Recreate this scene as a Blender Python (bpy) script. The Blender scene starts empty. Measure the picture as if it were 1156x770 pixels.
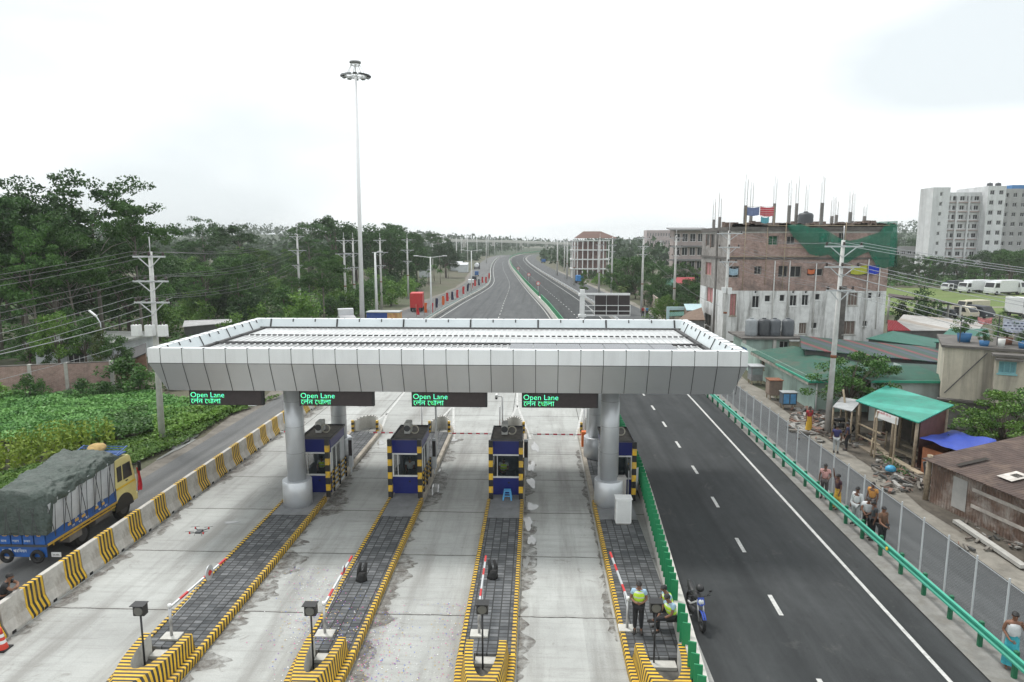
import bpy, bmesh, math, random
from mathutils import Vector, Matrix
S=bpy.context.scene; COL=S.collection
R=math.radians; PI=math.pi
# ---------------------------------------------------------------- camera
F=770.;CX,CY=578.,385.;HC=12.5
PT=math.atan((385-272)/F); YW=math.atan((606-578)*math.cos(PT)/F)
cam=bpy.data.cameras.new('camera'); co=bpy.data.objects.new('camera',cam); COL.objects.link(co)
co.location=(0,0,HC); co.rotation_euler=(PI/2-PT,0,YW)
cam.sensor_width=36; cam.lens=36*F/1156; cam.clip_end=6000; cam.clip_start=.1
S.camera=co
def ray(px,py):
    x=(px-CX)/F; y=-(py-CY)/F
    f=math.cos(PT)+y*math.sin(PT); u=-math.sin(PT)+y*math.cos(PT)
    return x*math.cos(YW)-f*math.sin(YW), x*math.sin(YW)+f*math.cos(YW), u
def G(px,py,z=0.):
    X,Y,u=ray(px,py); t=(z-HC)/u
    return Vector((X*t,Y*t,z))
def AY(px,py,Yd):
    X,Y,u=ray(px,py); t=Yd/Y
    return Vector((X*t,Yd,HC+u*t))
# ---------------------------------------------------------------- mesh builder
class MB:
    def __init__(s): s.v=[];s.f=[];s.m=[];s.sm=[]
    def quad(s,a,b,c,d,m=0,sm=False):
        n=len(s.v); s.v+=[tuple(a),tuple(b),tuple(c),tuple(d)]; s.f.append((n,n+1,n+2,n+3)); s.m.append(m); s.sm.append(sm); return s
    def poly(s,pts,m=0):
        n=len(s.v); s.v+=[tuple(p) for p in pts]; s.f.append(tuple(range(n,n+len(pts)))); s.m.append(m); s.sm.append(False); return s
    def box(s,x0,x1,y0,y1,z0,z1,m=0):
        n=len(s.v)
        s.v+=[(x0,y0,z0),(x1,y0,z0),(x1,y1,z0),(x0,y1,z0),(x0,y0,z1),(x1,y0,z1),(x1,y1,z1),(x0,y1,z1)]
        for f in ((0,3,2,1),(4,5,6,7),(0,1,5,4),(1,2,6,5),(2,3,7,6),(3,0,4,7)):
            s.f.append(tuple(n+i for i in f)); s.m.append(m); s.sm.append(False)
        return s
    def bar(s,p0,p1,w,h,m=0,up=(0,0,1)):
        p0=Vector(p0);p1=Vector(p1); d=(p1-p0).normalized(); u=Vector(up)
        if abs(d.dot(u))>.98: u=Vector((0,1,0))
        r=d.cross(u).normalized(); u=r.cross(d)
        n=len(s.v)
        for p in (p0,p1):
            for a,b in ((-1,-1),(1,-1),(1,1),(-1,1)): s.v.append(tuple(p+r*(a*w/2)+u*(b*h/2)))
        for f in ((0,1,2,3),(7,6,5,4),(0,4,5,1),(1,5,6,2),(2,6,7,3),(3,7,4,0)):
            s.f.append(tuple(n+i for i in f)); s.m.append(m); s.sm.append(False)
        return s
    def tube(s,pts,r,n=8,m=0,caps=True):
        pts=[Vector(p) for p in pts]; k=len(pts); rs=r if isinstance(r,(list,tuple)) else [r]*k
        b=len(s.v); ref=None
        for i,p in enumerate(pts):
            d=(pts[min(i+1,k-1)]-pts[max(i-1,0)])
            d=d.normalized() if d.length>1e-9 else Vector((0,0,1))
            if ref is None: ref=Vector((1,0,0)) if abs(d.x)<.8 else Vector((0,1,0))
            a=(ref-d*ref.dot(d)).normalized(); ref=a; c=d.cross(a)
            for j in range(n):
                t=2*PI*j/n; s.v.append(tuple(p+a*(math.cos(t)*rs[i])+c*(math.sin(t)*rs[i])))
        for i in range(k-1):
            for j in range(n):
                s.f.append((b+i*n+j,b+i*n+(j+1)%n,b+(i+1)*n+(j+1)%n,b+(i+1)*n+j)); s.m.append(m); s.sm.append(True)
        if caps:
            s.f.append(tuple(b+j for j in reversed(range(n)))); s.m.append(m); s.sm.append(False)
            s.f.append(tuple(b+(k-1)*n+j for j in range(n))); s.m.append(m); s.sm.append(False)
        return s
    def cyl(s,x,y,z0,z1,r0,r1=None,n=16,m=0): return s.tube([(x,y,z0),(x,y,z1)],[r0,r0 if r1 is None else r1],n,m)
    def prism(s,p2,z0,z1,m=0):       # polygon in xy (ccw) extruded in z
        k=len(p2); n=len(s.v)
        s.v+=[(p[0],p[1],z0) for p in p2]+[(p[0],p[1],z1) for p in p2]
        s.f.append(tuple(n+i for i in reversed(range(k)))); s.f.append(tuple(n+k+i for i in range(k)))
        s.m+=[m,m]; s.sm+=[False,False]
        for i in range(k):
            j=(i+1)%k; s.f.append((n+i,n+j,n+k+j,n+k+i)); s.m.append(m); s.sm.append(False)
        return s
    def xprism(s,p2,a0,a1,ax='x',m=0):  # profile extruded along x (profile in y,z) or y (profile x,z)
        k=len(p2); n=len(s.v)
        mk=(lambda p,a:(a,p[0],p[1])) if ax=='x' else (lambda p,a:(p[0],a,p[1]))
        s.v+=[mk(p,a0) for p in p2]+[mk(p,a1) for p in p2]
        s.f.append(tuple(n+i for i in reversed(range(k)))); s.f.append(tuple(n+k+i for i in range(k))); s.m+=[m,m]; s.sm+=[False,False]
        for i in range(k):
            j=(i+1)%k; s.f.append((n+i,n+j,n+k+j,n+k+i)); s.m.append(m); s.sm.append(False)
        return s
    def loft(s,rings,m=0,closed=True,caps=True,sm=True):
        n=len(s.v); k=len(rings[0])
        for r in rings: s.v+=[tuple(p) for p in r]
        for i in range(len(rings)-1):
            for j in range(k if closed else k-1):
                jj=(j+1)%k; s.f.append((n+i*k+j,n+i*k+jj,n+(i+1)*k+jj,n+(i+1)*k+j)); s.m.append(m(i,j) if callable(m) else m); s.sm.append(sm)
        if caps and closed:
            mm=0 if callable(m) else m
            s.f.append(tuple(n+j for j in reversed(range(k)))); s.f.append(tuple(n+(len(rings)-1)*k+j for j in range(k))); s.m+=[mm,mm]; s.sm+=[False,False]
        return s
    def ell(s,c,r,n=10,k=7,m=0):
        c=Vector(c); rings=[]
        for i in range(k+1):
            t=PI*i/k; rr=max(math.sin(t),.02)
            rings.append([c+Vector((r[0]*rr*math.cos(2*PI*j/n),r[1]*rr*math.sin(2*PI*j/n),-r[2]*math.cos(t))) for j in range(n)])
        return s.loft(rings,m)
    def build(s,name,mats,parent=None,loc=None,rz=0):
        me=bpy.data.meshes.new(name); me.from_pydata(s.v,[],s.f)
        if not isinstance(mats,(list,tuple)): mats=[mats]
        for m in mats: me.materials.append(m)
        if s.f:
            me.polygons.foreach_set('material_index',s.m); me.polygons.foreach_set('use_smooth',s.sm)
        me.update()
        o=bpy.data.objects.new(name,me); COL.objects.link(o)
        if parent: o.parent=parent
        if loc is not None: o.location=loc
        if rz: o.rotation_euler=(0,0,rz)
        return o
def recalc(o):
    bm=bmesh.new(); bm.from_mesh(o.data); bmesh.ops.recalc_face_normals(bm,faces=bm.faces); bm.to_mesh(o.data); bm.free(); return o
def bevel(o,w=.02,seg=2):
    bm=bmesh.new(); bm.from_mesh(o.data); bmesh.ops.remove_doubles(bm,verts=bm.verts,dist=1e-4)
    bmesh.ops.recalc_face_normals(bm,faces=bm.faces)
    ed=[e for e in bm.edges if len(e.link_faces)==2 and e.calc_face_angle(0)>.5]
    bmesh.ops.bevel(bm,geom=ed,offset=w,segments=seg,affect='EDGES',profile=.6,clamp_overlap=True); bm.to_mesh(o.data); bm.free(); return o
def tag(o,label=None,cat=None,group=None,kind=None):
    if label: o['label']=label
    if cat: o['category']=cat
    if group: o['group']=group
    if kind: o['kind']=kind
    return o
def thing(name,label,cat,loc=(0,0,0),rz=0,group=None):
    o=bpy.data.objects.new(name,None); COL.objects.link(o); o.empty_display_size=.2
    o.location=loc; o.rotation_euler=(0,0,rz); return tag(o,label,cat,group)
def dup(root,loc,rz=None,label=None,group=None,scale=None):
    def cp(o,par):
        c=o.copy(); COL.objects.link(c)
        if par: c.parent=par
        for ch in list(KIDS.get(o.name,())): cp(ch,c)
        return c
    KIDS={}
    def walk(o):
        KIDS[o.name]=list(o.children)
        for ch in o.children: walk(ch)
    walk(root)
    r=cp(root,None); r.location=loc
    if rz is not None: r.rotation_euler=(0,0,rz)
    if scale is not None: r.scale=(scale,)*3 if not isinstance(scale,(tuple,list)) else scale
    if label: r['label']=label
    if group: r['group']=group
    return r
ORD='first second third fourth fifth sixth seventh eighth ninth tenth eleventh twelfth thirteenth fourteenth fifteenth sixteenth seventeenth eighteenth nineteenth twentieth'.split()
for t in 'twenty thirty forty fifty sixty'.split():
    ORD+= [t+'-'+w for w in ORD[:9]]+[{'twenty':'thirtieth','thirty':'fortieth','forty':'fiftieth','fifty':'sixtieth','sixty':'seventieth'}[t]]
# ---------------------------------------------------------------- materials
def _n(nt,t,**k):
    n=nt.nodes.new(t)
    for a,b in k.items(): setattr(n,a,b)
    return n
def base_mat(name):
    m=bpy.data.materials.new(name); m.use_nodes=True; nt=m.node_tree; b=nt.nodes['Principled BSDF']
    return m,nt,b
def noise(nt,vec,scale,detail=4,rough=.6,dist=0):
    n=_n(nt,'ShaderNodeTexNoise'); n.inputs['Scale'].default_value=scale; n.inputs['Detail'].default_value=detail
    n.inputs['Roughness'].default_value=rough; n.inputs['Distortion'].default_value=dist
    if vec is not None: nt.links.new(vec,n.inputs['Vector'])
    return n.outputs['Fac']
def mapr(nt,v,a,b,c,d):
    n=_n(nt,'ShaderNodeMapRange'); nt.links.new(v,n.inputs[0])
    for i,x in zip((1,2,3,4),(a,b,c,d)): n.inputs[i].default_value=x
    return n.outputs[0]
def math_(nt,op,a,b=None,c=None):
    n=_n(nt,'ShaderNodeMath',operation=op)
    for i,x in enumerate((a,b,c)):
        if x is None: continue
        if isinstance(x,(int,float)): n.inputs[i].default_value=x
        else: nt.links.new(x,n.inputs[i])
    return n.outputs[0]
def mixc(nt,f,a,b,mode='MIX'):
    n=_n(nt,'ShaderNodeMix',data_type='RGBA',blend_type=mode)
    for i,x in ((0,f),(6,a),(7,b)):
        if isinstance(x,(int,float)): n.inputs[i].default_value=x
        elif isinstance(x,(tuple,list)): n.inputs[i].default_value=(*x[:3],1)
        else: nt.links.new(x,n.inputs[i])
    return n.outputs[2]
def coords(nt,scale=(1,1,1),which='Object',rot=(0,0,0)):
    t=_n(nt,'ShaderNodeTexCoord'); mp=_n(nt,'ShaderNodeMapping'); mp.inputs['Scale'].default_value=scale; mp.inputs['Rotation'].default_value=rot
    nt.links.new(t.outputs[which],mp.inputs['Vector']); return mp.outputs[0]
def sep(nt,v):
    n=_n(nt,'ShaderNodeSeparateXYZ'); nt.links.new(v,n.inputs[0]); return n.outputs
def bumpn(nt,b,h,strength,dist=.02):
    n=_n(nt,'ShaderNodeBump'); n.inputs['Strength'].default_value=strength; n.inputs['Distance'].default_value=dist
    nt.links.new(h,n.inputs['Height']); nt.links.new(n.outputs[0],b.inputs['Normal'])
def weather(nt,col,var,scale,dirt=None,damt=.5,dscale=.6,streak=False,vec=None):
    v=vec or coords(nt); f=noise(nt,v,scale,5,.65)
    k=mapr(nt,f,.3,.7,1-var,1+var)
    cmb=_n(nt,'ShaderNodeCombineColor')
    for i in range(3): nt.links.new(k,cmb.inputs[i])
    c=mixc(nt,1.,col,cmb.outputs[0],'MULTIPLY')
    if dirt:
        v2=coords(nt,(1,1,.12) if streak else (1,1,1)); g=noise(nt,v2,dscale,6,.7,.4)
        c=mixc(nt,mapr(nt,g,.48,.72,0,damt),c,dirt)
    return c
MATS={}
def mat(name,col,rough=.8,var=.15,scale=3.,metal=0.,bump=0.,bscale=25.,dirt=None,damt=.5,dscale=.6,streak=False,spec=.5,emit=0):
    if name in MATS: return MATS[name]
    m,nt,b=base_mat(name)
    c=weather(nt,col,var,scale,dirt,damt,dscale,streak)
    nt.links.new(c,b.inputs['Base Color']); b.inputs['Roughness'].default_value=rough; b.inputs['Metallic'].default_value=metal
    b.inputs['Specular IOR Level'].default_value=spec
    if bump: bumpn(nt,b,noise(nt,coords(nt),bscale,5,.6),bump)
    if emit: nt.links.new(c,b.inputs['Emission Color']); b.inputs['Emission Strength'].default_value=emit
    MATS[name]=m; return m
def stripe(name,c1,c2,axis,period,duty=.5,rough=.6,dirt=(.12,.11,.1),damt=.5,off=0.,dscale=1.2):
    if name in MATS: return MATS[name]
    m,nt,b=base_mat(name); v=coords(nt)
    d=_n(nt,'ShaderNodeVectorMath',operation='DOT_PRODUCT'); nt.links.new(v,d.inputs[0]); d.inputs[1].default_value=axis
    t=math_(nt,'FRACT',math_(nt,'MULTIPLY_ADD',d.outputs['Value'],1/period,off))
    c=mixc(nt,math_(nt,'GREATER_THAN',t,duty),c1,c2)
    c=weather(nt,c,.18,4,dirt,damt,dscale)
    nt.links.new(c,b.inputs['Base Color']); b.inputs['Roughness'].default_value=rough
    MATS[name]=m; return m
def brickm(name,c1,c2,mort,scale=1.,w=.25,h=.075,bw=.01,rough=.9,rot=(0,0,0),dirt=None,damt=.5,dscale=.6,bump=.4,var=.25,offset=.5):
    if name in MATS: return MATS[name]
    m,nt,b=base_mat(name)
    v=coords(nt,rot=rot)
    t=_n(nt,'ShaderNodeTexBrick'); nt.links.new(v,t.inputs['Vector'])
    for k,x in (('Color1',c1),('Color2',c2),('Mortar',mort)): t.inputs[k].default_value=(*x,1)
    t.inputs['Scale'].default_value=scale; t.inputs['Brick Width'].default_value=w; t.inputs['Row Height'].default_value=h; t.inputs['Mortar Size'].default_value=bw; t.inputs['Bias'].default_value=0
    t.offset=offset
    c=weather(nt,t.outputs['Color'],var,2.2,dirt,damt,dscale)
    nt.links.new(c,b.inputs['Base Color']); b.inputs['Roughness'].default_value=rough
    if bump: bumpn(nt,b,math_(nt,'SUBTRACT',1.,t.outputs['Fac']),bump,.01)
    MATS[name]=m; return m
def leafm(name,c1,c2,trans=.14):
    m,nt,b=base_mat(name); nt.nodes.remove(b)
    g=noise(nt,coords(nt),.9,3,.6); oi=_n(nt,'ShaderNodeObjectInfo')
    g2=noise(nt,coords(nt),4.5,3,.7); g=math_(nt,'ADD',math_(nt,'MULTIPLY',g,.55),math_(nt,'MULTIPLY',g2,.45))
    c=mixc(nt,mapr(nt,g,.38,.62,0,1),c1,c2)
    k=mapr(nt,oi.outputs['Random'],0,1,.7,1.25); cmb=_n(nt,'ShaderNodeCombineColor')
    for i in range(3): nt.links.new(k,cmb.inputs[i])
    c=mixc(nt,1.,c,cmb.outputs[0],'MULTIPLY')
    d=_n(nt,'ShaderNodeBsdfDiffuse'); t=_n(nt,'ShaderNodeBsdfTranslucent'); mx=_n(nt,'ShaderNodeMixShader'); mx.inputs[0].default_value=trans
    gl=_n(nt,'ShaderNodeBsdfGlossy'); gl.inputs['Roughness'].default_value=.5; m2=_n(nt,'ShaderNodeMixShader'); m2.inputs[0].default_value=.035
    nt.links.new(c,d.inputs[0]); nt.links.new(c,t.inputs[0]); nt.links.new(d.outputs[0],mx.inputs[1]); nt.links.new(t.outputs[0],mx.inputs[2])
    nt.links.new(mx.outputs[0],m2.inputs[1]); nt.links.new(gl.outputs[0],m2.inputs[2])
    nt.links.new(m2.outputs[0],nt.nodes['Material Output'].inputs[0]); MATS[name]=m; return m
def corrm(name,col,axis,pitch=.12,rough=.6,metal=0.,var=.2,scale=1.5,dirt=None,damt=.6,dscale=.5,streak=False,bands=None):
    # corrugated sheet: waves along `axis` as bump; bands=(list of colours, width) gives alternating coloured sheets
    if name in MATS: return MATS[name]
    m,nt,b=base_mat(name); v=coords(nt)
    d=_n(nt,'ShaderNodeVectorMath',operation='DOT_PRODUCT'); nt.links.new(v,d.inputs[0]); d.inputs[1].default_value=axis
    if bands:
        cols,wd=bands; t=math_(nt,'FRACT',math_(nt,'MULTIPLY',d.outputs['Value'],1/(wd*len(cols)))); c=cols[0]
        for i in range(1,len(cols)): c=mixc(nt,math_(nt,'GREATER_THAN',t,i/len(cols)),c,cols[i])
        col=c
    c=weather(nt,col,var,scale,dirt,damt,dscale,streak)
    nt.links.new(c,b.inputs['Base Color']); b.inputs['Roughness'].default_value=rough; b.inputs['Metallic'].default_value=metal
    w=math_(nt,'SINE',math_(nt,'MULTIPLY',d.outputs['Value'],2*PI/pitch)); bumpn(nt,b,w,.6,.03)
    MATS[name]=m; return m
def glassm(name,tint=(.02,.03,.035),alpha=.45):
    m,nt,b=base_mat(name); b.inputs['Base Color'].default_value=(*tint,1); b.inputs['Roughness'].default_value=.06; b.inputs['Alpha'].default_value=alpha
    MATS[name]=m; return m
YEL=(.68,.42,.025); BLK=(.025,.025,.025)
concrete=mat('concrete',(.42,.41,.38),.9,.16,1.5,bump=.15,dirt=(.2,.18,.15),damt=.55)
concrete_pale=mat('concrete_pale',(.52,.51,.47),.9,.14,2,bump=.15,dirt=(.27,.25,.22),damt=.5,dscale=.9)
pole_concrete=mat('pole_concrete',(.55,.55,.53),.9,.15,2,bump=.1,dirt=(.25,.24,.22),damt=.4)
white_paint=mat('white_paint',(.76,.77,.76),.5,.06,3,dirt=(.5,.5,.48),damt=.3)
galv=mat('galvanised_steel',(.55,.57,.58),.45,.08,3,metal=.6)
alu=mat('aluminium_panel',(.88,.9,.91),.34,.03,.8,metal=.5,dirt=(.6,.61,.61),damt=.35,dscale=.9,streak=True)
black=mat('black_plastic',(.02,.02,.021),.5,.1)
black_rub=mat('black_rubber',(.018,.018,.018),.85,.2,8)
darkgrey=mat('dark_grey',(.06,.062,.065),.6,.15)
greenp=mat('green_paint',(.012,.22,.085),.5,.1,2,dirt=(.02,.12,.06),damt=.3)
railgreen=mat('rail_green',(.05,.36,.25),.45,.08,2,dirt=(.03,.2,.13),damt=.3)
railpost=mat('rail_post_green',(.012,.13,.06),.5,.1)
red=mat('red_paint',(.5,.03,.03),.5,.1); orange=mat('orange_paint',(.7,.16,.03),.5,.12)
blue=mat('booth_blue',(.012,.02,.16),.4,.08); steel=mat('steel',(.5,.5,.5),.35,.1,metal=.7)
wood=mat('weathered_wood',(.3,.24,.17),.9,.3,6,dirt=(.15,.12,.09)); bamboo=mat('bamboo_pole',(.36,.29,.2),.85,.25,8)
glass=glassm('window_glass'); darkglass=mat('dark_opening',(.012,.013,.014),.35,.3,2)
lampglass=mat('lamp_glass',(.6,.62,.62),.2,.05)
yb=[mat('yellow_paint',YEL,.6,.2,5,dirt=(.3,.24,.15),damt=.8,dscale=3.5),mat('black_paint',BLK,.7,.25,5,dirt=(.15,.13,.1),damt=.75,dscale=3)]
def struct(mb,name,m,label=None):
    o=mb.build(name,m); o['kind']='structure'
    if label: o['label']=label
    return o
# ================================================================ WORLD, LIGHT
w=bpy.data.worlds.new('World'); S.world=w; w.use_nodes=True; nt=w.node_tree
bg=nt.nodes['Background']; sky=_n(nt,'ShaderNodeTexSky'); sky.sky_type='NISHITA'; sky.sun_disc=False
SUN_EL,SUN_AZ=R(62),R(-40)      # azimuth from +Y towards +X
sky.sun_elevation=SUN_EL; sky.sun_rotation=SUN_AZ; sky.dust_density=3
tc=_n(nt,'ShaderNodeTexCoord'); mp=_n(nt,'ShaderNodeMapping'); mp.inputs['Scale'].default_value=(-1,1,3.2); mp.inputs['Location'].default_value=(.7,1.9,.5)
nt.links.new(tc.outputs['Generated'],mp.inputs[0])
cl=noise(nt,mp.outputs[0],1.25,5,.45,.25)
cloud=mixc(nt,mapr(nt,cl,.43,.64,0,1),(10.3,10.6,10.65),(6.6,7.1,7.3))
fin=mixc(nt,.93,sky.outputs[0],cloud)
nt.links.new(fin,bg.inputs[0]); bg.inputs[1].default_value=.085
sd=bpy.data.lights.new('sun','SUN'); so=bpy.data.objects.new('sun',sd); COL.objects.link(so)
sd.energy=1.5; sd.angle=R(11); sd.color=(1,.98,.95)
so.rotation_euler=Vector((-math.sin(SUN_AZ)*math.cos(SUN_EL),-math.cos(SUN_AZ)*math.cos(SUN_EL),-math.sin(SUN_EL))).to_track_quat('-Z','Y').to_euler()
so.location=(0,0,80)
S.view_settings.view_transform='Standard'; S.view_settings.look='None'; S.view_settings.exposure=.72; S.view_settings.gamma=1
c=S.cycles; c.max_bounces=5; c.diffuse_bounces=3; c.glossy_bounces=2; c.transmission_bounces=2; c.transparent_max_bounces=8; c.volume_bounces=0
c.use_denoising=True; c.sample_clamp_indirect=4
# haze
HAZE_D=.00026
m,hn,b=base_mat('haze_air'); hn.nodes.remove(b); pv=_n(hn,'ShaderNodeVolumePrincipled'); pv.inputs['Color'].default_value=(.93,.96,.97,1); pv.inputs['Density'].default_value=HAZE_D
hn.links.new(pv.outputs[0],hn.nodes['Material Output'].inputs['Volume'])
hz=MB().box(-2600,2600,-300,3200,-1.5,75).build('haze',m); hz['kind']='stuff'; hz.display_type='WIRE'
# ================================================================ GROUND
def ground_mat():
    m,nt,b=base_mat('open_ground'); v=coords(nt)
    a=noise(nt,v,.05,6,.6); d=noise(nt,v,.9,6,.7); e=noise(nt,v,9,4,.6)
    c=mixc(nt,mapr(nt,a,.4,.6,0,1),(.035,.055,.018),(.1,.085,.06)); c=mixc(nt,mapr(nt,d,.35,.7,0,.8),c,(.05,.07,.025)); c=mixc(nt,mapr(nt,e,.3,.7,0,.5),c,(.14,.12,.09))
    nt.links.new(c,b.inputs['Base Color']); b.inputs['Roughness'].default_value=.95; bumpn(nt,b,e,.5,.05); return m
struct(MB().quad((-3000,-200,-.06),(3000,-200,-.06),(3000,3400,-.06),(-3000,3400,-.06)),'ground',ground_mat())
def asphalt(name,col,streak=.12,wear=(.09,.09,.085)):
    m,nt,b=base_mat(name); v=coords(nt)
    big=noise(nt,coords(nt,(.6,.035,1)),1.6,4,.6); mid=noise(nt,coords(nt,(1,.5,1)),.5,7,.75,.5); fine=noise(nt,v,38,3,.7)
    c=mixc(nt,mapr(nt,big,.4,.65,0,.7),col,wear); k=mapr(nt,mid,.3,.7,1-streak,1+streak); k=math_(nt,'MULTIPLY',k,mapr(nt,fine,.25,.75,.72,1.3))
    cmb=_n(nt,'ShaderNodeCombineColor')
    for i in range(3): nt.links.new(k,cmb.inputs[i])
    c=mixc(nt,1.,c,cmb.outputs[0],'MULTIPLY')
    sp=noise(nt,coords(nt,(1,.6,1)),.8,6,.75,.6); c=mixc(nt,mapr(nt,sp,.6,.72,0,.35),c,(.13,.127,.118)); tr=noise(nt,coords(nt,(1.4,.02,1)),1.1,3,.5); c=mixc(nt,mapr(nt,tr,.5,.68,0,.45),c,tuple(x*.55 for x in col)); dr=noise(nt,coords(nt,(.9,.9,1)),3.1,3,.6); c=mixc(nt,mapr(nt,dr,.69,.73,0,.5),c,tuple(x*.4 for x in col))
    nt.links.new(c,b.inputs['Base Color']); b.inputs['Roughness'].default_value=.85; b.inputs['Specular IOR Level'].default_value=.25; bumpn(nt,b,fine,.25,.008); return m
asph=asphalt('asphalt',(.033,.036,.037),.26,(.054,.057,.058)); asph_old=asphalt('asphalt_worn',(.075,.079,.081),.18,(.105,.109,.11)); asph_l=asphalt('asphalt_service',(.115,.117,.117),.18,(.16,.16,.155))
def itp(tab,y):
    if y<=tab[0][0]: return tab[0][1]
    for (a,va),(b_,vb) in zip(tab,tab[1:]):
        if y<=b_: t=(y-a)/(b_-a); return va+(vb-va)*t
    return tab[-1][1]
MED=[(-50,.2),(18,4.5),(34,5.45),(50,5.4),(70,4.9),(96,3.8),(125,2.1),(167,-1.2),(203,-3.8),(266,-8),(300,-10.4),(371,-14.4),(450,-17.8),(520,-19),(590,-17.5),(654,-13),(755,5),(870,25),(984,52),(1200,120)]
LFT=[(-50,-16.6),(60,-16.6),(110,-16.2),(138,-15.2),(167,-13.6),(190,-12.8),(215,-13.6),(243,-15.6),(296,-19.2),(371,-23.3),(450,-26.5),(520,-27.8),(590,-26.5),(654,-22.5),(755,-5),(870,15),(984,42),(1200,109)]
RGT=[(-50,10.8),(18,11.9),(56,12.5),(80,12.0),(99,11.0),(125,10.2),(145,9.0),(167,7.6),(203,5.1),(266,.8),(300,-1.4),(371,-5.4),(450,-8.8),(520,-10),(590,-8.5),(654,-4),(755,14),(870,34),(984,61),(1200,129)]
def sm(tab):
    def f(y):
        w_=max(4,.06*max(y,0)); return sum(itp(tab,y+w_*k/3)*wt for k,wt in ((-3,1),(-2,2),(-1,3),(0,4),(1,3),(2,2),(3,1)))/16
    return f
med=sm(MED); lft=sm(LFT); rgt=sm(RGT)
def ys(a,b_):
    out=[];y=a
    while y<b_: out.append(y); y+=max(3,abs(y)*.035)
    return out+[b_]
def ribbon(mb,fl,fr,y0,y1,z,m=0):
    Y=ys(y0,y1)
    for a,b_ in zip(Y,Y[1:]): mb.quad((fl(a),a,z),(fr(a),a,z),(fr(b_),b_,z),(fl(b_),b_,z),m)
    return mb
# highway asphalt (both carriageways beyond the plaza)
struct(ribbon(MB(),lambda y:med(y)+.1,lambda y:rgt(y)+1.6,-30,1200,0),'highway',asph)
struct(ribbon(MB(),lambda y:lft(y)-.9,lambda y:med(y)-.1,62,1200,0),'approach_road',asph_old)
struct(ribbon(MB(),lambda y:rgt(y)+1.45 if y>70 else itp([(-30,13.0),(18,13.02),(30,13.3),(46,13.75),(70,14.0)],y),lambda y:rgt(y)+2.65,-30,700,.05),'verge',mat('verge_concrete',(.21,.205,.19),.95,.22,2.2,bump=.4,dirt=(.15,.135,.11),damt=.75,dscale=1.6))
SL=lambda y:-20.9-max(0,min(4.2,(y-55)*.09)) if y<110 else lft(y)-8.2
SR=lambda y:-17.45 if y<62 else lft(y)-1.0
struct(ribbon(MB(),SL,SR,-30,700,-.01),'service_road_west',asph_l)
ER=lambda y:max(17.6,17.6+max(0,(y-70)*.06)) if y<110 else rgt(y)+9.2
struct(ribbon(MB(),lambda y:rgt(y)+2.6,ER,-30,700,-.01),'service_road_east',asph_old)
dustm=mat('dusty_shoulder',(.22,.205,.175),.95,.3,1.2,bump=.3,dirt=(.1,.085,.065),damt=.85)
struct(ribbon(MB(),lambda y:ER(y)-.15,lambda y:ER(y)+1.5+.35*math.sin(y*.6)+.2*math.sin(y*1.7),-30,300,-.02),'shoulder',dustm)
struct(ribbon(MB(),lambda y:SL(y)-1.0-.3*math.sin(y*.7)-.2*math.sin(y*1.9),lambda y:SL(y)+.2,-30,300,-.02),'muddy_shoulder',mat('mud',(.13,.115,.095),.8,.3,1.5,bump=.3,dirt=(.24,.22,.19),damt=.7))
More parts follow.
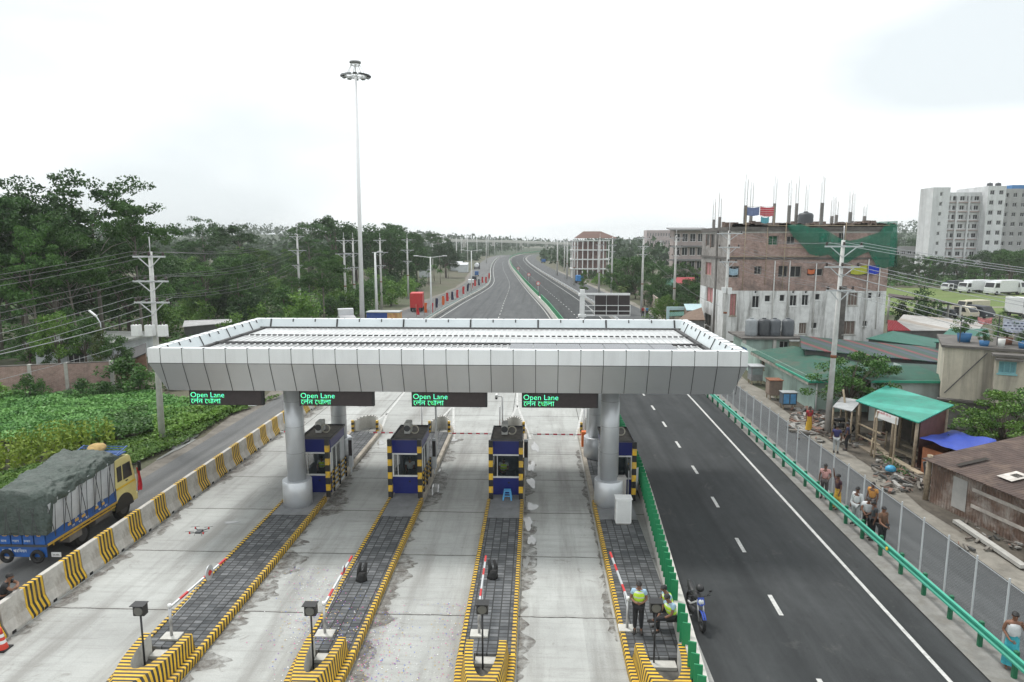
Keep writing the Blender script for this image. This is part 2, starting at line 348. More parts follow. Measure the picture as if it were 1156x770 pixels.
# toll plaza concrete
def plaza_mat():
    m,nt,b=base_mat('plaza_concrete'); v=coords(nt); xyz=sep(nt,v)
    wob=math_(nt,'MULTIPLY',math_(nt,'SUBTRACT',noise(nt,v,.8,4,.7),.5),.16)
    yy=math_(nt,'ADD',math_(nt,'MULTIPLY',math_(nt,'ADD',xyz[1],wob),1/4.42),.18)
    fr=math_(nt,'FRACT',yy); fl=math_(nt,'FLOOR',yy)
    xx=math_(nt,'FLOOR',math_(nt,'MULTIPLY',math_(nt,'ADD',xyz[0],16.6),1/4.55))
    wn=_n(nt,'ShaderNodeTexWhiteNoise',noise_dimensions='2D'); cb=_n(nt,'ShaderNodeCombineXYZ'); nt.links.new(fl,cb.inputs[0]); nt.links.new(xx,cb.inputs[1]); nt.links.new(cb.outputs[0],wn.inputs['Vector'])
    big=noise(nt,v,.28,5,.65); st=noise(nt,coords(nt,(1.1,.1,1)),.9,5,.65); tr=noise(nt,coords(nt,(.25,2.6,1)),1.4,5,.75); fine=noise(nt,v,22,4,.7)
    c=mixc(nt,mapr(nt,big,.35,.65,0,1),(.33,.335,.32),(.44,.45,.43))
    c=mixc(nt,mapr(nt,st,.47,.66,0,.7),c,(.225,.22,.205)); c=mixc(nt,mapr(nt,tr,.5,.72,0,.55),c,(.235,.23,.215))
    k=math_(nt,'MULTIPLY',mapr(nt,wn.outputs[0],0,1,.92,1.06),mapr(nt,fine,.25,.75,.86,1.1)); cmb=_n(nt,'ShaderNodeCombineColor')
    for i in range(3): nt.links.new(k,cmb.inputs[i])
    c=mixc(nt,1.,c,cmb.outputs[0],'MULTIPLY')
    hn_=noise(nt,v,1.1,6,.75,1.2); c=mixc(nt,mapr(nt,hn_,.6,.7,0,.55),c,(.17,.155,.135))
    # broom lines across the far slabs
    br=math_(nt,'FRACT',math_(nt,'MULTIPLY',math_(nt,'ADD',xyz[1],math_(nt,'MULTIPLY',wob,.6)),2.1)); brm=math_(nt,'MULTIPLY',math_(nt,'LESS_THAN',br,.1),math_(nt,'MULTIPLY',mapr(nt,xyz[1],36.,46.,.35,1),mapr(nt,tr,.35,.65,0,.55)))
    c=mixc(nt,brm,c,(.2,.19,.17))
    lj=math_(nt,'LESS_THAN',math_(nt,'FRACT',math_(nt,'MULTIPLY',math_(nt,'ADD',xyz[0],math_(nt,'MULTIPLY_ADD',wob,.3,11.15)),1/4.72)),.009); lj=math_(nt,'MULTIPLY',lj,math_(nt,'GREATER_THAN',xyz[1],43.5)); jt=math_(nt,'MAXIMUM',math_(nt,'LESS_THAN',fr,.011),lj); gl=mapr(nt,math_(nt,'ABSOLUTE',math_(nt,'SUBTRACT',fr,.005)),0,.03,.35,0)
    c=mixc(nt,gl,c,(.2,.18,.155)); c=mixc(nt,jt,c,(.05,.047,.042))
    nt.links.new(c,b.inputs['Base Color']); b.inputs['Roughness'].default_value=.85; bumpn(nt,b,fine,.2,.01); return m
struct(MB().quad((-17.4,-30,.004),(5.3,-30,.004),(5.0,62.5,.004),(-17.4,62.5,.004)),'plaza_pavement',plaza_mat())
paint=mat('road_paint',(.5,.5,.48),.7,.2,6,dirt=(.2,.2,.19),damt=.8,dscale=4)
mk=MB()
def line(mb,pts,wd,z=.012):
    for p,q in zip(pts,pts[1:]):
        p=Vector(p[:2]);q=Vector(q[:2]); d=(q-p).normalized(); n=Vector((-d.y,d.x))*wd/2
        mb.quad((*(p-n),z),(*(q-n),z),(*(q+n),z),(*(p+n),z))
line(mk,[(rgt(y),y) for y in ys(-10,900)],.135); line(mk,[(med(y)+.75,y) for y in ys(100,900)],.15)
line(mk,[(lft(y)+.35,y) for y in ys(100,900)],.15); line(mk,[(med(y)-.75,y) for y in ys(63,900)],.15)
for k in range(-2,110):
    y=17.0+k*4.72
    line(mk,[((med(y)+rgt(y))/2-.03,y),((med(y+1.35)+rgt(y+1.35))/2-.03,y+1.35)],.15)
for k in range(0,70):
    y=64+k*5.2; line(mk,[((med(y)+lft(y))/2+.4,y),((med(y+2)+lft(y+2))/2+.4,y+2)],.13)
for P in ([(584,437),(584,458),(573,480)],[(584,458),(599,496)],[(512,452),(512,497)],[(512,458),(489,482)],[(462,436),(437,467),(428,491)],[(437,467),(414,483)],[(659,455),(650,496)]):
    line(mk,[G(*p) for p in P],.16)
struct(mk,'lane_markings',paint)
# dirt washed along the kerbs, and puddles
def blob_strip(mb,x,y0,y1,wmax,seed,z,side=1,step=.13,gap=0.):
    rnd=random.Random(seed); y=y0; prev=None; w_=0
    while y<y1:
        w_=max(.05,min(wmax,w_+rnd.uniform(-.28,.28)*wmax+.06*(wmax*.5-w_))); 
        if rnd.random()<gap: w_=.02
        cur=((x,y,z),(x+side*w_,y,z))
        if prev: mb.quad(prev[0],prev[1],cur[1],cur[0])
        prev=cur; y+=step*rnd.uniform(.6,1.3)
dirt=MB()
for i,(xr,y0,y1,wm) in enumerate(((-10.1,17,40,1.1),(-5.38,17,42,.8),(-.52,17,38,.6),(-16.72,15,60,.7))): blob_strip(dirt,xr,y0,y1,wm,i+5,.010)
blob_strip(dirt,2.62,20,40,.3,31,.010,-1)
struct(dirt,'mud_stains',mudm:=mat('wet_mud',(.085,.066,.052),.65,.4,3,dirt=(.24,.22,.19),damt=.7,dscale=2.2))
mn=mudm.node_tree; mud_f=noise(mn,coords(mn),2.6,6,.7,.6); mn.links.new(mapr(mn,mud_f,.36,.72,0,.85),mn.nodes['Principled BSDF'].inputs['Alpha'])
pud=MB()
def blob(mb,cx,cy,rx,ry,seed,z):
    rnd=random.Random(seed); n=22; ph=[rnd.uniform(0,6) for _ in range(4)]
    pts=[]
    for j in range(n):
        t=2*PI*j/n; k=1+.22*math.sin(2*t+ph[0])+.18*math.sin(3*t+ph[1])+.12*math.sin(5*t+ph[2])+.08*math.sin(7*t+ph[3]); pts.append((cx+rx*k*math.cos(t),cy+ry*k*math.sin(t),z))
    mb.poly(pts)
for i,(px,py,rx,ry) in enumerate(((600,545,.2,.75),(599,572,.28,.55),(596,590,.2,.7),(600,527,.2,.8),(604,505,.2,1),(600,610,.15,.5),(490,553,.28,.7),(492,530,.2,.7),(500,505,.2,.6),(508,497,.4,.4),(430,500,.25,.5),(433,505,.3,.3),(261,590,.35,.12),(209,497,.5,1.3),(203,505,.2,1.8),(594,635,.12,.5))):
    p=G(px,py); blob(pud,p.x,p.y,rx,ry,i+40,.016)
struct(pud,'puddles',mat('puddle_water',(.32,.32,.31),.08,.1,1,spec=.8))
# ================================================================ CONCRETE BARRIER (west edge of the plaza)
barb=stripe('barrier_stripe',YEL,BLK,(0,1,0),.2,.5,dirt=(.25,.17,.07),damt=.5,dscale=2)
barc=mat('barrier_concrete',(.5,.48,.44),.9,.16,2.2,bump=.15,dirt=(.24,.2,.16),damt=.8,dscale=1.3)
prof=[(-.28,.0),(.28,0),(.28,.1),(.13,.42),(.09,1.1),(-.09,1.1),(-.13,.42),(-.28,.1)]
proto=None; P_=1.955
for k in range(24):
    y=15.65+k*P_
    n=ORD[k]
    lab=f'half striped concrete barrier block, {n} in the row counted from the traffic cone'
    if proto is None:
        proto=thing('concrete_barrier',lab,'barrier',(-17.06,y,0),0,'concrete barrier blocks along the service road')
        b1=MB(); b1.xprism(prof,.0,1.02,'y'); o=b1.build('plain_half',barc,proto); bevel(o,.018)
        b2=MB(); b2.xprism([(p[0]*1.02,p[1]*1.004) for p in prof],1.024,1.93,'y'); o=b2.build('striped_half',barb,proto); bevel(o,.012,1)
        MB().box(.24,.3,.14,.3,.0,.1).build('lifting_slot',black_rub,proto); MB().box(.24,.3,1.62,1.78,.0,.1).build('lifting_slot',black_rub,proto)
    else: dup(proto,(-17.06+random.Random(k).uniform(-.03,.03),y,0),R(random.Random(k).uniform(-.7,.7)),lab)
# ================================================================ CANOPY
X0,X1,Yf,Yb=-16.5,8.72,28.0,39.55
cn=thing('toll_canopy','long aluminium canopy on round columns spanning the toll lanes','canopy',(-3.88,33.8,0))
ox,oy=-3.88,33.8
def C(mb,name,m,parent=cn): # shift to local
    mb.v=[(v[0]-ox,v[1]-oy,v[2]) for v in mb.v]; return mb.build(name,m,parent)
alu_shaded=mat('aluminium_shaded',(.62,.63,.64),.38,.03,1,metal=.75); seam=mat('panel_seam',(.05,.05,.05),.7,.1)  # darker copy of the fascia aluminium: underside shade put into the colour
zt,zm,zb=8.0,7.36,6.08; ins=.5
fa=MB()
def ringpts(d,z): return [(X0+d,Yf+d,z),(X1-d,Yf+d,z),(X1-d,Yb-d,z),(X0+d,Yb-d,z)]
fa.loft([ringpts(0,zm),ringpts(0,zt),ringpts(.38,zt),ringpts(.38,7.45)],caps=False,sm=False)
C(fa,'fascia',alu)
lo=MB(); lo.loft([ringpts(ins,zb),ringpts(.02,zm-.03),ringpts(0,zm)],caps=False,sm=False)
C(lo,'lower_fascia',alu_shaded)
so_=MB(); so_.quad((X0+ins,Yf+ins,zb),(X0+ins,Yb-ins,zb),(X1-ins,Yb-ins,zb),(X1-ins,Yf+ins,zb)); C(so_,'soffit',alu_shaded)
sm_=MB()
k=0; x=X0+.55
while x<X1-.2:
    dx=0
    for yy,s in ((Yf,-1),(Yb,1)):
        sm_.bar((x,yy+s*.001,zm),(x,yy+s*.001,zt+.002),.022,.012)
        sm_.bar((x,yy+s*.001,zm-.02),(x,yy-s*(ins-.01),zb+.005),.022,.012)
        sm_.box(x-.03,x+.03,min(yy,yy-s*.13),max(yy,yy-s*.13),zt-.01,zt+.012)
    x+=.937
y=Yf+.6
while y<Yb-.2:
    for xx,s in ((X0,-1),(X1,1)):
        sm_.bar((xx+s*.001,y,zm),(xx+s*.001,y,zt+.002),.012,.022); sm_.bar((xx+s*.001,y,zm-.02),(xx-s*(ins-.01),y,zb+.005),.012,.022)
        sm_.box(min(xx,xx-s*.36),max(xx,xx-s*.36),y-.025,y+.025,zt-.005,zt+.012)
    y+=.937
for z_ in (zm,): sm_.box(X0-.004,X1+.004,Yf-.006,Yf+.01,z_-.012,z_+.01)
C(sm_,'panel_joints',seam)
dk=MB(); dk.quad((X0+.3,Yf+.3,7.46),(X1-.3,Yf+.3,7.46),(X1-.3,Yb-.3,7.52),(X0+.3,Yb-.3,7.52))
roofm=mat('roof_sheet',(.52,.53,.53),.5,.1,.5,metal=.2,dirt=(.38,.38,.37),damt=.5)
rb=MB(); x=X0+.75
while x<X1-.7: rb.box(x-.03,x+.03,Yf+1.15,Yb-1.0,7.47,7.52); x+=.3
dk.v+=[];C(dk,'roof_deck',roofm); C(rb,'standing_seam',roofm)
pl=MB()
for yy in (Yf+1.25,Yf+4.3,Yf+7.2,Yb-1.35):
    x=X0+.8
    while x<X1-.8: pl.box(x,x+.19,yy-.06,yy+.06,7.56,7.62); x+=.3
pl.box(X0+.4,X1-.4,Yb-1.02,Yb-.86,7.5,7.6); pl.box(X0+.75,X0+.95,Yf+.8,Yb-1,7.48,7.6); pl.box(X1-.95,X1-.75,Yf+.8,Yb-1,7.48,7.6)
pl.box(X0+.8,X1-.8,Yf+4.5,Yf+4.62,7.56,7.63)
C(pl,'roof_clips',seam)
# inner parapet lining leaning inwards, with black clips
ip=MB(); e=.38
ip.loft([ringpts(e,zt-.02),ringpts(e+.22,7.5)],caps=False,sm=False)
PLM=(mat('parapet_sheet',(.66,.71,.72),.35,.06,.7,metal=.2,dirt=(.5,.55,.56),damt=.4))
cl_=ip; x=X0+1.
i=0
while x<X1-.6:
    ln=.5 if i%3==0 else .16
    cl_.bar((x,Yb-e-.01,zt),(x,Yb-e-.01-.22*ln/.5,zt-ln),.09 if i%3==0 else .06,.03,1); x+=1.3; i+=1
y=Yf+.9;i=0
while y<Yb-.5:
    ln=.5 if i%3==0 else .16
    for xx,s in ((X0+e+.01,1),(X1-e-.01,-1)): cl_.bar((xx,y,zt),(xx+s*.22*ln/.5,y,zt-ln),.03,.05,1)
    y+=.95;i+=1
C(ip,'parapet_lining',[PLM,seam])
panel=mat('solar_panel',(.12,.125,.14),.25,.08,1,metal=.3)
for i in range(7):
    xx=-1.2+i*1.08
    sp=MB(); sp.box(xx,xx+1.05,Yf+2.0,Yf+3.9,7.66,7.70); C(sp,'solar_panel',panel)
colm=mat('column_cladding',(.6,.62,.64),.36,.05,.7,metal=.4,dirt=(.45,.46,.47),damt=.3)
COLS=[(-11.22,30.45),(3.45,31.0),(-11.2,37.35),(3.43,38.1)]
for (cx_,cy_) in COLS:
    q=MB()
    q.tube([(cx_,cy_,1.42),(cx_,cy_,6.1)],.43,40)
    o=C(q,'column',colm)
    q=MB(); q.tube([(cx_,cy_,0.0),(cx_,cy_,1.40),(cx_,cy_,1.42)],[.67,.67,.645],44); q2=C(q,'pedestal',colm,cn)
    q=MB()
    for z_ in (2.75,4.0,5.2): q.tube([(cx_,cy_,z_-.008),(cx_,cy_,z_+.008)],.433,40)
    C(q,'column_joints',mat('joint_grey',(.3,.31,.32),.6,.05))
# LED signs
def text_mesh(txt,size,name,m,parent,loc,rot=(PI/2,0,0),ext=.004,sx=1.,thin=0.):
    cu=bpy.data.curves.new(name,'FONT'); cu.body=txt; cu.size=size; cu.extrude=ext; cu.resolution_u=3; cu.offset=thin
    o=bpy.data.objects.new(name,cu); COL.objects.link(o)
    me=bpy.data.meshes.new_from_object(o.evaluated_get(bpy.context.evaluated_depsgraph_get())); bpy.data.objects.remove(o)
    me.materials.clear(); me.materials.append(m)
    n=bpy.data.objects.new(name,me); COL.objects.link(n); n.parent=parent; n.location=loc; n.rotation_euler=rot; n.scale=(sx,1,1); return n
def ledm():
    m,nt,b=base_mat('led_letters'); v=coords(nt); f=noise(nt,v,9,2,.5); c=mixc(nt,mapr(nt,f,.35,.65,0,1),(.08,1,.2),(.12,.85,.75))
    b.inputs['Base Color'].default_value=(.05,.2,.08,1); nt.links.new(c,b.inputs['Emission Color']); b.inputs['Emission Strength'].default_value=.95; return m
led=ledm(); ledface=mat('led_face',(.035,.026,.026),.6,.15,6)
sdesc=['LED lane sign hanging at the end of the canopy above the striped barriers','LED lane sign hanging between the two round columns nearest the truck','LED lane sign hanging over the canopy middle, above the second booth','LED lane sign hanging above the booth with the blue stool']
s0=None
for i,(xl) in enumerate((-15.17,-10.3,-5.38,-.61)):
    loc=(xl+1.64,28.66,5.74)
    if s0 is None:
        s0=thing('lane_sign',sdesc[0],'LED sign',loc,0,'LED lane signs under the canopy')
        bevel(MB().box(-1.64,1.64,0,.2,-.35,.35).build('housing',black,s0),.01,1)
        MB().box(-1.61,1.56,-.012,-.002,-.33,.33).build('display_face',ledface,s0)
        MB().box(.95,1.3,.02,.14,-.385,-.352).build('cable_box',white_paint,s0)
        q=MB(); q.bar((-1.2,.1,.35),(-1.2,.1,.5),.06,.06).bar((1.2,.1,.35),(1.2,.1,.5),.06,.06); q.build('hanger',steel,s0)
        text_mesh('Open Lane',.33,'english_lettering',led,s0,(-1.58,-.02,.0),sx=1.03,thin=-.003)
        for tx_,u_ in (('\u09c7\u09b2\u09a8',0),('\u09c7',1.98),('\u09be\u09b2\u09be',2.98)): text_mesh(tx_,.31,'bengali_lettering',led,s0,(-1.56+u_*.31,-.02,-.27),thin=-.002)
        q=MB(); kx=-1.56+2.34*.31; kp=lambda u,v:(kx+u*.31,-.022,-.27+v*.31); st_=lambda P,w_:[q.bar(kp(*a),kp(*b_),w_,.006,up=(0,1,0)) for a,b_ in zip(P,P[1:])]
        st_([(.58,.66),(.58,0)],.016); st_([(.58,.2),(.4,.08),(.22,.14),(.2,.3),(.33,.36),(.42,.28)],.014); st_([(.2,.3),(.05,.42),(.08,.58),(.22,.56),(.2,.44)],.013); st_([(.33,.36),(.4,.5),(.34,.62)],.012); st_([(.46,.64),(.66,.64)],.016)
        q.build('bengali_lettering',led,s0)
    else: dup(s0,loc,0,sdesc[i])
# ================================================================ ISLANDS
pave=brickm('paver',(.065,.07,.075),(.16,.165,.17),(.035,.036,.036),1.,.3,.2,.022,dirt=(.03,.03,.03),damt=.6,dscale=.7,bump=.5,offset=0.)
pave_old=mat('island_concrete',(.2,.205,.21),.85,.2,2,bump=.2,dirt=(.11,.11,.11))
kerbc=mat('kerb_concrete',(.4,.36,.3),.9,.2,3,bump=.2,dirt=(.16,.13,.1),damt=.7)
whitetrim=white_paint
def ellring(hw,b_,z,th,y0,s=1): return (hw*math.cos(th),y0-s*b_*abs(math.sin(th)),z)
nosem=stripe('nose_stripe',YEL,BLK,(0,1,-.32),.155,.5,dirt=(.2,.13,.05),damt=.45,dscale=2)
def island(xl,xr,label,y_far=43.2,wall_right=False):
    xc=(xl+xr)/2; hw=(xr-xl)/2; root=thing('traffic_island',label,'traffic island',(xc,30,0),0,'traffic islands between the toll lanes')
    N=-11.2  # local y where the nose begins (Y=19.4)
    top=MB().box(-hw+.15,hw-.15,N+.12,-.9,0,.205); o=top.build('paving',pave,root)
    MB().box(-hw+.15,hw-.15,-.9,4.9,0,.21).build('concrete_apron',pave_old,root)
    MB().box(-hw+.2,hw-.2,4.9,y_far-30-.05,0,.205).build('far_paving',pave,root)
    # straight kerbs, painted
    for s in (-1,1):
        if wall_right and s==1: continue
        k=MB(); y=N
        while y<1.3:
            a,b_=y,min(y+.098,1.3); sh=.07
            ring=lambda yy,o_: [(s*hw,yy+o_,0),(s*hw,yy+o_*.8,.2),(s*(hw-.03),yy,.245),(s*(hw-.155),yy,.245),(s*(hw-.155),yy,.2)]
            idx=int(round((y-N)/.098))%2
            k.loft([ring(a,-sh),ring(b_,-sh)],m=idx,closed=False,caps=False,sm=False); y+=.098
        recalc(k.build('striped_kerb',yb,root))
        k=MB(); k.xprism([(s*hw,0),(s*hw,.22),(s*(hw-.03),.245),(s*(hw-.2),.245),(s*(hw-.2),.1)],1.3,y_far-30,'y'); recalc(k.build('plain_kerb',kerbc,root))
    # pointed nose in front, U-shaped wall behind
    for nm,yy,sg,ht,mats in (('nose_wall',N,1,.72,[nosem,nosem,concrete_pale]),('end_wall',y_far-30,-1,.85,[concrete_pale,yb[1]])):
        seg=64; rings=[];kr=[]
        for j in range(seg+1):
            th=PI*(1-j/seg)
            lag=0
            rings.append([ellring(hw-.2,3.7 if sg>0 else 1.9,.22,max(0,min(PI,th-.07*math.sin(th)*0)),yy,sg),ellring(hw-.28,2.45 if sg>0 else 1.7,ht,th,yy,sg),ellring(hw-(.5 if sg>0 else .36),1.72 if sg>0 else 1.45,ht,th,yy,sg),ellring(hw-(.5 if sg>0 else .36),1.72 if sg>0 else 1.45,-.05,th,yy,sg)])
            kr.append([ellring(hw,4. if sg>0 else 2.1,0,th,yy,sg),ellring(hw,4. if sg>0 else 2.1,.22,th,yy,sg),ellring(hw-.03,3.97 if sg>0 else 2.07,.245,th,yy,sg),ellring(hw-.2,3.7 if sg>0 else 1.9,.245,th,yy,sg)])
        q=MB(); q.loft(rings,m=lambda i,j:(2 if j==2 else 0) if sg>0 else (1 if j==1 and i%6<3 else 0),caps=True,sm=False); recalc(q.build(nm,mats,root))
        q=MB(); q.loft(kr,m=lambda i,j:0,closed=False,caps=False,sm=False); recalc(q.build('nose_kerb' if sg>0 else 'end_kerb',[nosem] if sg>0 else [kerbc],root))
    MB().box(-hw+.45,hw-.45,N-1.8,N+.11,-.02,.02).build('pit_floor',mat('pit_dark',(.09,.085,.075),.8,.4,3),root)  # pit floor in a dark, mottled tone
    MB().box(-hw+.54,hw-.54,N-.25,N+.11,.02,.12).build('pit_ledge',concrete_pale,root)
    # striped caps and stub posts of the end wall
    for s in (-1,1):
        q=MB()
        for i in range(5): q.box(s*(hw-.22)-.075,s*(hw-.22)+.075,y_far-30-.2,y_far-30-.05,.2+i*.15,.35+i*.15,i%2)
        q.build('end_post',yb,root)
    return root
IS=[(-12.15,-10.1,'paved island with striped kerbs carrying the column nearest the truck'),(-7.12,-5.4,'paved island between two lanes strewn with confetti near its nose'),(-2.32,-.56,'paved island with the blue stool in front of its booth'),(2.7,4.72,'wider paved island beside the green-panelled median wall, with vested workers')]
for i,(a,b_,l) in enumerate(IS): island(a,b_,l,42.9,i==3)
# things on the islands -------------------------------------------------
gate_l=['silver swing gate with a round disc beside the pair of striped barriers and flying drone','silver swing gate with red bands on the confetti-strewn island','silver swing gate with red bands on the island with the blue stool','silver swing gate with red bands beside the standing worker in vest']
for i,(px,py,ang) in enumerate(((194,719,-9),(367,716,-2),(541,716,0),(708,710,5))):
    p=G(px,py,.21); g=thing('swing_gate',gate_l[i],'gate',p,0,'swing gates on the islands')
    MB().cyl(0,0,.05,1.0,.045,n=12).build('post',steel,g); MB().box(-.28,.28,-.2,.2,0,.05).build('base_slab',concrete_pale,g)
    MB().cyl(0,0,1.0,1.1,.065,.05,n=12).build('post_cap',white_paint,g)
    L=2.9; d=Vector((-math.sin(R(ang)),math.cos(R(ang)),.07)).normalized(); q=MB()
    for j in range(7): q.bar(d*(L*j/7+.05)+Vector((0,0,.98)),d*(L*(j+1)/7+.05)+Vector((0,0,.98)),.06,.06,1 if j in (1,4,6) else 0)
    q.build('arm',[galv,red],g)
    q=MB(); q.tube([(0,0,.6),d*.9+Vector((.05,0,.75)),d*1.7+Vector((0,0,.97))],.012,6); q.build('stay_wire',galv,g)
    if i in (0,1):
        q=MB(); c_=d*2.0+Vector((0,0,1.0)); q.tube([c_+Vector((-.02,0,0)),c_+Vector((.02,0,0))],.26 if i==0 else .16,20); dd=q.build('disc',galv,g); MB().tube([c_+Vector((.022,0,0)),c_+Vector((.03,0,0))],.1,14).build('disc_mark',red,dd)
sig_l=['black signal lamp on a post in the nose pit of the island nearest the truck','black signal lamp on a post in the confetti-strewn nose pit','black signal lamp on a post in the nose of the blue stool island','black signal lamp in front of the standing vested worker']
for i,(px,py,zz) in enumerate(((164,756,1.9),(354,756,1.9),(545,756,1.95),(738,752,1.9))):
    p=G(px,py,.0); g=thing('signal_lamp',sig_l[i],'signal lamp',p,0,'signal lamps at the island noses')
    MB().cyl(0,0,0,zz-.15,.028,n=10).build('post',black,g)
    h=bevel(MB().box(-.17,.17,-.1,.12,zz-.16,zz+.18).build('lamp_box',black,g),.015,1)
    MB().tube([(0,-.12,zz),(0,-.1,zz)],[.125,.135],20).build('lens',mat('lens_grey',(.12,.12,.11),.3,.1),g)
    MB().box(-.2,.2,-.2,.12,zz+.185,zz+.2).build('visor',black,g)
for i,(px,py,l) in enumerate(((408,655,'black plastic-wrapped twin cable stub on the confetti island'),(556,652,'black plastic-wrapped twin cable stub on the island with the blue stool'))):
    p=G(px,py,.21); g=thing('wrapped_stub',l,'cable stub',p,0,'wrapped cable stubs')
    q=MB(); rr=random.Random(i)
    q.loft([[(.2*(1-.4*t+.12*rr.random())*math.cos(2*PI*j/12)+.05*t,.2*(1-.4*t)*math.sin(2*PI*j/12),.32*t) for j in range(12)] for t in (0,.3,.6,1)],caps=True); q.build('wrapping',black_rub,g)
    for s in (-1,1):
        q=MB(); q.tube([(s*.1,0,.1),(s*.11+.02,.06,.38),(s*.1-(.06 if i else -.06),.16,.62)],[.085,.075,.05],9); q.build('prong',black_rub,g)
# booms and barrier machines at the far ends
for i,(x,l) in enumerate(((-7.0,'red and white boom barrier closing the lane behind the second booth'),(-2.2,'red and white boom barrier behind the booth with the blue stool'),(2.92,'red and white boom with orange barrier machine near the rear column'))):
    g=thing('boom_barrier',l,'boom barrier',(x,40.0,.21),0,'boom barriers across the toll lanes')
    bevel(MB().box(-.17,.17,-.2,.2,0,.95).build('machine',orange,g),.02,1)
    q=MB()
    for j in range(12): q.bar((-.2-j*.24,-.25,.8),(-.2-(j+1)*.24,-.25,.8),.04,.07,j%2)
    q.build('boom',[mat('boom_red',(.55,.03,.06),.5,.1),white_paint],g)
    MB().cyl(-.0,.5,0,2.3,.05,n=10).build('post',white_paint,g)
# end boom seen between barrier wall and the nearest column
g=thing('boom_barrier','red and white boom barrier across the lane beside the striped barriers','boom barrier',(-12.0,40,.21),0,'boom barriers across the toll lanes')
bevel(MB().box(-.17,.17,-.2,.2,0,.95).build('machine',orange,g),.02,1)
q=MB()
for j in range(14): q.bar((-.2-j*.24,-.25,.8),(-.2-(j+1)*.24,-.25,.8),.04,.07,j%2)
q.build('boom',[MATS.get('boom_red') or red,white_paint],g)
# cameras on white posts
for x,yy,hh,l in ((-5.75,38.,3.4,'white camera post behind the second toll booth'),(-2.05,40.6,2.9,'white camera post behind the booth with the blue stool'),(3.0,38.9,3.3,'white camera post beside the orange barrier machine')):
    g=thing('camera_post',l,'camera post',(x,yy,.21),0,'camera posts on the islands')
    MB().cyl(0,0,0,hh,.06,n=10).build('post',white_paint,g); MB().bar((0,0,hh),(-.35,-.1,hh+.05),.05,.05).build('arm',white_paint,g)
    h=bevel(MB().box(-.42,-.28,-.35,.15,hh+.02,hh+.17).build('camera',white_paint,g),.02,1); MB().cyl(-.35,-.25,hh-.1,hh+.02,.07,.08).build('dome',black,g)
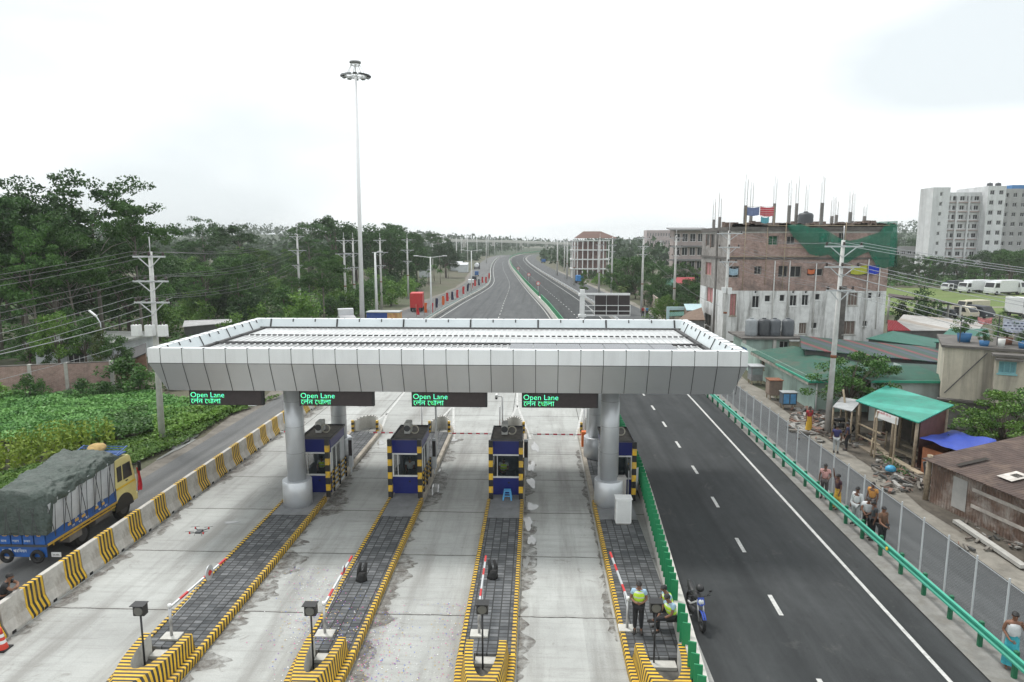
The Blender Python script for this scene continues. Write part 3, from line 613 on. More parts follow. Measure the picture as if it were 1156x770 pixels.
# ================================================================ TOLL BOOTHS
booth_post=[black,yb[0]]
def booth(xc,label,stool=False,mon=True):
    g=thing('toll_booth',label,'toll booth',(xc,33.1,.21),0,'toll booths on the islands'); a=.72; y0,y1=-1.2,1.2; H_=2.72
    W=mat('booth_white',(.62,.64,.66),.5,.06,2,dirt=(.45,.45,.44),damt=.3); fr=white_paint
    bevel(MB().box(-a,a,y0,y0+.06,0,.86).build('front_panel',blue,g),.008,1)
    bevel(MB().box(-a,a,y0,y0+.06,2.05,H_).build('header_panel',blue,g),.008,1)
    q=MB(); q.box(-a,-a+.07,y0-.015,y0+.06,.86,2.05).box(a-.07,a,y0-.015,y0+.06,.86,2.05).box(-a+.07,a-.07,y0-.015,y0+.06,.86,.94).box(-a+.07,a-.07,y0-.015,y0+.06,1.98,2.05).box(-a+.26,-a+.29,y0,y0+.05,.94,1.98); wf=q.build('front_window_frame',fr,g)
    MB().quad((-a+.07,y0+.03,.94),(a-.07,y0+.03,.94),(a-.07,y0+.03,1.98),(-a+.07,y0+.03,1.98)).build('front_pane',glass,wf)
    for s in (-1,1):
        nm='side_panel'; x0,x1=sorted((s*a,s*(a-.05)))
        q=MB(); q.box(x0,x1,y0+.06,y1,0,.95,0).box(x0,x1,y0+.06,y1,2.25,H_,1).box(x0,x1,.45,y1,.95,2.25,0).box(x0,x1,y0+.06,y0+.2,.95,2.25,0); q.build(nm,[W,blue],g)
        q=MB(); xm=s*(a+.006); q.bar((xm,y0+.2,.97),(xm,.45,.97),.04,.06).bar((xm,y0+.2,2.2),(xm,.45,2.2),.04,.06).bar((xm,-.35,.97),(xm,-.35,2.2),.05,.04).bar((xm,y0+.2,.97),(xm,y0+.2,2.2),.05,.04); f_=q.build('side_window_frame',fr,g)
        MB().quad((s*(a-.02),y0+.2,.97),(s*(a-.02),.45,.97),(s*(a-.02),.45,2.2),(s*(a-.02),y0+.2,2.2)).build('side_pane',glass,f_)
    MB().box(-a,a,y1-.05,y1,0,H_).build('rear_panel',mat('booth_inside',(.1,.12,.13),.6,.1),g)
    MB().box(-a+.05,a-.05,y0+.07,y1-.06,.0,.03).build('booth_floor',darkgrey,g)
    MB().box(-a+.05,a-.05,y0+.07,y0+.5,.72,.76).build('counter',mat('counter_grey',(.2,.2,.2),.5,.1),g)
    q=MB(); q.box(-a-.05,a+.05,y0-.05,y1+.05,H_,H_+.03,0); q.box(-a-.05,a+.05,y0-.05,y0,H_+.03,H_+.09,1).box(-a-.05,a+.05,y1,y1+.05,H_+.03,H_+.09,1).box(-a-.05,-a,y0,y1,H_+.03,H_+.09,1).box(a,a+.05,y0,y1,H_+.03,H_+.09,1)
    q.build('roof',[mat('booth_roof',(.17,.155,.14),.85,.3,3,dirt=(.22,.2,.18)),darkgrey],g)
    ac=bevel(MB().box(-.28,.02,-.35,.35,H_+.05,H_+.6).build('air_conditioner',mat('ac_white',(.55,.55,.52),.6,.08,3,dirt=(.35,.33,.3)),g),.02,1)
    q=MB(); q.tube([(.02,-.3,H_+.3)]+[(.24+.2*math.cos(t),-.3,H_+.28+.2*math.sin(t)) for t in [PI-.4*j for j in range(15)]],.03,7); q.build('coiled_pipe',mat('pipe_cream',(.5,.47,.38),.7,.1),ac)
    q=MB(); q.tube([(-.13,-.355,H_+.33),(-.13,-.345,H_+.33)],.16,18); q.build('fan_grille',darkgrey,ac)
    for s in (-1,1):
        q=MB(); zz=0
        for i in range(9): q.box(s*(a-.0)-.1,s*(a-.0)+.1,y0-.62,y0-.44,i*.322,(i+1)*.322,i%2)
        q.build('corner_post',booth_post,g)
    q=MB()
    for z_ in (.3,.55,.8,1.05):
        for j in range(10): q.bar((a+.06,y0-.4+j*.28,z_),(a+.06,y0-.4+(j+1)*.28,z_),.04,.07,j%2)
    for yy in (y0+.2,y0+1.2,y0+2.35): q.box(a+.02,a+.1,yy-.04,yy+.04,0,1.12,0)
    q.build('side_rail',booth_post,g)
    q=MB(); q.box(a+.08,a+.3,y1+.35,y1+.55,.35,1.95); sgn=bevel(q.build('fee_display',W,g),.02,1); MB().box(a+.15,a+.22,y1+.42,y1+.5,0,.35).build('display_post',W,sgn)
    MB().box(a+.1,a+.28,y1+.335,y1+.345,1.0,1.85).build('display_screen',ledface,sgn)
    if mon:
        q=MB(); q.box(-.02,.4,y0+.3,y0+.34,.84,1.14).box(.15,.22,y0+.31,y0+.35,.76,.85); q.build('monitor',black,g)
    MB().tube([(.12,y0-.012,.62),(.12,y0,.62)],.05,12).build('speak_hole',black,g)
    return g
BX=[-10.75,-6.28,-1.42,3.95]
bl=['blue toll booth partly behind the column nearest the truck','blue toll booth with operator standing free of the columns','blue toll booth with a light blue stool before it','blue toll booth mostly hidden behind the column by the highway']
for x,l in zip(BX,bl): booth(x,l)
st=thing('plastic_stool','light blue plastic stool in front of a booth','stool',(-1.35,31.35,.21)); sb=mat('stool_blue',(.12,.42,.75),.4,.08)
bevel(MB().box(-.17,.17,-.17,.17,.42,.46).build('seat',sb,st),.015)
for sx in (-1,1):
    for sy in (-1,1): MB().bar((sx*.13,sy*.13,.42),(sx*.2,sy*.2,0),.05,.05).build('leg',sb,st)
q=MB()
for s in (-1,1): q.bar((-.17,s*.16,.2),(.17,s*.16,.2),.03,.03).bar((s*.16,-.17,.2),(s*.16,.17,.2),.03,.03)
q.build('stretcher',sb,st)
# cabinets by the column
cb=thing('control_cabinet','white metal control cabinet in front of the column base','cabinet',G(703,590,.21)); bevel(MB().box(-.34,.34,-.25,.25,.06,1.15).build('body',white_paint,cb),.015); MB().box(-.37,.37,-.28,.28,1.15,1.19).build('lid',white_paint,cb); MB().box(-.3,.3,-.2,.2,0,.06).build('plinth',concrete,cb); MB().box(-.28,.28,-.256,-.25,.15,1.08).build('door',mat('cab_door',(.66,.67,.66),.5,.05),cb)
cb=thing('meter_cabinet','grey steel cabinet standing behind the white one','cabinet',G(700,574,.21)+Vector((-.1,.6,0))); bevel(MB().box(-.42,.42,-.2,.2,.5,1.35).build('body',mat('grey_cab',(.36,.35,.33),.6,.15,3,dirt=(.25,.22,.2)),cb),.015); MB().box(-.38,-.32,-.15,.15,0,.5).box(.32,.38,-.15,.15,0,.5).build('stand',steel,cb)
cb=thing('leaning_board','pale board leaning against the median wall by the cabinets','board',(4.75,32.0,.21)); MB().poly([(-.3,-.2,.1),(.3,.5,.1),(.32,.55,1.25),(-.28,-.15,1.3)]).poly([(-.3,-.17,.1),(-.28,-.12,1.3),(.32,.58,1.25),(.3,.53,.1)]).build('sheet',mat('board_grey',(.5,.52,.53),.5,.08),cb)
# ================================================================ MEDIAN WALL
mw=thing('median_wall','low concrete median wall carrying a row of green anti-glare panels','wall',(5.15,30,0))
q=MB(); Y=ys(-20,92)
q.loft([[(med(y)-5.15-.2,y-30,0),(med(y)-5.15-.12,y-30,.78),(med(y)-5.15+.24,y-30,.82),(med(y)-5.15+.3,y-30,0)] for y in Y],sm=False); recalc(q.build('wall',concrete_pale,mw))
pp=None; kk=0; y=14.5
for y in [15.2+.5*i for i in range(150)]:
    if 19.85<y<20.85 or 18.0<y<18.6 : continue
    kk+=1
    if kk>98: break
    o=None
    if pp is None: pp=bevel(MB().box(-.115,.115,-.025,.025,-.3,.66).build('anti_glare_panel',greenp,mw),.01,1); o=pp
    else: o=pp.copy(); COL.objects.link(o); o.parent=mw
    o.location=(med(y)-5.15-.1,y-30,.82+.02*math.sin(y*9)); o.rotation_euler=(0,0,R(-18)+.05*math.sin(y*5))
# far medians
mf=thing('median_wall','long concrete median with a green strip of panels curving into the distance','wall',(0,92,0)); q=MB(); q.loft([[(med(y)-.3,y-92,0),(med(y)-.2,y-92,.8),(med(y)+.2,y-92,.8),(med(y)+.3,y-92,0)] for y in ys(92,900)],sm=False); recalc(q.build('wall',concrete_pale,mf))
for a,b_ in ((92,140),(146,900)):
    q=MB(); q.loft([[(med(y)-.06,y-92,.8),(med(y)-.06,y-92,1.65),(med(y)+.06,y-92,1.65),(med(y)+.06,y-92,.8)] for y in ys(a,b_)],sm=False); recalc(q.build('anti_glare_screen',greenp,mf))
# ================================================================ GUARD RAILS AND MESH FENCE (east side)
def wbeam(f,y0,y1,name,m,parent,oy,ox,step=1.55):
    q=MB(); prof=[(.0,.31),(-.07,.29),(-.07,.23),(.0,.19),(.0,.12),(-.07,.08),(-.07,.02),(0,0)]
    Y=[];y=y0
    while y<y1: Y.append(y); y+=step
    Y.append(y1)
    q.loft([[(f(y)-ox+p[0],y-oy,.52+p[1]) for p in prof] for y in Y],closed=False,caps=False,sm=False)
    return q.build(name,m,parent)
RX=lambda y: 13.72 if y<62 else rgt(y)+1.62
FX=lambda y: 14.5 if y<62 else rgt(y)+2.45
gr=thing('guard_rail','green corrugated guard rail on dark green posts along the highway edge','guard rail',(13.72,30,0))
wbeam(RX,13.2,72,'beam',railgreen,gr,30,13.72)
pp=None
for i in range(38):
    y=13.9+i*1.55
    if pp is None:
        pp=bevel(MB().box(.0,.13,-.065,.065,0,.88).build('post',railpost,gr),.02,1); o=pp
    else: o=pp.copy(); COL.objects.link(o); o.parent=gr
    o.location=(RX(y)-13.72+.02,y-30,.0)
MB().tube([(-.12,-4.5,.7),(-.08,-4.5,.7)],.07,10).build('reflector',mat('reflector_yellow',(.8,.5,.02),.4,.05),gr)
g2=thing('guard_rail','pale galvanised guard rail curving away beyond the message sign','guard rail',(10,100,0)); wbeam(lambda y:rgt(y)+1.62,72.5,480,'beam',galv,g2,100,10,6)
q=MB(); y=73
while y<480: q.box(rgt(y)+1.6-10,rgt(y)+1.72-10,y-100-.06,y-100+.06,0,.8); y+=max(4,y*.04)
o=q.build('posts',galv,g2); o['kind']='stuff'
g3=thing('guard_rail','pale guard rail on a concrete kerb beside the line of red flags','guard rail',(-17,100,0)); wbeam(lambda y:lft(y)-.75,62,520,'beam',mat('rail_pale',(.42,.5,.47),.5,.1),g3,100,-17,6)
q=MB(); q.loft([[(lft(y)-.95+17,y-100,0),(lft(y)-.95+17,y-100,.35),(lft(y)-.62+17,y-100,.35),(lft(y)-.62+17,y-100,0)] for y in ys(62,520)],sm=False); q.build('kerb',concrete,g3)
def fencemesh():
    m,nt,b=base_mat('chain_link'); v=coords(nt); xyz=sep(nt,v); out=nt.nodes['Material Output']
    a=math_(nt,'ADD',xyz[1],xyz[2]); d=math_(nt,'SUBTRACT',xyz[1],xyz[2])
    ta=math_(nt,'LESS_THAN',math_(nt,'FRACT',math_(nt,'MULTIPLY',a,1/.12)),.016); td=math_(nt,'LESS_THAN',math_(nt,'FRACT',math_(nt,'MULTIPLY',d,1/.12)),.016)
    f=math_(nt,'MAXIMUM',ta,td); b.inputs['Base Color'].default_value=(.4,.42,.42,1); b.inputs['Roughness'].default_value=.6
    tr=_n(nt,'ShaderNodeBsdfTransparent'); mx=_n(nt,'ShaderNodeMixShader'); nt.links.new(f,mx.inputs[0]); nt.links.new(tr.outputs[0],mx.inputs[1]); nt.links.new(b.outputs[0],mx.inputs[2]); nt.links.new(mx.outputs[0],out.inputs[0]); return m
mf_=thing('mesh_fence','tall wire mesh fence with slim grey posts between highway and side road','fence',(14.5,30,0))
q=MB(); Y=[13.9+i*1.55 for i in range(40)]
for a,b_ in zip(Y,Y[1:]): q.quad((FX(a)-14.5,a-30,.12),(FX(b_)-14.5,b_-30,.12),(FX(b_)-14.5,b_-30,2.15),(FX(a)-14.5,a-30,2.15))
q.build('wire_mesh',fencemesh(),mf_)
q=MB(); 
for z_ in (2.15,):
    for a,b_ in zip(Y,Y[1:]): q.bar((FX(a)-14.5,a-30,z_),(FX(b_)-14.5,b_-30,z_),.015,.015)
q.build('top_wire',galv,mf_)
pp=None
for i,y in enumerate(Y):
    if pp is None: pp=MB().box(-.022,.022,-.022,.022,0,2.25).build('post',mat('fence_post_grey',(.5,.52,.53),.5,.08),mf_); o=pp
    else: o=pp.copy(); COL.objects.link(o); o.parent=mf_
    o.location=(FX(y)-14.5,y-30,.05)
# ================================================================ UTILITY POLES AND WIRES
ins=mat('insulator',(.05,.035,.03),.4,.2)
def upole(x,y,h,label,arms,lean=0.,transf=False,side=0,r=.17,group='concrete utility poles'):
    g=thing('utility_pole',label,'utility pole',(x,y,-.05),0,group)
    tx=lean*h
    MB().tube([(0,0,0),(tx,0,h)],[r*1.25,r*.72],8).build('pole',pole_concrete,g)
    MB().tube([(tx*.97,0,h*.97),(tx,0,h+.9)],.035,6).build('lightning_rod',steel,g)
    for (z_,ln,k) in arms:
        cx=lean*z_+side*ln*.25; q=MB(); q.bar((cx-ln/2,-.16,z_),(cx+ln/2,-.16,z_),.1,.1); q.bar((cx-ln*.36,-.16,z_),(lean*z_,-.1,z_-.7),.05,.05).bar((cx+ln*.36,-.16,z_),(lean*z_,-.1,z_-.7),.05,.05)
        a=q.build('crossarm',galv,g)
        for j in range(k):
            xx=cx-ln/2+.12+(ln-.24)*j/(k-1)
            MB().tube([(xx,-.16,z_+.05),(xx,-.16,z_+.14),(xx,-.16,z_+.2),(xx,-.16,z_+.28)],[.04,.1,.06,.09],8).build('insulator',ins,a)
    MB().tube([(lean*5.1,0,5.0),(lean*5.1,0,5.2)],r*1.15,8).build('clamp_band',mat('rust',(.2,.08,.04),.9,.3,5),g)
    if transf:
        for xx in (-.85,0,.8):
            t=MB(); t.box(xx-.24,xx+.24,-.62,-.2,6.75,7.45); o=bevel(t.build('transformer',white_paint,g),.04); MB().tube([(xx-.1,-.4,7.45),(xx-.1,-.4,7.66)],[.05,.03],7).tube([(xx+.1,-.4,7.45),(xx+.1,-.4,7.66)],[.05,.03],7).build('bushing',ins,o)
        MB().bar((-1,-.18,6.72),(1,-.18,6.72),.08,.1).build('platform',galv,g)
    return g
A3=[(11.6,2.4,4)]
upole(-23.75,41.2,11.9,'concrete utility pole with three white transformers beside the field',[(11.6,2.0,3),(10.1,2.2,4),(8.8,2.2,4)],.012,True)
e=upole(19.3,44.6,12.6,'tall concrete pole at the debris heap beside the side road',[(12.2,2.4,3),(10.9,2.2,3),(9.4,1.8,3)],.016)
upole(19.75,72,13.6,'concrete pole with wide crossarm in front of the unfinished brick building',[(13.3,2.6,3),(11.9,2.2,3),(10.4,1.8,3)],.008)
MB().box(-.5,-.1,-.5,-.15,7.2,7.8).box(.1,.5,-.5,-.15,7.1,7.75).build('meter_box',white_paint,bpy.data.objects['utility_pole.002'])
Rr=[(760,361,'concrete pole beside the pale blue gate'),(724,353,'concrete pole beside the two walkers in red and blue'),(690,334,'concrete pole just behind the message sign'),(676,331,'concrete pole with street lamp arm, next beyond the message sign'),(661,296,'concrete pole before the white concrete frame building'),(648,322,'slim pole at the bend of the highway rail'),(640,315,None),(637,306,None),(629,311,'slim pole at the far edge rail beside blue stall'),(767,310,None),(711,292,None),(745,300,None)]
for i,(px,py,l) in enumerate(Rr):
    p=G(px,py); h=13.4 if i<4 else 12.8; 
    if i>=9: p=G(px,py)
    upole(p.x,p.y,h,l or 'thin far concrete pole in the row beyond the highway bend',[(h-.4,2.2,3),(h-1.8,2.0,3),(h-3.2,1.4,2)] if i<8 else [(h-.3,2,2)],.004,r=.19 if i<4 else .26,group='concrete utility poles' if l else 'far poles beyond the bend')
Lr=[(339.5,359,'concrete pole with two crossarms, first beyond the canopy roof'),(391,357,'concrete pole standing close behind the white high mast'),(401,354,'slim concrete pole immediately beside the high mast'),(431,349,'concrete pole between the white lamp post and dark trees'),(461,337,'concrete pole above the grassy rubble bank'),(474.5,309,'concrete pole before the dark dense trees near the red lorry'),(488.5,305,'concrete pole beside the palm-like trees of the side road'),(501,296,None),(508,292,None),(515.5,301,None),(521,292,None),(528,296,None),(538.5,292,None),(549,297,None),(551,290,None),(558.5,288,None),(566.5,287,None),(583.5,286,None),(596,285,None)]
for i,(px,py,l) in enumerate(Lr):
    p=G(px,py); h=AY(px,268.5 if i else 264,p.y).z
    upole(p.x,p.y,h,l or 'thin far concrete pole in the row along the side road',[(h-.4,2.4,3),(h-2.6,2.9 if i<7 else 2,3),(h-5.,2.0,3)] if i<7 else [(h-.4,2,2),(h-2,1.8,2)],0,r=.19 if i<5 else .28,group='concrete utility poles' if l else 'far poles along the side road')
def lamp(px,py,top,l,arm=1.6,r=.11,dbl=False,col=None):
    p=G(px,py); h=AY(px,top,p.y).z; g=thing('street_lamp',l,'street lamp',p,0,'white street lamps along the side road')
    MB().tube([(0,0,0),(0,0,h)],[r*1.3,r*.7],10).build('post',col or white_paint,g)
    for s in ((-1,1) if dbl else (1,)):
        MB().bar((0,0,h-.1),(s*arm,0,h+.15),.09,.09).build('arm',col or white_paint,g); bevel(MB().box(min(s*arm,s*(arm+.7)),max(s*arm,s*(arm+.7)),-.14,.14,h+.1,h+.24).build('lamp_head',white_paint,g),.02,1)
lamp(425.5,361,285,'thick white lamp post nearest the high mast',.5,.2); lamp(487,359,290,'white lamp post with angled arm among red flags',2.0,.13,True); lamp(532.5,331,283,'white lamp post beside the white car on the side road',1.8,.13,True)
lamp(662,304,283,'white lamp post rising from the far rail by the bend',1.5,.12); lamp(676,330,292,'white lamp post with long arm behind the message sign',2.5,.12)
sl=AY(113,361,60); g=thing('street_lamp','grey street lamp with pale bent head behind the brick wall','street lamp',(sl.x,60,0)); hh=sl.z
MB().tube([(0,0,0),(0,0,hh-.3),(-.35,0,hh+.35)],.05,8).build('post',galv,g); MB().bar((-.3,0,hh+.3),(-.95,0,hh+.85),.22,.1).build('lamp_head',white_paint,g)
# wires
wm=mat('wire',(.16,.16,.165),.7,.1); wml=mat('wire_pale',(.34,.35,.36),.6,.1)
def wire(a,b_,sag,l,r=.011,m=None,group='overhead power lines'):
    a=Vector(a);b_=Vector(b_); pts=[a.lerp(b_,t)-Vector((0,0,4*sag*t*(1-t))) for t in [i/14 for i in range(15)]]
    o=MB().tube([p-pts[7] for p in pts],r,5,caps=False).build('power_line',m or wm,None,pts[7]); tag(o,l,'power line',group)
LP=Vector((-23.6,41.04,0)); tgt=[('339',G(339.5,359),AY(339.5,264,G(339.5,359).y).z)]
p1,h1=tgt[0][1],tgt[0][2]
for k,(z_,dz,ln,n,nm) in enumerate(((11.85,.4,2.2,3,'topmost'),(10.35,2.6,2.5,3,'middle'),(9.05,5,2.5,3,'lowest'))):
    for j in range(n):
        xx=-ln/2+ln*j/(n-1)
        wire((LP.x+xx,LP.y,z_),(p1.x+xx*.8,p1.y-.16,h1-dz+.2),.9+.1*j,f'{nm} crossarm wire from transformer pole to the next pole, one of several',group=f'{nm} wires of the transformer pole, away')
        wire((LP.x+xx,LP.y,z_),(LP.x+xx-4.5,LP.y-42,z_-1.2+.1*j),1.0+.15*j,f'{nm} crossarm wire from transformer pole over the crop field, one of several',.012,wml if k==2 else wm,group=f'{nm} wires of the transformer pole, over the field')
for j,(z_,l) in enumerate(((9.3,'thick pale cable bundle slanting over the field to transformer pole'),(8.0,'thin cable over the field below transformer boxes'))):
    wire((LP.x,LP.y,z_-1.3),(LP.x-14,LP.y-24,z_-2.9),1.0,l,.028-.014*j,wml)
EP=[(19.5,44.5),(19.85,71.9)]
for j in range(3):
    for k,(za,zb_) in enumerate(((12.4,13.5),(11.1,12.1),(9.6,10.6))):
        wire((EP[0][0]-1+j,44.4,za),(EP[1][0]-1+j,71.8,zb_),.5,'wire from the debris heap pole to the brick building pole, one of nine',group='wires between the two nearest east poles')
        wire((EP[0][0]-1+j,44.4,za),(EP[0][0]+17+j,44.4-16-k*3,za-2.6-k*1.2),.5,'wire from the debris heap pole out over the roofs, one of nine',.017,wml,group='wires from the east pole over the roofs')
    p=G(760,361); wire((EP[1][0]-1+j,71.8,13.5),(p.x-1+j,p.y-.2,13.2),.7,'top wire from brick building pole to the blue gate pole, one of three',group='top wires behind the brick building pole')
    q_=G(724,353); wire((p.x-1+j,p.y-.2,13.2),(q_.x-1+j,q_.y-.2,13.2),.8,'top wire from the blue gate pole to the walkers pole, one of three',group='top wires above the walkers')
wire((19.4,44.5,10.4),(38,30,5.2),.2,'thick pale service cable crossing over the teal roof',.03,wml)
p=G(724,353)
wire((p.x,p.y,11),(24,88,4),1.2,'slack service cable from walkers pole down to the brick building',.02)
# ================================================================ HIGH MAST, MESSAGE SIGN
b0=G(409,361); Ym=99.; base=AY(409,361,Ym); top=AY(401.5,86,Ym)
g=thing('high_mast','very tall white mast with a ring of floodlights on top','high mast',(base.x,Ym,0)); hh=top.z; lx=top.x-base.x
MB().tube([(0,0,0),(lx,0,hh)],[.37,.16],14).build('shaft',mat('mast_white',(.9,.9,.9),.5,.04),g)
q=MB(); q.tube([(lx+1.5*math.cos(2*PI*j/24),1.5*math.sin(2*PI*j/24),hh) for j in range(25)],.07,6)
for j in range(6): t=PI*j/3; q.bar((lx,0,hh),(lx+1.5*math.cos(t),1.5*math.sin(t),hh),.08,.08); q.bar((lx+1.45*math.cos(t),1.45*math.sin(t),hh),(lx+.6*math.cos(t),.6*math.sin(t),hh+1.5),.07,.07)
q.tube([(lx+.65*math.cos(2*PI*j/16),.65*math.sin(2*PI*j/16),hh+1.5) for j in range(17)],.07,6); q.bar((lx,0,hh),(lx,0,hh+1.6),.18,.18); q.build('lamp_ring',white_paint,g)
MB().cyl(lx,0,hh+1.75,hh+1.95,.8,n=16).build('top_cap',mat('mast_cap',(.3,.3,.3),.6,.1),g)
for j in range(12):
    t=2*PI*j/12+.2; c_=Vector((lx+1.75*math.cos(t),1.75*math.sin(t),hh+.05)); d=Vector((math.cos(t),math.sin(t),-.25)); MB().bar(c_-d*.3,c_+d*.35,.55,.22).build('floodlight',darkgrey if j in (9,10,11,0,6) else mat('flood_grey',(.35,.36,.37),.5,.1),g)
g=thing('message_sign','white cantilever message sign with three dark panels over the highway rail','message sign',(AY(657,361,88).x,88,0)); vx=g.location.x
zt_=AY(657,327,88).z; xr=AY(711,345,88).x-vx; xl_=AY(671,345,88).x-vx; zp1=AY(690,332,88).z; zp0=AY(690,356,88).z
bevel(MB().box(-.3,.3,-.3,.3,0,zt_).build('post',white_paint,g),.03,1)
q=MB(); q.box(-.5,.5,-.4,.4,zp1-.25,zp1+.05).box(-.5,.5,-.4,.4,zp0-.2,zp0+.1); q.build('post_collar',white_paint,g)
q=MB(); q.box(0,xr,-.15,.15,zp1-.1,zp1+.12).box(0,xr,-.15,.15,zp0-.1,zp0+.05)
for k in range(2): z_=zp0+(zp1-zp0)*(.22+.26*k); q.bar((.3,-.5,z_),(xr,-.5,z_),.06,.08)
for k in range(4): xx=xl_+(xr-xl_)*k/3; q.bar((xx,-.5,zp0),(xx,-.5,zp0+(zp1-zp0)*.5),.05,.05); q.bar((xx,-.5,zp0),(xx,.1,zp0),.06,.06)
q.bar((.2,0,zp1-.9),(xl_,0,zp0+.2),.06,.06); q.build('cantilever_frame',white_paint,g)
for k in range(3):
    a=xl_+(xr-xl_)*k/3; b_=xl_+(xr-xl_)*(k+1)/3; h_=bevel(MB().box(a+.05,b_-.05,-.3,-.16,zp0+.12,zp1-.14).build('display_panel',ledface,g),.02,1); MB().box(a+.02,b_-.02,-.16,.05,zp0+.08,zp1-.1).build('panel_housing',white_paint,h_)
# round red signs on the median
for px,py,l in ((607.5,320,'round red sign on a thin post, nearest on the median'),(597,310,'pair-like round red sign on the median, in the middle of three'),(585,303,'round red sign on the median, farthest of three')):
    zc=2.6; y=itp([(0,0)],0); X_,Y_,u=ray(px,py); t=(zc-HC)/u; p=Vector((X_*t,Y_*t,0)); g=thing('round_sign',l,'road sign',p,0,'round signs on the median'); MB().cyl(0,0,.6,zc,.05,n=8).build('post',white_paint,g)
    MB().tube([(0,-.06,zc),(0,-.03,zc)],.5,20).build('disc',mat('sign_white',(.75,.74,.72),.5,.05),g); q=MB(); q.tube([(.43*math.cos(2*PI*j/20),-.08,zc+.43*math.sin(2*PI*j/20)) for j in range(21)],.07,6); q.build('red_ring',red,g)
# red and dark flags along the side road
fl=[(470,358.5,0),(479,356,2),(486,356,0),(491.5,350,1),(499,347,2),(503.6,342.5,0),(509.3,341,1),(515,338.5,0),(522,334,0),(527,331,1),(531.5,328.5,0),(535.3,325,0),(539.6,324,1),(543.6,321,0),(547.7,321,0),(551.3,316,0)]
fc=[mat('flag_red',(.5,.025,.03),.8,.15),mat('flag_navy',(.02,.025,.06),.8,.15),mat('flag_orange',(.6,.12,.03),.8,.15)]
for i,(px,py,k) in enumerate(fl):
    p=G(px,py); g=thing('banner_flag',f"{('red','dark navy','orange')[k]} upright banner flag by the pale rail, {ORD[i]} from the canopy",'flag',p,0,'banner flags along the side road')
    MB().cyl(0,0,0,2.2,.03,n=6).build('stick',bamboo,g); q=MB(); q.loft([[(.03+.02*math.sin(z_*4),-.02,z_),(.5+.06*math.sin(z_*3+i),-.1+.08*math.sin(z_*2+i),z_)] for z_ in (.45,.8,1.2,1.6,2.15)],closed=False,caps=False); q.build('cloth',fc[k],g)
# ================================================================ BUILDING HELPERS
def facade(mb,x0,x1,z0,z1,holes,depth=.25,m=0,tf=None):
    tf=tf or (lambda x,y,z:(x,y,z))
    xs=sorted({x0,x1,*[h[0] for h in holes],*[h[1] for h in holes]}); zs=sorted({z0,z1,*[h[2] for h in holes],*[h[3] for h in holes]})
    for a,b_ in zip(xs,xs[1:]):
        for c_,d in zip(zs,zs[1:]):
            mx,mz=(a+b_)/2,(c_+d)/2
            if any(h[0]<mx<h[1] and h[2]<mz<h[3] for h in holes): continue
            mb.quad(tf(a,0,c_),tf(b_,0,c_),tf(b_,0,d),tf(a,0,d),m(mx,mz) if callable(m) else m)
    for h in holes:
        a,b_,c_,d=h[:4]
        for p,q in (((a,c_),(b_,c_)),((b_,c_),(b_,d)),((b_,d),(a,d)),((a,d),(a,c_))):
            mb.quad(tf(p[0],0,p[1]),tf(q[0],0,q[1]),tf(q[0],depth,q[1]),tf(p[0],depth,p[1]),m((a+b_)/2,(c_+d)/2) if callable(m) else m)
def window(parent,x0,x1,z0,z1,tf,frame=white_paint,pane=darkglass,depth=.2,bars=1,fw=.07,sill=True,name='window'):
    q=MB(); B=lambda a,b_,c_,d,y0=depth-.06,y1=depth+.02:[q.quad(*[tf(*v) for v in F_]) for F_ in (((a,y0,c_),(b_,y0,c_),(b_,y0,d),(a,y0,d)),((a,y0,d),(b_,y0,d),(b_,y1,d),(a,y1,d)),((a,y0,c_),(a,y1,c_),(b_,y1,c_),(b_,y0,c_)),((a,y0,c_),(a,y0,d),(a,y1,d),(a,y1,c_)),((b_,y0,c_),(b_,y1,c_),(b_,y1,d),(b_,y0,d)))]
    B(x0,x0+fw,z0,z1);B(x1-fw,x1,z0,z1);B(x0+fw,x1-fw,z0,z0+fw);B(x0+fw,x1-fw,z1-fw,z1)
    for k in range(bars): xx=x0+(x1-x0)*(k+1)/(bars+1); B(xx-fw*.35,xx+fw*.35,z0+fw,z1-fw)
    if sill: B(x0-.08,x1+.08,z0-.1,z0,-.08,.02)
    o=q.build(name,frame,parent); MB().quad(tf(x0,depth,z0),tf(x1,depth,z0),tf(x1,depth,z1),tf(x0,depth,z1)).build('pane',pane,o); return o
def slab(mb,p,t=.06,m=0):
    n=len(mb.v); mb.v+=[tuple(v) for v in p]+[(v[0],v[1],v[2]-t) for v in p]; k=len(p)
    mb.f.append(tuple(n+i for i in range(k))); mb.f.append(tuple(n+k+i for i in reversed(range(k)))); mb.m+=[m,m]; mb.sm+=[False,False]
    for i in range(k): j=(i+1)%k; mb.f.append((n+j,n+i,n+k+i,n+k+j)); mb.m.append(m); mb.sm.append(False)
    return mb
def cloth(name,label,cat,p0,p1,drop,m,group=None,wav=.06,n=12):
    p0=Vector(p0);p1=Vector(p1); d=p1-p0; nn=Vector((-d.y,d.x,0)).normalized(); rings=[]
    for k in range(6):
        z_=drop*k/5; rings.append([p0+d*(i/n)-Vector((0,0,z_+.12*math.sin(PI*i/n)))+nn*(wav*math.sin(i*2.3)*k/5) for i in range(n+1)])
    c_=(p0+p1)/2-Vector((0,0,drop/2)); o=MB().loft([[v-c_ for v in r] for r in rings],closed=False,caps=False).build(name,m,None,c_); tag(o,label,cat,group); return o
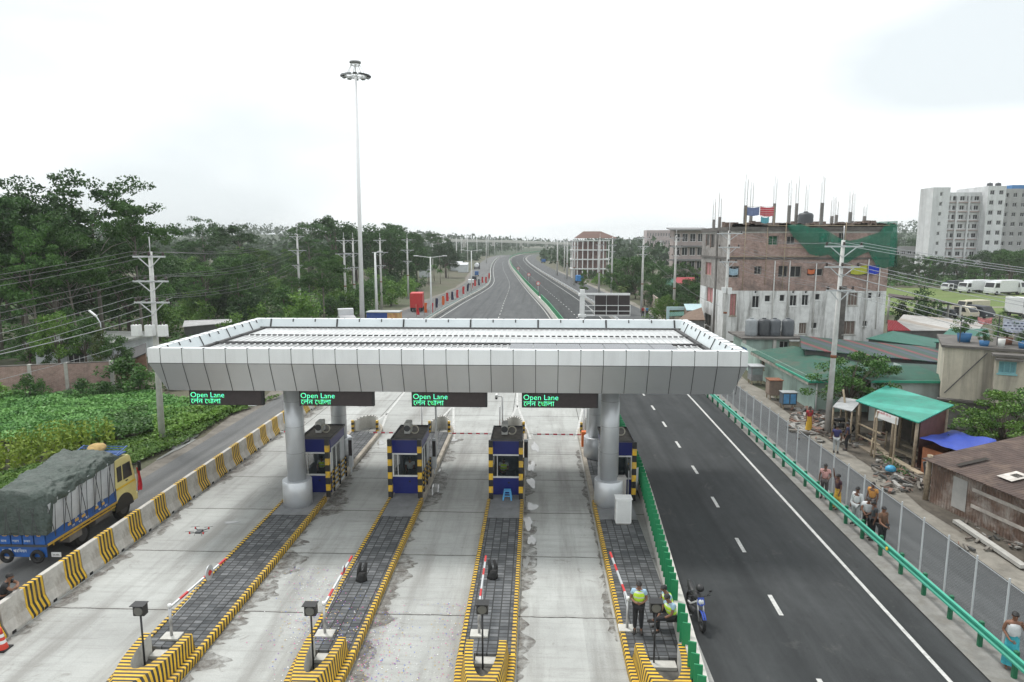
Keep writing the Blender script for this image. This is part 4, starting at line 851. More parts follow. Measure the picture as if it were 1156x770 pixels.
# ================================================================ UNFINISHED BRICK BUILDING
bx0=AY(822,300,86).x; bx1=AY(1003,300,86).x; byf,byb=86.,100.; W_=bx1-bx0
ub=thing('unfinished_building','unfinished four storey building of bare brick above stained white plaster','building',(bx0,byf,0))
brick=brickm('red_brick',(.33,.18,.145),(.42,.28,.235),(.33,.31,.29),1.,.25,.08,.012,rot=(PI/2,0,0),dirt=(.1,.085,.078),damt=.85,dscale=.4)
brick_s=brickm('red_brick_side',(.33,.175,.135),(.42,.265,.22),(.3,.28,.26),1.,.25,.08,.012,rot=(PI/2,0,PI/2),dirt=(.1,.085,.078),damt=.85,dscale=.4)
plas=mat('stained_plaster',(.7,.71,.7),.9,.14,1.2,bump=.15,dirt=(.17,.165,.155),damt=.95,dscale=1.1,streak=True)
fx=lambda cx:AY(770+cx*.2727,300,86).x-bx0
fz=lambda cy:AY(900,180+cy*.2727,86).z
ZB=fz(525); ZT=14.2
holes=[]
def H(c0,c1,d0,d1): h=(fx(c0),fx(c1),fz(d1),fz(d0)); holes.append(h); return h
smallw=[H(350,374,563,590),H(412,433,560,588),H(560,580,556,582),H(780,797,550,575),H(816,833,548,571),H(552,575,675,700),H(767,785,667,690)]
bigw=[H(298,328,565,615),H(455,484,562,607),H(505,533,560,605)]
board=[H(453,482,680,722),H(500,532,676,722),H(682,736,668,724),H(697,738,550,604),H(205,232,557,648)]
openb=[H(190,237,442,490),H(300,330,442,476),H(400,440,440,488),H(450,495,442,488),H(520,586,452,482),H(352,392,316,355),H(428,462,318,352),H(560,600,300,345),H(640,670,300,350),H(700,770,440,480)]
vent=[H(c-5,c+5,544,556) for c in (311,468,521)]
tfF=lambda x,y,z:(x,y,z)
q=MB(); facade(q,0,W_,0,ZT,holes,.3,lambda x,z:1 if z<ZB else 0); 
front=q.build('front_wall',[brick,plas],ub)
tfL=lambda x,y,z:(y,14-x,z)
lx_=lambda px:14-max(.3,min(13.7,((bx0/((px-606)/770))-byf)))   # along the west face, from the back
lh=[]
def HL(p0,p1,y0,y1):
    Yc=86+((p1-822)/(791-822))*14; a=14-(86+((p0-822)/(791-822))*14-86); b_=14-((p1-822)/(791-822))*14
    a=max(.4,a); h=(min(a,b_),max(a,b_),AY((p0+p1)/2,y1,(92)).z,AY((p0+p1)/2,y0,92).z); lh.append(h); return h
pk=[HL(797,804,297,312),HL(799,807,326,343)]; dk_=[HL(796,800,264,278),HL(801,806,264,280),HL(798,806,357,371)]
q=MB(); facade(q,0,14,0,ZT,lh,.3,lambda x,z:1 if z<ZB else 0,tfL); q.build('side_wall',[brick_s,plas],ub)
q=MB(); q.quad((W_,0,0),(W_,14,0),(W_,14,ZT),(W_,0,ZT)).quad((W_,14,0),(0,14,0),(0,14,ZT),(W_,14,ZT)); q.build('rear_walls',brick_s,ub)
q=MB(); 
for z_ in (3.3,ZB,10.4): q.box(.3,W_-.3,.31,13.7,z_-.2,z_)
q.box(-.02,W_+.02,-.02,14.02,ZT-.75,ZT-.45); o=q.build('floor_slab',concrete,ub)
# band between brick floors and roof edge
slabm=mat('dark_band',(.13,.12,.11),.9,.3,1.5,dirt=(.06,.055,.05),damt=.8)
q=MB(); q.box(-.1,W_+.1,-.12,.0-.003,10.25,10.5).box(-.12,-.003,-.12,14,10.25,10.5); q.box(-.15,W_+.15,-.16,-.025,ZT-.5,ZT+.02).box(-.16,-.025,-.16,14,ZT-.5,ZT+.02).box(fx(672)-.15,fx(685)+.1,-.06,-.003,0,ZB).box(-.08,-.003,5.2,5.9,0,ZT); q.build('edge_beam',slabm,ub)
pinkm=mat('pink_curtain',(.45,.2,.2),.9,.2); boardm=mat('boarded_window',(.16,.12,.1),.9,.3,5)
for h in smallw+vent: window(ub,*h,tfF,bars=0,sill=h not in vent,fw=.05)
for h in bigw: window(ub,*h,tfF,bars=1,fw=.055)
for h in board[:-1]: window(ub,*h,tfF,frame=concrete,pane=boardm,bars=2)
window(ub,*board[-1],tfF,frame=wood,pane=pinkm,bars=1)
for h in openb: window(ub,*h,tfF,frame=concrete,pane=[darkglass,mat('green_cloth_pane',(.01,.09,.04),.8,.2)][h is openb[5]],bars=1,sill=False,depth=.28)
for h in pk: window(ub,*h,tfL,frame=wood,pane=pinkm,bars=1,sill=False)
for h in dk_: window(ub,*h,tfL,frame=concrete,bars=1,sill=False)
for c_,d0,d1 in ((383,420,720),(445,420,650),(555,430,720),(770,412,700),(818,445,700),(345,280,520)): MB().cyl(fx(c_),-.14,max(.3,fz(d1)),fz(d0),.07 if c_!=345 else .04,n=8).build('drain_pipe',mat('pipe_white',(.6,.6,.58),.6,.08) if c_!=345 else bamboo,ub)
q=MB(); rr=random.Random(4)
for i in range(110):
    x=rr.uniform(0,W_); z0=ZT; q.box(x,x+rr.uniform(.2,1.2),.0,.22,z0-.05,z0+rr.uniform(.05,.5))
for i in range(60): x=rr.uniform(.5,W_-1.5); y=rr.uniform(.4,8); q.box(x,x+rr.uniform(.3,1.6),y,y+.6,ZT-.45,ZT-.45+rr.uniform(.3,1.3))
q.build('rooftop_masonry',mat('rubble_brick',(.16,.12,.1),.95,.4,2,dirt=(.3,.28,.26)),ub)
rebar=mat('rebar',(.22,.17,.15),.8,.2); stub=mat('column_stub',(.2,.19,.18),.95,.25,2)
for k,(c_,d,tp) in enumerate(((262,190,45),(286,200,85),(381,182,65),(443,190,75),(473,182,55),(513,215,100),(578,180,60),(622,235,130),(640,230,150),(697,218,105),(757,235,180),(836,255,115),(135,240,135),(182,235,120))):
    y_=(0.5,6,10)[k%3]; x=fx(c_)*(1+y_/86*.9) if k<12 else fx(c_); s=1+y_/86; zc=ZT-.45; z1=12.5+(fz(d)-12.5)*s; z2=12.5+(fz(tp)-12.5)*s; x=max(.3,min(W_-.3,(AY(770+c_*.2727,240,86+y_).x-bx0)))
    if k>=12: y_=9; 
    o=MB().box(x-.17,x+.17,y_-.16,y_+.16,zc,z1).build('roof_column',stub,ub)
    r_=random.Random(k)
    for sx in (-.15,.15):
        for sy in (-.13,.13): MB().tube([(x+sx,y_+sy,z1),(x+sx*1.05+r_.uniform(-.05,.05),y_+sy,z1+(z2-z1)*r_.uniform(.6,1))],.018,4).build('rebar_rod',rebar,o)
for z_,x0_,x1_ in ((fz(275),fx(345),fx(860)),(fz(402),fx(190),fx(560)),(fz(365),fx(390),fx(640))): MB().tube([(x0_,-.3,z_),(x1_,-.32,z_+.05)],.045,6).build('scaffold_pole',bamboo,ub)
for x_ in (fx(415),fx(660),fx(250)): MB().tube([(x_,-.35,ZB-.5),(x_+.1,-.33,ZT+.6)],.045,6).build('scaffold_pole',bamboo,ub)
# safety net
netm=mat('net_green',(.015,.16,.1),.8,.25,1.5)
ntn=netm.node_tree; ntn.nodes['Principled BSDF'].inputs['Alpha'].default_value=.72
q=MB(); prf=[(420,270,278),(450,270,318),(480,272,352),(520,280,390),(560,285,402),(600,300,395),(640,330,425),(680,335,430),(715,330,400),(760,315,385),(800,300,440),(835,262,452),(868,270,440)]
q.loft([[Vector((fx(a),-.35-.12*math.sin(a*.11)-.25*math.sin(t*PI),fz(b_+(c_-b_)*t)+.1*math.sin(a*.07+t*5))) for t in (0,.25,.5,.75,1)] for a,b_,c_ in prf],closed=False,caps=False)
o=q.build('safety_net',netm,None,(bx0,byf,0)); tag(o,'torn green safety net draped across the upper brick floor','safety net')
q=MB(); q.loft([[Vector((fx(862)+.3+.4*t+.15*math.sin(k*2),-.3+1.3*k,fz(255+190*t))) for t in (0,.3,.6,1)] for k in range(8)],closed=False,caps=False)
o=q.build('safety_net',netm,None,(bx0,byf,0)); tag(o,'green safety net hanging down the far corner of the brick building','safety net')
LZ=ZT+1.9
cl3=[stripe('cloth_red_pattern',(.55,.02,.04),(.6,.35,.36),(0,0,1),.22,.6,rough=.9),mat('cloth_blue',(.16,.2,.34),.9,.25,4),mat('cloth_cyan',(.12,.36,.42),.9,.15)]
rooft='washing on the unfinished roof'
cloth('hanging_cloth','red patterned sheet hung out on the unfinished roof','laundry',(bx0+fx(314),86.3,fz(193)),(bx0+fx(371),86.3,fz(195)),1.1,cl3[0],rooft)
cloth('hanging_cloth','blue grey sheet hung beside the red patterned sheet','laundry',(bx0+fx(258),86.35,fz(195)),(bx0+fx(312),86.35,fz(195)),1.0,cl3[1],rooft)
cloth('hanging_cloth','small cyan cloth hung below the red patterned sheet','laundry',(bx0+fx(318),86.2,fz(236)),(bx0+fx(352),86.2,fz(237)),.7,cl3[2],rooft)
q=MB(); q.bar((bx0+fx(256)-bx0,0.3,ZT-.4),(fx(256),.3,LZ+.6),.07,.07).bar((fx(374),.3,ZT-.4),(fx(374),.3,LZ+.6),.07,.07).bar((fx(256),.3,fz(194)),(fx(374),.3,fz(194)),.03,.03).bar((fx(316),.2,fz(236)),(fx(356),.2,fz(236)),.03,.03)
o=q.build('clothes_line',bamboo,None,(bx0,byf,0)); tag(o,'bamboo clothes line frame holding sheets on the unfinished roof','clothes line')
cloth('hanging_cloth','lime green cloth hung on the brick wall under the net','laundry',(bx0+fx(696),85.75,fz(438)),(bx0+fx(763),85.75,fz(436)),1.05,mat('cloth_lime',(.4,.42,.05),.9,.1),'washing on the brick wall')
cloth('hanging_cloth','bright blue cloth hung on the brick wall under the net','laundry',(bx0+fx(769),85.75,fz(436)),(bx0+fx(813),85.75,fz(435)),1.05,mat('cloth_royal',(.02,.05,.45),.9,.1),'washing on the brick wall')
cloth('hanging_cloth','orange clothes drying in a brick opening','laundry',(bx0+fx(520),85.9,fz(453)),(bx0+fx(550),85.9,fz(453)),.55,mat('cloth_orange',(.55,.15,.06),.9,.2))
cloth('hanging_cloth','pale blue clothes drying in the corner brick opening','laundry',(bx0+fx(195),85.9,fz(450)),(bx0+fx(232),85.9,fz(450)),.8,mat('cloth_pale',(.3,.42,.5),.9,.3,4))
tankm=mat('tank_plastic',(.05,.055,.06),.5,.15,1.5)
def tank(x,y,z,r,h,l,m=None,group='black water tanks'):
    g=thing('water_tank',l,'water tank',(x,y,z),0,group); q=MB(); zz=[0,.05,.3,.33,.6,.63,.85,.95,1]; rr=[.94,1,1,.97,1,.97,1,.8,.3]
    q.tube([(0,0,a*h) for a in zz],[r*b_ for b_ in rr],22); q.build('body',m or tankm,g); MB().cyl(0,0,h,h+.08,r*.32,n=14).build('lid',m or tankm,g)
tank(bx0+AY(770+513*.2727,240,91).x-bx0,91,ZT-.45,.95,2.4,'black water tank on the unfinished brick roof')
# ================================================================ LOW BUILDINGS ON THE EAST SIDE
pgreen=mat('pale_green_wall',(.4,.52,.46),.9,.12,1.2,dirt=(.2,.24,.21),damt=.7,dscale=.7,streak=True)
groof=corrm('green_roof_old',(.012,.085,.055),(0,1,0),.2,.7,dirt=(.1,.08,.06),damt=.75,dscale=.5)
# building with the four tanks
ty=69.; ta=AY(838,385,ty).x; tb=AY(906,385,ty).x; tz=AY(870,381,ty).z
tb_=thing('tank_house','small pale green house with a flat slab carrying four water tanks','building',(ta,ty,0)); wd=tb-ta
q=MB(); hs=[(wd*.62,wd*.78,tz-1.1,tz-.35)]; facade(q,0.4,wd-1.4,0,tz-.15,hs,.2); q.quad((.4,0,0),(.4,0,tz-.15),(.4,4.5,tz-.15),(.4,4.5,0)).quad((wd-1.4,0,0),(wd-1.4,4.5,0),(wd-1.4,4.5,tz-.15),(wd-1.4,0,tz-.15)); q.build('wall',pgreen,tb_)
window(tb_,*hs[0],tfF,bars=1); MB().box(-.2,wd+.2,-.5,4.6,tz-.15,tz+.02).build('roof_slab',slabm,tb_)
for xx in (.0,wd*.5,wd-.3): MB().box(xx,xx+.3,-.35,-.05,0,tz-.15).build('pillar',concrete_pale,tb_)
for i,(px,l) in enumerate(((848,'pale grey water tank, end one of the four by the canopy corner'),(862,'black water tank next to the pale grey one'),(874,'dark grey water tank third in the row of four'),(889,'dark grey water tank at the end nearest the striped roofs'))): tank(AY(px,375,ty+1.2).x,ty+1.2,tz+.02,.62,1.75,l,mat('tank_grey',(.26,.28,.29),.5,.1) if i==0 else (tankm if i==1 else mat('tank_dark',(.085,.095,.105),.5,.1)),'water tanks on the small slab')
# long pale green shed
cx_,cyy=20.55,50.0; sh=thing('long_shed','long pale green shed with mossy green tin roof beside the side road','building',(cx_,cyy,0)); L_=13.5; Wd=6.5; ez=2.45; rz_=2.85
q=MB(); facade(q,0,Wd,0,ez,[],.2); tfW=lambda x,y,z:(y,L_-x,z); hs=[(L_-12.4,L_-11.2,1.0,2.0),(L_-18.5,L_-16.5,.3,2.1)]; facade(q,0,L_,0,ez,hs,.2,0,tfW); q.poly([(0,0,ez),(Wd,0,ez),(Wd/2,0,rz_)]); q.build('wall',pgreen,sh)
window(sh,*hs[0],tfW,bars=1,frame=wood); window(sh,*hs[1],tfW,bars=1,frame=mat('blue_shutter',(.12,.25,.42),.7,.15),pane=mat('blue_shutter_pane',(.14,.28,.48),.7,.15),name='shutter')
q=MB(); slab(q,[(-.55,-.35,ez-.12),(Wd/2,-.35,rz_),(Wd/2,L_,rz_),(-.55,L_,ez-.12)],.06); slab(q,[(Wd/2,-.35,rz_),(Wd+.5,-.35,ez-.12),(Wd+.5,L_,ez-.12),(Wd/2,L_,rz_)],.06); rf=q.build('roof',groof,sh)
MB().box(-.62,-.5,-.4,L_*.5,ez-.2,ez-.06).box(-.55,Wd+.5,-.42,-.34,ez-.22,ez-.07).build('gutter',mat('gutter_green',(.03,.28,.18),.5,.1),rf)
MB().box(-.6,.0-.004,-.2,L_,ez-.42,ez-.2).build('eave_ledge',mat('eave_dirty',(.3,.28,.24),.95,.3,2,dirt=(.08,.07,.06),damt=.8),sh); MB().cyl(.1,-.08,0,ez-.1,.06,n=8).build('drain_pipe',white_paint,sh)
def kiosk(px,py,l,cat,name,w_,d,h,m,extra):
    p=G(px,py); g=thing(name,l,cat,p); bevel(MB().box(-w_/2,w_/2,-d/2,d/2,.35,h).build('body',m,g),.02,1); q=MB()
    for sx in (-1,1):
        for sy in (-1,1): q=MB().box(sx*(w_/2-.1)-.04,sx*(w_/2-.1)+.04,sy*(d/2-.1)-.04,sy*(d/2-.1)+.04,0,.35); q.build('leg',wood,g)
    extra(g,w_,d,h); return g
def ex_glass(g,w_,d,h):
    MB().box(-w_/2-.15,w_/2+.15,-d/2-.15,d/2+.15,h,h+.07).build('roof',galv,g); MB().box(-w_/2-.006,-w_/2-.002,-d/2+.1,d/2-.1,.9,h-.15).build('glass_front',mat('stall_glass',(.22,.26,.26),.15,.2),g); MB().box(-w_/2+.1,w_/2-.1,-d/2-.006,-d/2-.002,.9,h-.15).build('glass_side',mat('stall_glass',(.22,.26,.26),.15,.2),g)
def ex_blue(g,w_,d,h):
    for s in (0,1): MB().box(-w_/2+.06+s*w_*.48,-w_/2+s*w_*.48+w_*.44,-d/2-.02,-d/2-.004,.45,h-.08).build('door',mat('kiosk_door',(.1,.3,.55),.6,.2,3),g)
    MB().box(-w_/2-.05,w_/2+.05,-d/2-.05,d/2+.05,h,h+.05).build('roof',mat('kiosk_grey',(.3,.32,.32),.7,.15),g)
def ex_brown(g,w_,d,h): MB().box(-w_/2-.05,w_/2+.05,-d/2-.08,d/2+.08,h,h+.05).build('roof',mat('rust',(.2,.08,.04),.9,.3,5),g); MB().box(-w_/2-.02,-w_/2-.003,-d/2+.1,d/2-.1,.5,h-.1).build('shutter',mat('kiosk_shutter',(.26,.2,.16),.8,.2),g)
kiosk(852,433,'glass fronted tea stall against the pale green shed','stall','glass_stall',1.0,1.1,1.6,mat('stall_grey',(.2,.2,.2),.7,.2),ex_glass)
kiosk(873,450,'rusty brown wooden kiosk between glass stall and blue kiosk','kiosk','brown_kiosk',1.0,1.0,1.55,mat('kiosk_brown',(.2,.15,.12),.85,.25,3),ex_brown)
kiosk(889,461,'small kiosk with bright blue doors by the shed corner','kiosk','blue_kiosk',1.05,.75,1.25,mat('kiosk_dark',(.07,.09,.11),.8,.2),ex_blue)
# shed with pale wall behind the tree
y_=47.5; a=AY(1000,430,y_).x; b_=AY(1071,430,y_).x; z_=AY(1040,429,y_).z
sb_=thing('pale_shed','low pale shed with green roof edge behind the teal-roofed stall','building',(a,y_,0)); q=MB(); facade(q,-1,b_-a-.2,0,z_-.1,[]); q.quad((b_-a-.2,0,0),(b_-a-.2,7,0),(b_-a-.2,7,z_),(b_-a-.2,0,z_)); q.build('wall',mat('pale_wall',(.5,.56,.53),.9,.1,1.5,dirt=(.3,.33,.31),damt=.6,streak=True),sb_)
q=MB(); slab(q,[(-1.2,-.4,z_),(b_-a+.3,-.4,z_),(b_-a+.3,4.5,z_+.22),(-1.2,4.5,z_+.22)],.08); q.build('roof',groof,sb_)
MB().box(-1.2,b_-a+.3,-.45,-.38,z_-.14,z_+.03).build('gutter',MATS['gutter_green'],sb_)
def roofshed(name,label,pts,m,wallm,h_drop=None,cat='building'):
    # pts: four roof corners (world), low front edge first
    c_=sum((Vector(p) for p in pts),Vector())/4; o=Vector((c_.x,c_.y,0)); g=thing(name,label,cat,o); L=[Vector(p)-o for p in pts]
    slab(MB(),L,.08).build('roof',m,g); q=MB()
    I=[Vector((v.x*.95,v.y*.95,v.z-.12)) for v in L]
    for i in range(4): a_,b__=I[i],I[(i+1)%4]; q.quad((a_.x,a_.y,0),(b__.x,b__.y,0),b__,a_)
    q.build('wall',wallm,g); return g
stripeR=corrm('striped_roof',(.1,.1,.1),(1,.0,0),.2,.6,bands=([(.16,.025,.028),(.01,.05,.035),(.01,.05,.035),(.04,.055,.08),(.01,.05,.035)],.62),dirt=(.06,.05,.05),damt=.6)
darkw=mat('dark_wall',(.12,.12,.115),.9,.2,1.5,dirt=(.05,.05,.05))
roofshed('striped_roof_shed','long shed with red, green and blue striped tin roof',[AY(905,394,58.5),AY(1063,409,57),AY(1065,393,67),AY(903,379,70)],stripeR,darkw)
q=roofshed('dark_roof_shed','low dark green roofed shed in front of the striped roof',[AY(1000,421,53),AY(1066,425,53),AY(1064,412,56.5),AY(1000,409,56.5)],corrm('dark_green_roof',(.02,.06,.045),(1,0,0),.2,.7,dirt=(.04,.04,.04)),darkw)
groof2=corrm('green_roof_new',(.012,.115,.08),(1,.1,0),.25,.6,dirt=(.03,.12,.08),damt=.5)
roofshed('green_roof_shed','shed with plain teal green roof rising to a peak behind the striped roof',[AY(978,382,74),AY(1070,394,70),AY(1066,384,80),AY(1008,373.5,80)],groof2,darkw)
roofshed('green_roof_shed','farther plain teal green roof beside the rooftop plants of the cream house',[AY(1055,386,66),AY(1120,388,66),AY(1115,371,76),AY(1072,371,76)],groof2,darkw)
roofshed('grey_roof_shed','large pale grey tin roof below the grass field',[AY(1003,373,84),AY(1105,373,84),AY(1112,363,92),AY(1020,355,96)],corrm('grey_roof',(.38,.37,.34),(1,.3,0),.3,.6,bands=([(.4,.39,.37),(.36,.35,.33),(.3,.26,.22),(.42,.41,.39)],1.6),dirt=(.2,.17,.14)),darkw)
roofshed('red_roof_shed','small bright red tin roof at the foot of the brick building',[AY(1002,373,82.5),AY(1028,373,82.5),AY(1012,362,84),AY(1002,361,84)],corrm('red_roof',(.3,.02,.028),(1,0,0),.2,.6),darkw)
# open shelter with dark roof by the brick building
c_=AY(1044,338,106); g=thing('dark_shelter','dark flat shelter roof on posts at the edge of the grass field','shelter',(c_.x,106,0)); L=[v-Vector((c_.x,106,0)) for v in (AY(1003,334,106),AY(1086,344,101),AY(1072,341,104),AY(1003,331,111))]
slab(MB(),L,.25).build('roof',mat('shelter_dark',(.06,.04,.04),.8,.2),g)
for v in L+[L[0].lerp(L[1],.4),L[0].lerp(L[1],.7)]: MB().cyl(v.x*.97,v.y*.97,0,v.z-.2,.16,n=8).build('post',concrete,g)
# cream house
y_=46.; a=AY(1066,400,y_).x; zr=AY(1100,392,y_).z
ch=thing('cream_house','cream plastered flat-roofed house with rooftop plants and one blue window','building',(a,y_,0),R(-27)); crm=mat('cream_plaster',(.5,.46,.37),.9,.12,1.2,bump=.1,dirt=(.12,.11,.1),damt=.75,dscale=.7,streak=True)
q=MB(); facade(q,0,5.5,2.05,zr,[]); q.quad((0,0,2.05),(0,0,zr),(0,6,zr),(0,6,2.05)); q.quad((5.5,0,2.05),(5.5,6,2.05),(5.5,6,zr),(5.5,0,zr)); q.build('wall',crm,ch)
RC=lambda x,y,z:(a+x*math.cos(R(-27))-y*math.sin(R(-27)),y_+x*math.sin(R(-27))+y*math.cos(R(-27)),z)
xb=2.75; xw=3.35; hs=[(xw-.42,xw+.5,AY(1120,417,45.1).z,AY(1120,404,45.1).z)]
tfP=lambda x,y,z:(x,y-.9,z); q=MB(); facade(q,xb,xb+2.6,2.2,zr-.25,hs,.15,0,tfP); q.quad((xb,-.9,2.2),(xb,-.9,zr-.25),(xb,0,zr-.25),(xb,0,2.2)).quad((xb+2.6,-.9,2.2),(xb+2.6,0,2.2),(xb+2.6,0,zr-.25),(xb+2.6,-.9,zr-.25)).quad((xb,-.9,2.2),(xb,0,2.2),(xb+2.6,0,2.2),(xb+2.6,-.9,2.2)); q.build('bay',crm,ch)
window(ch,*hs[0],tfP,frame=mat('frame_teal',(.2,.42,.45),.6,.1),pane=mat('pane_teal',(.14,.32,.36),.3,.2),bars=2,depth=.1); MB().box(hs[0][0]-.25,hs[0][1]+.25,-1.4,-.9,hs[0][3]+.1,hs[0][3]+.22).build('sunshade',slabm,ch)
MB().box(.02,5.48,.02,5.9,0,2.05).build('lower_storey',mat('grimy_wall',(.17,.165,.15),.95,.3,1.5,dirt=(.04,.04,.038),damt=.9,streak=True),ch); MB().box(-.2,5.7,-.2,6,zr,zr+.16).build('roof_slab',slabm,ch); MB().box(xb-.2,xb+2.8,-1.15,-.25,zr-.25,zr-.1).build('bay_slab',slabm,ch)
q=MB(); q.bar((.2,-.12,2.4),(xb-.4,-.12,zr-.2),.05,.05); q.build('brace_cable',darkgrey,ch); MB().box(-.2,5.6,-.4,.01,1.92,2.047).build('ledge',slabm,ch)
potc=[mat('tub_blue',(.04,.16,.35),.6,.1),mat('tub_white',(.6,.6,.58),.6,.1),mat('pot_clay',(.25,.12,.08),.9,.2)]
POTS=[]
for i,(xx,yy,r,h,k,l) in enumerate(((2.2,.6,.3,.35,0,'round blue tub planter on the cream house roof'),(3.1,.4,.22,.55,1,'white bucket on the cream house roof edge'),(4.4,.6,.5,.45,0,'large square blue planter on the cream house roof'),(1.2,2.2,.45,.6,0,'blue barrel at the back of the cream house roof'),(3.6,2.2,.35,.45,2,'clay pot among rooftop plants'),(4.9,2.0,.35,.45,2,'clay pot under the drying clothes'))):
    g=thing('planter',l,'planter',RC(xx,yy,zr+.16),0,'planters on the cream house roof'); MB().tube([(0,0,0),(0,0,h)],[r*.8,r],14 if i!=2 else 4).build('pot',potc[k],g); POTS.append((*RC(xx,yy,zr+.16+h),i))
q=MB(); 
for xx in (.9,3.0,5.3): q.bar((xx,1.5,zr+.16),(xx,1.5,zr+2.1),.06,.06)
q.bar((.9,1.5,zr+2.),(5.3,1.5,zr+2.),.02,.02).bar((.9,1.5,zr+1.5),(5.3,1.5,zr+1.5),.02,.02); o=q.build('clothes_line',darkgrey,None,(a,y_,0),R(-27)); tag(o,'dark clothes line posts on the cream house roof','clothes line')
def chk(): return brickm('cloth_check',(.03,.04,.1),(.5,.52,.6),(.5,.52,.6),1.,.22,.18,.05,bump=0,rot=(PI/2,0,0))
cloth('hanging_cloth','navy and white checked cloth on the cream house roof line','laundry',RC(3.2,1.5,zr+2.0),RC(4.5,1.5,zr+2.0),.85,chk(),'washing on the cream house roof')
cloth('hanging_cloth','long peach garment on the cream house roof line','laundry',RC(4.7,1.4,zr+1.5),RC(5.2,1.4,zr+1.5),1.3,mat('cloth_peach',(.55,.3,.2),.9,.15),'washing on the cream house roof')
cloth('hanging_cloth','small red and white garment on the cream house roof line','laundry',RC(1.8,1.5,zr+2.0),RC(2.6,1.5,zr+2.0),.4,mat('cloth_mixed',(.5,.2,.2),.9,.7,5),'washing on the cream house roof')
g=thing('roof_shelter','dark flat-roofed rooftop shelter behind the peach garment','shelter',RC(4.3,3.0,zr+.16),R(-27)); MB().box(-.3,3,-.4,2.6,1.4,1.5).build('roof',slabm,g); MB().box(.1,2.6,.4,2.4,0,1.4).build('wall',darkw,g)
# teal roofed open stall with banner
T=[AY(966,452,42),AY(1037,477,36.5),AY(1077,457,39),AY(1001,435,45.5)]
tz0=min(v.z for v in T); c_=sum(T,Vector())/4; o0=Vector((c_.x,c_.y,0)); tl=thing('teal_stall','open timber stall under a bright teal tin roof','stall',o0); L=[v-o0 for v in T]
slab(MB(),L,.06).build('roof',corrm('teal_roof',(.02,.36,.27),(.8,.6,0),.18,.5,bands=([(.012,.27,.19),(.012,.24,.17),(.03,.33,.25),(.012,.25,.18)],.9),dirt=(.02,.28,.2),damt=.3),tl)
for (u,v) in ((.04,.05),(.33,.04),(.62,.04),(.95,.05),(.05,.9),(.5,.95),(.95,.9),(.5,.5)):
    p=(L[0]*(1-u)+L[1]*u)*(1-v)+(L[3]*(1-u)+L[2]*u)*v; MB().tube([(p.x,p.y,0),(p.x+.05,p.y,p.z-.06)],.09,8).build('post',wood,tl)
brn=mat('brown_door',(.12,.05,.04),.8,.25,3); q=MB()
a_=L[1]*.97+L[0]*.03; b__=L[2]*.97+L[3]*.03
w1=a_.lerp(b__,.12); w2=a_.lerp(b__,.85)
q.quad((w1.x,w1.y,0),(w2.x,w2.y,0),(w2.x,w2.y,w2.z-.1),(w1.x,w1.y,w1.z-.1)); q.build('end_wall',brn,tl)
w3=L[3].lerp(L[2],.5)*.9; q=MB(); q.quad((L[3].x*.9,L[3].y*.9,0),(L[2].x*.9,L[2].y*.9,0),(L[2].x*.9,L[2].y*.9,L[2].z-.2),(L[3].x*.9,L[3].y*.9,L[3].z-.2)); q.build('back_wall',mat('stall_back',(.06,.05,.04),.9,.3),tl)
q=MB()
for k in range(2): q.bar((L[0].x*.9,L[0].y*.9,.6+.7*k),(L[0].lerp(L[1],.45)*.95).to_tuple()[:2]+(.6+.7*k,),.06,.08)
q.build('rail',bamboo,tl)
MB().box(-2.2,1.2,-1.5,1.4,.0,.12).build('earth_floor',mat('earth_floor',(.2,.165,.125),.95,.2,3),tl)
g=thing('tin_lean_to','rusting grey tin lean-to between the pole and teal stall','stall',G(960,490)); o0=g.location.copy(); P4=[AY(940,459,43),AY(962,464,41.5),AY(973,452,43.5),AY(950,448,45.5)]
slab(MB(),[v-o0 for v in P4],.05).build('roof',corrm('rust_grey_roof',(.36,.37,.37),(1,.3,0),.15,.6,dirt=(.22,.09,.05),damt=.8),g)
for v in P4: w_=v-o0; MB().tube([(w_.x*.95,w_.y*.95,-o0.z),(w_.x*.95,w_.y*.95,w_.z-.05)],.06,7).build('post',wood,g)
for px,top,l in ((957,440,'tall leaning bamboo pole beside the tin lean-to'),(967,452,'second bamboo pole leaning by the teal roof')):
    p=G(px,492); t_=AY(px-5 if px==957 else px,top,p.y); d=t_-p; o=MB().tube([(0,0,0),tuple(d*.5+Vector((.04,0,0))),tuple(d)],[.08,.075,.06],8).build('bamboo_pole',bamboo,None,p); tag(o,l,'bamboo pole')
# shop banner
p=AY(1001,470,38.3); g=thing('banner_sign','white shop banner with red and green lettering under the teal roof','banner',(p.x,p.y,0)); bl_=AY(988,471,39.2)-p; br_=AY(1013,480,37.4)-p; tl_=AY(990,462.5,39.2)-p; tr_=AY(1014,471.5,37.4)-p
bl_.z+=p.z;br_.z+=p.z;tl_.z+=p.z;tr_.z+=p.z
dn=Vector((br_.y-bl_.y,-(br_.x-bl_.x),0)).normalized()*.04
q=MB(); q.quad(bl_,br_,tr_,tl_); q.quad(*[v-dn for v in (tl_,tr_,br_,bl_)]); q.build('board',mat('banner_white',(.66,.66,.64),.7,.05),g)
ang=math.atan2(br_.y-bl_.y,br_.x-bl_.x); hb=(tl_-bl_).length; wb=(br_-bl_).length; slope=math.atan2(br_.z-bl_.z,math.hypot(br_.x-bl_.x,br_.y-bl_.y))
ux=(br_-bl_).normalized(); uz=(tl_-bl_).normalized()
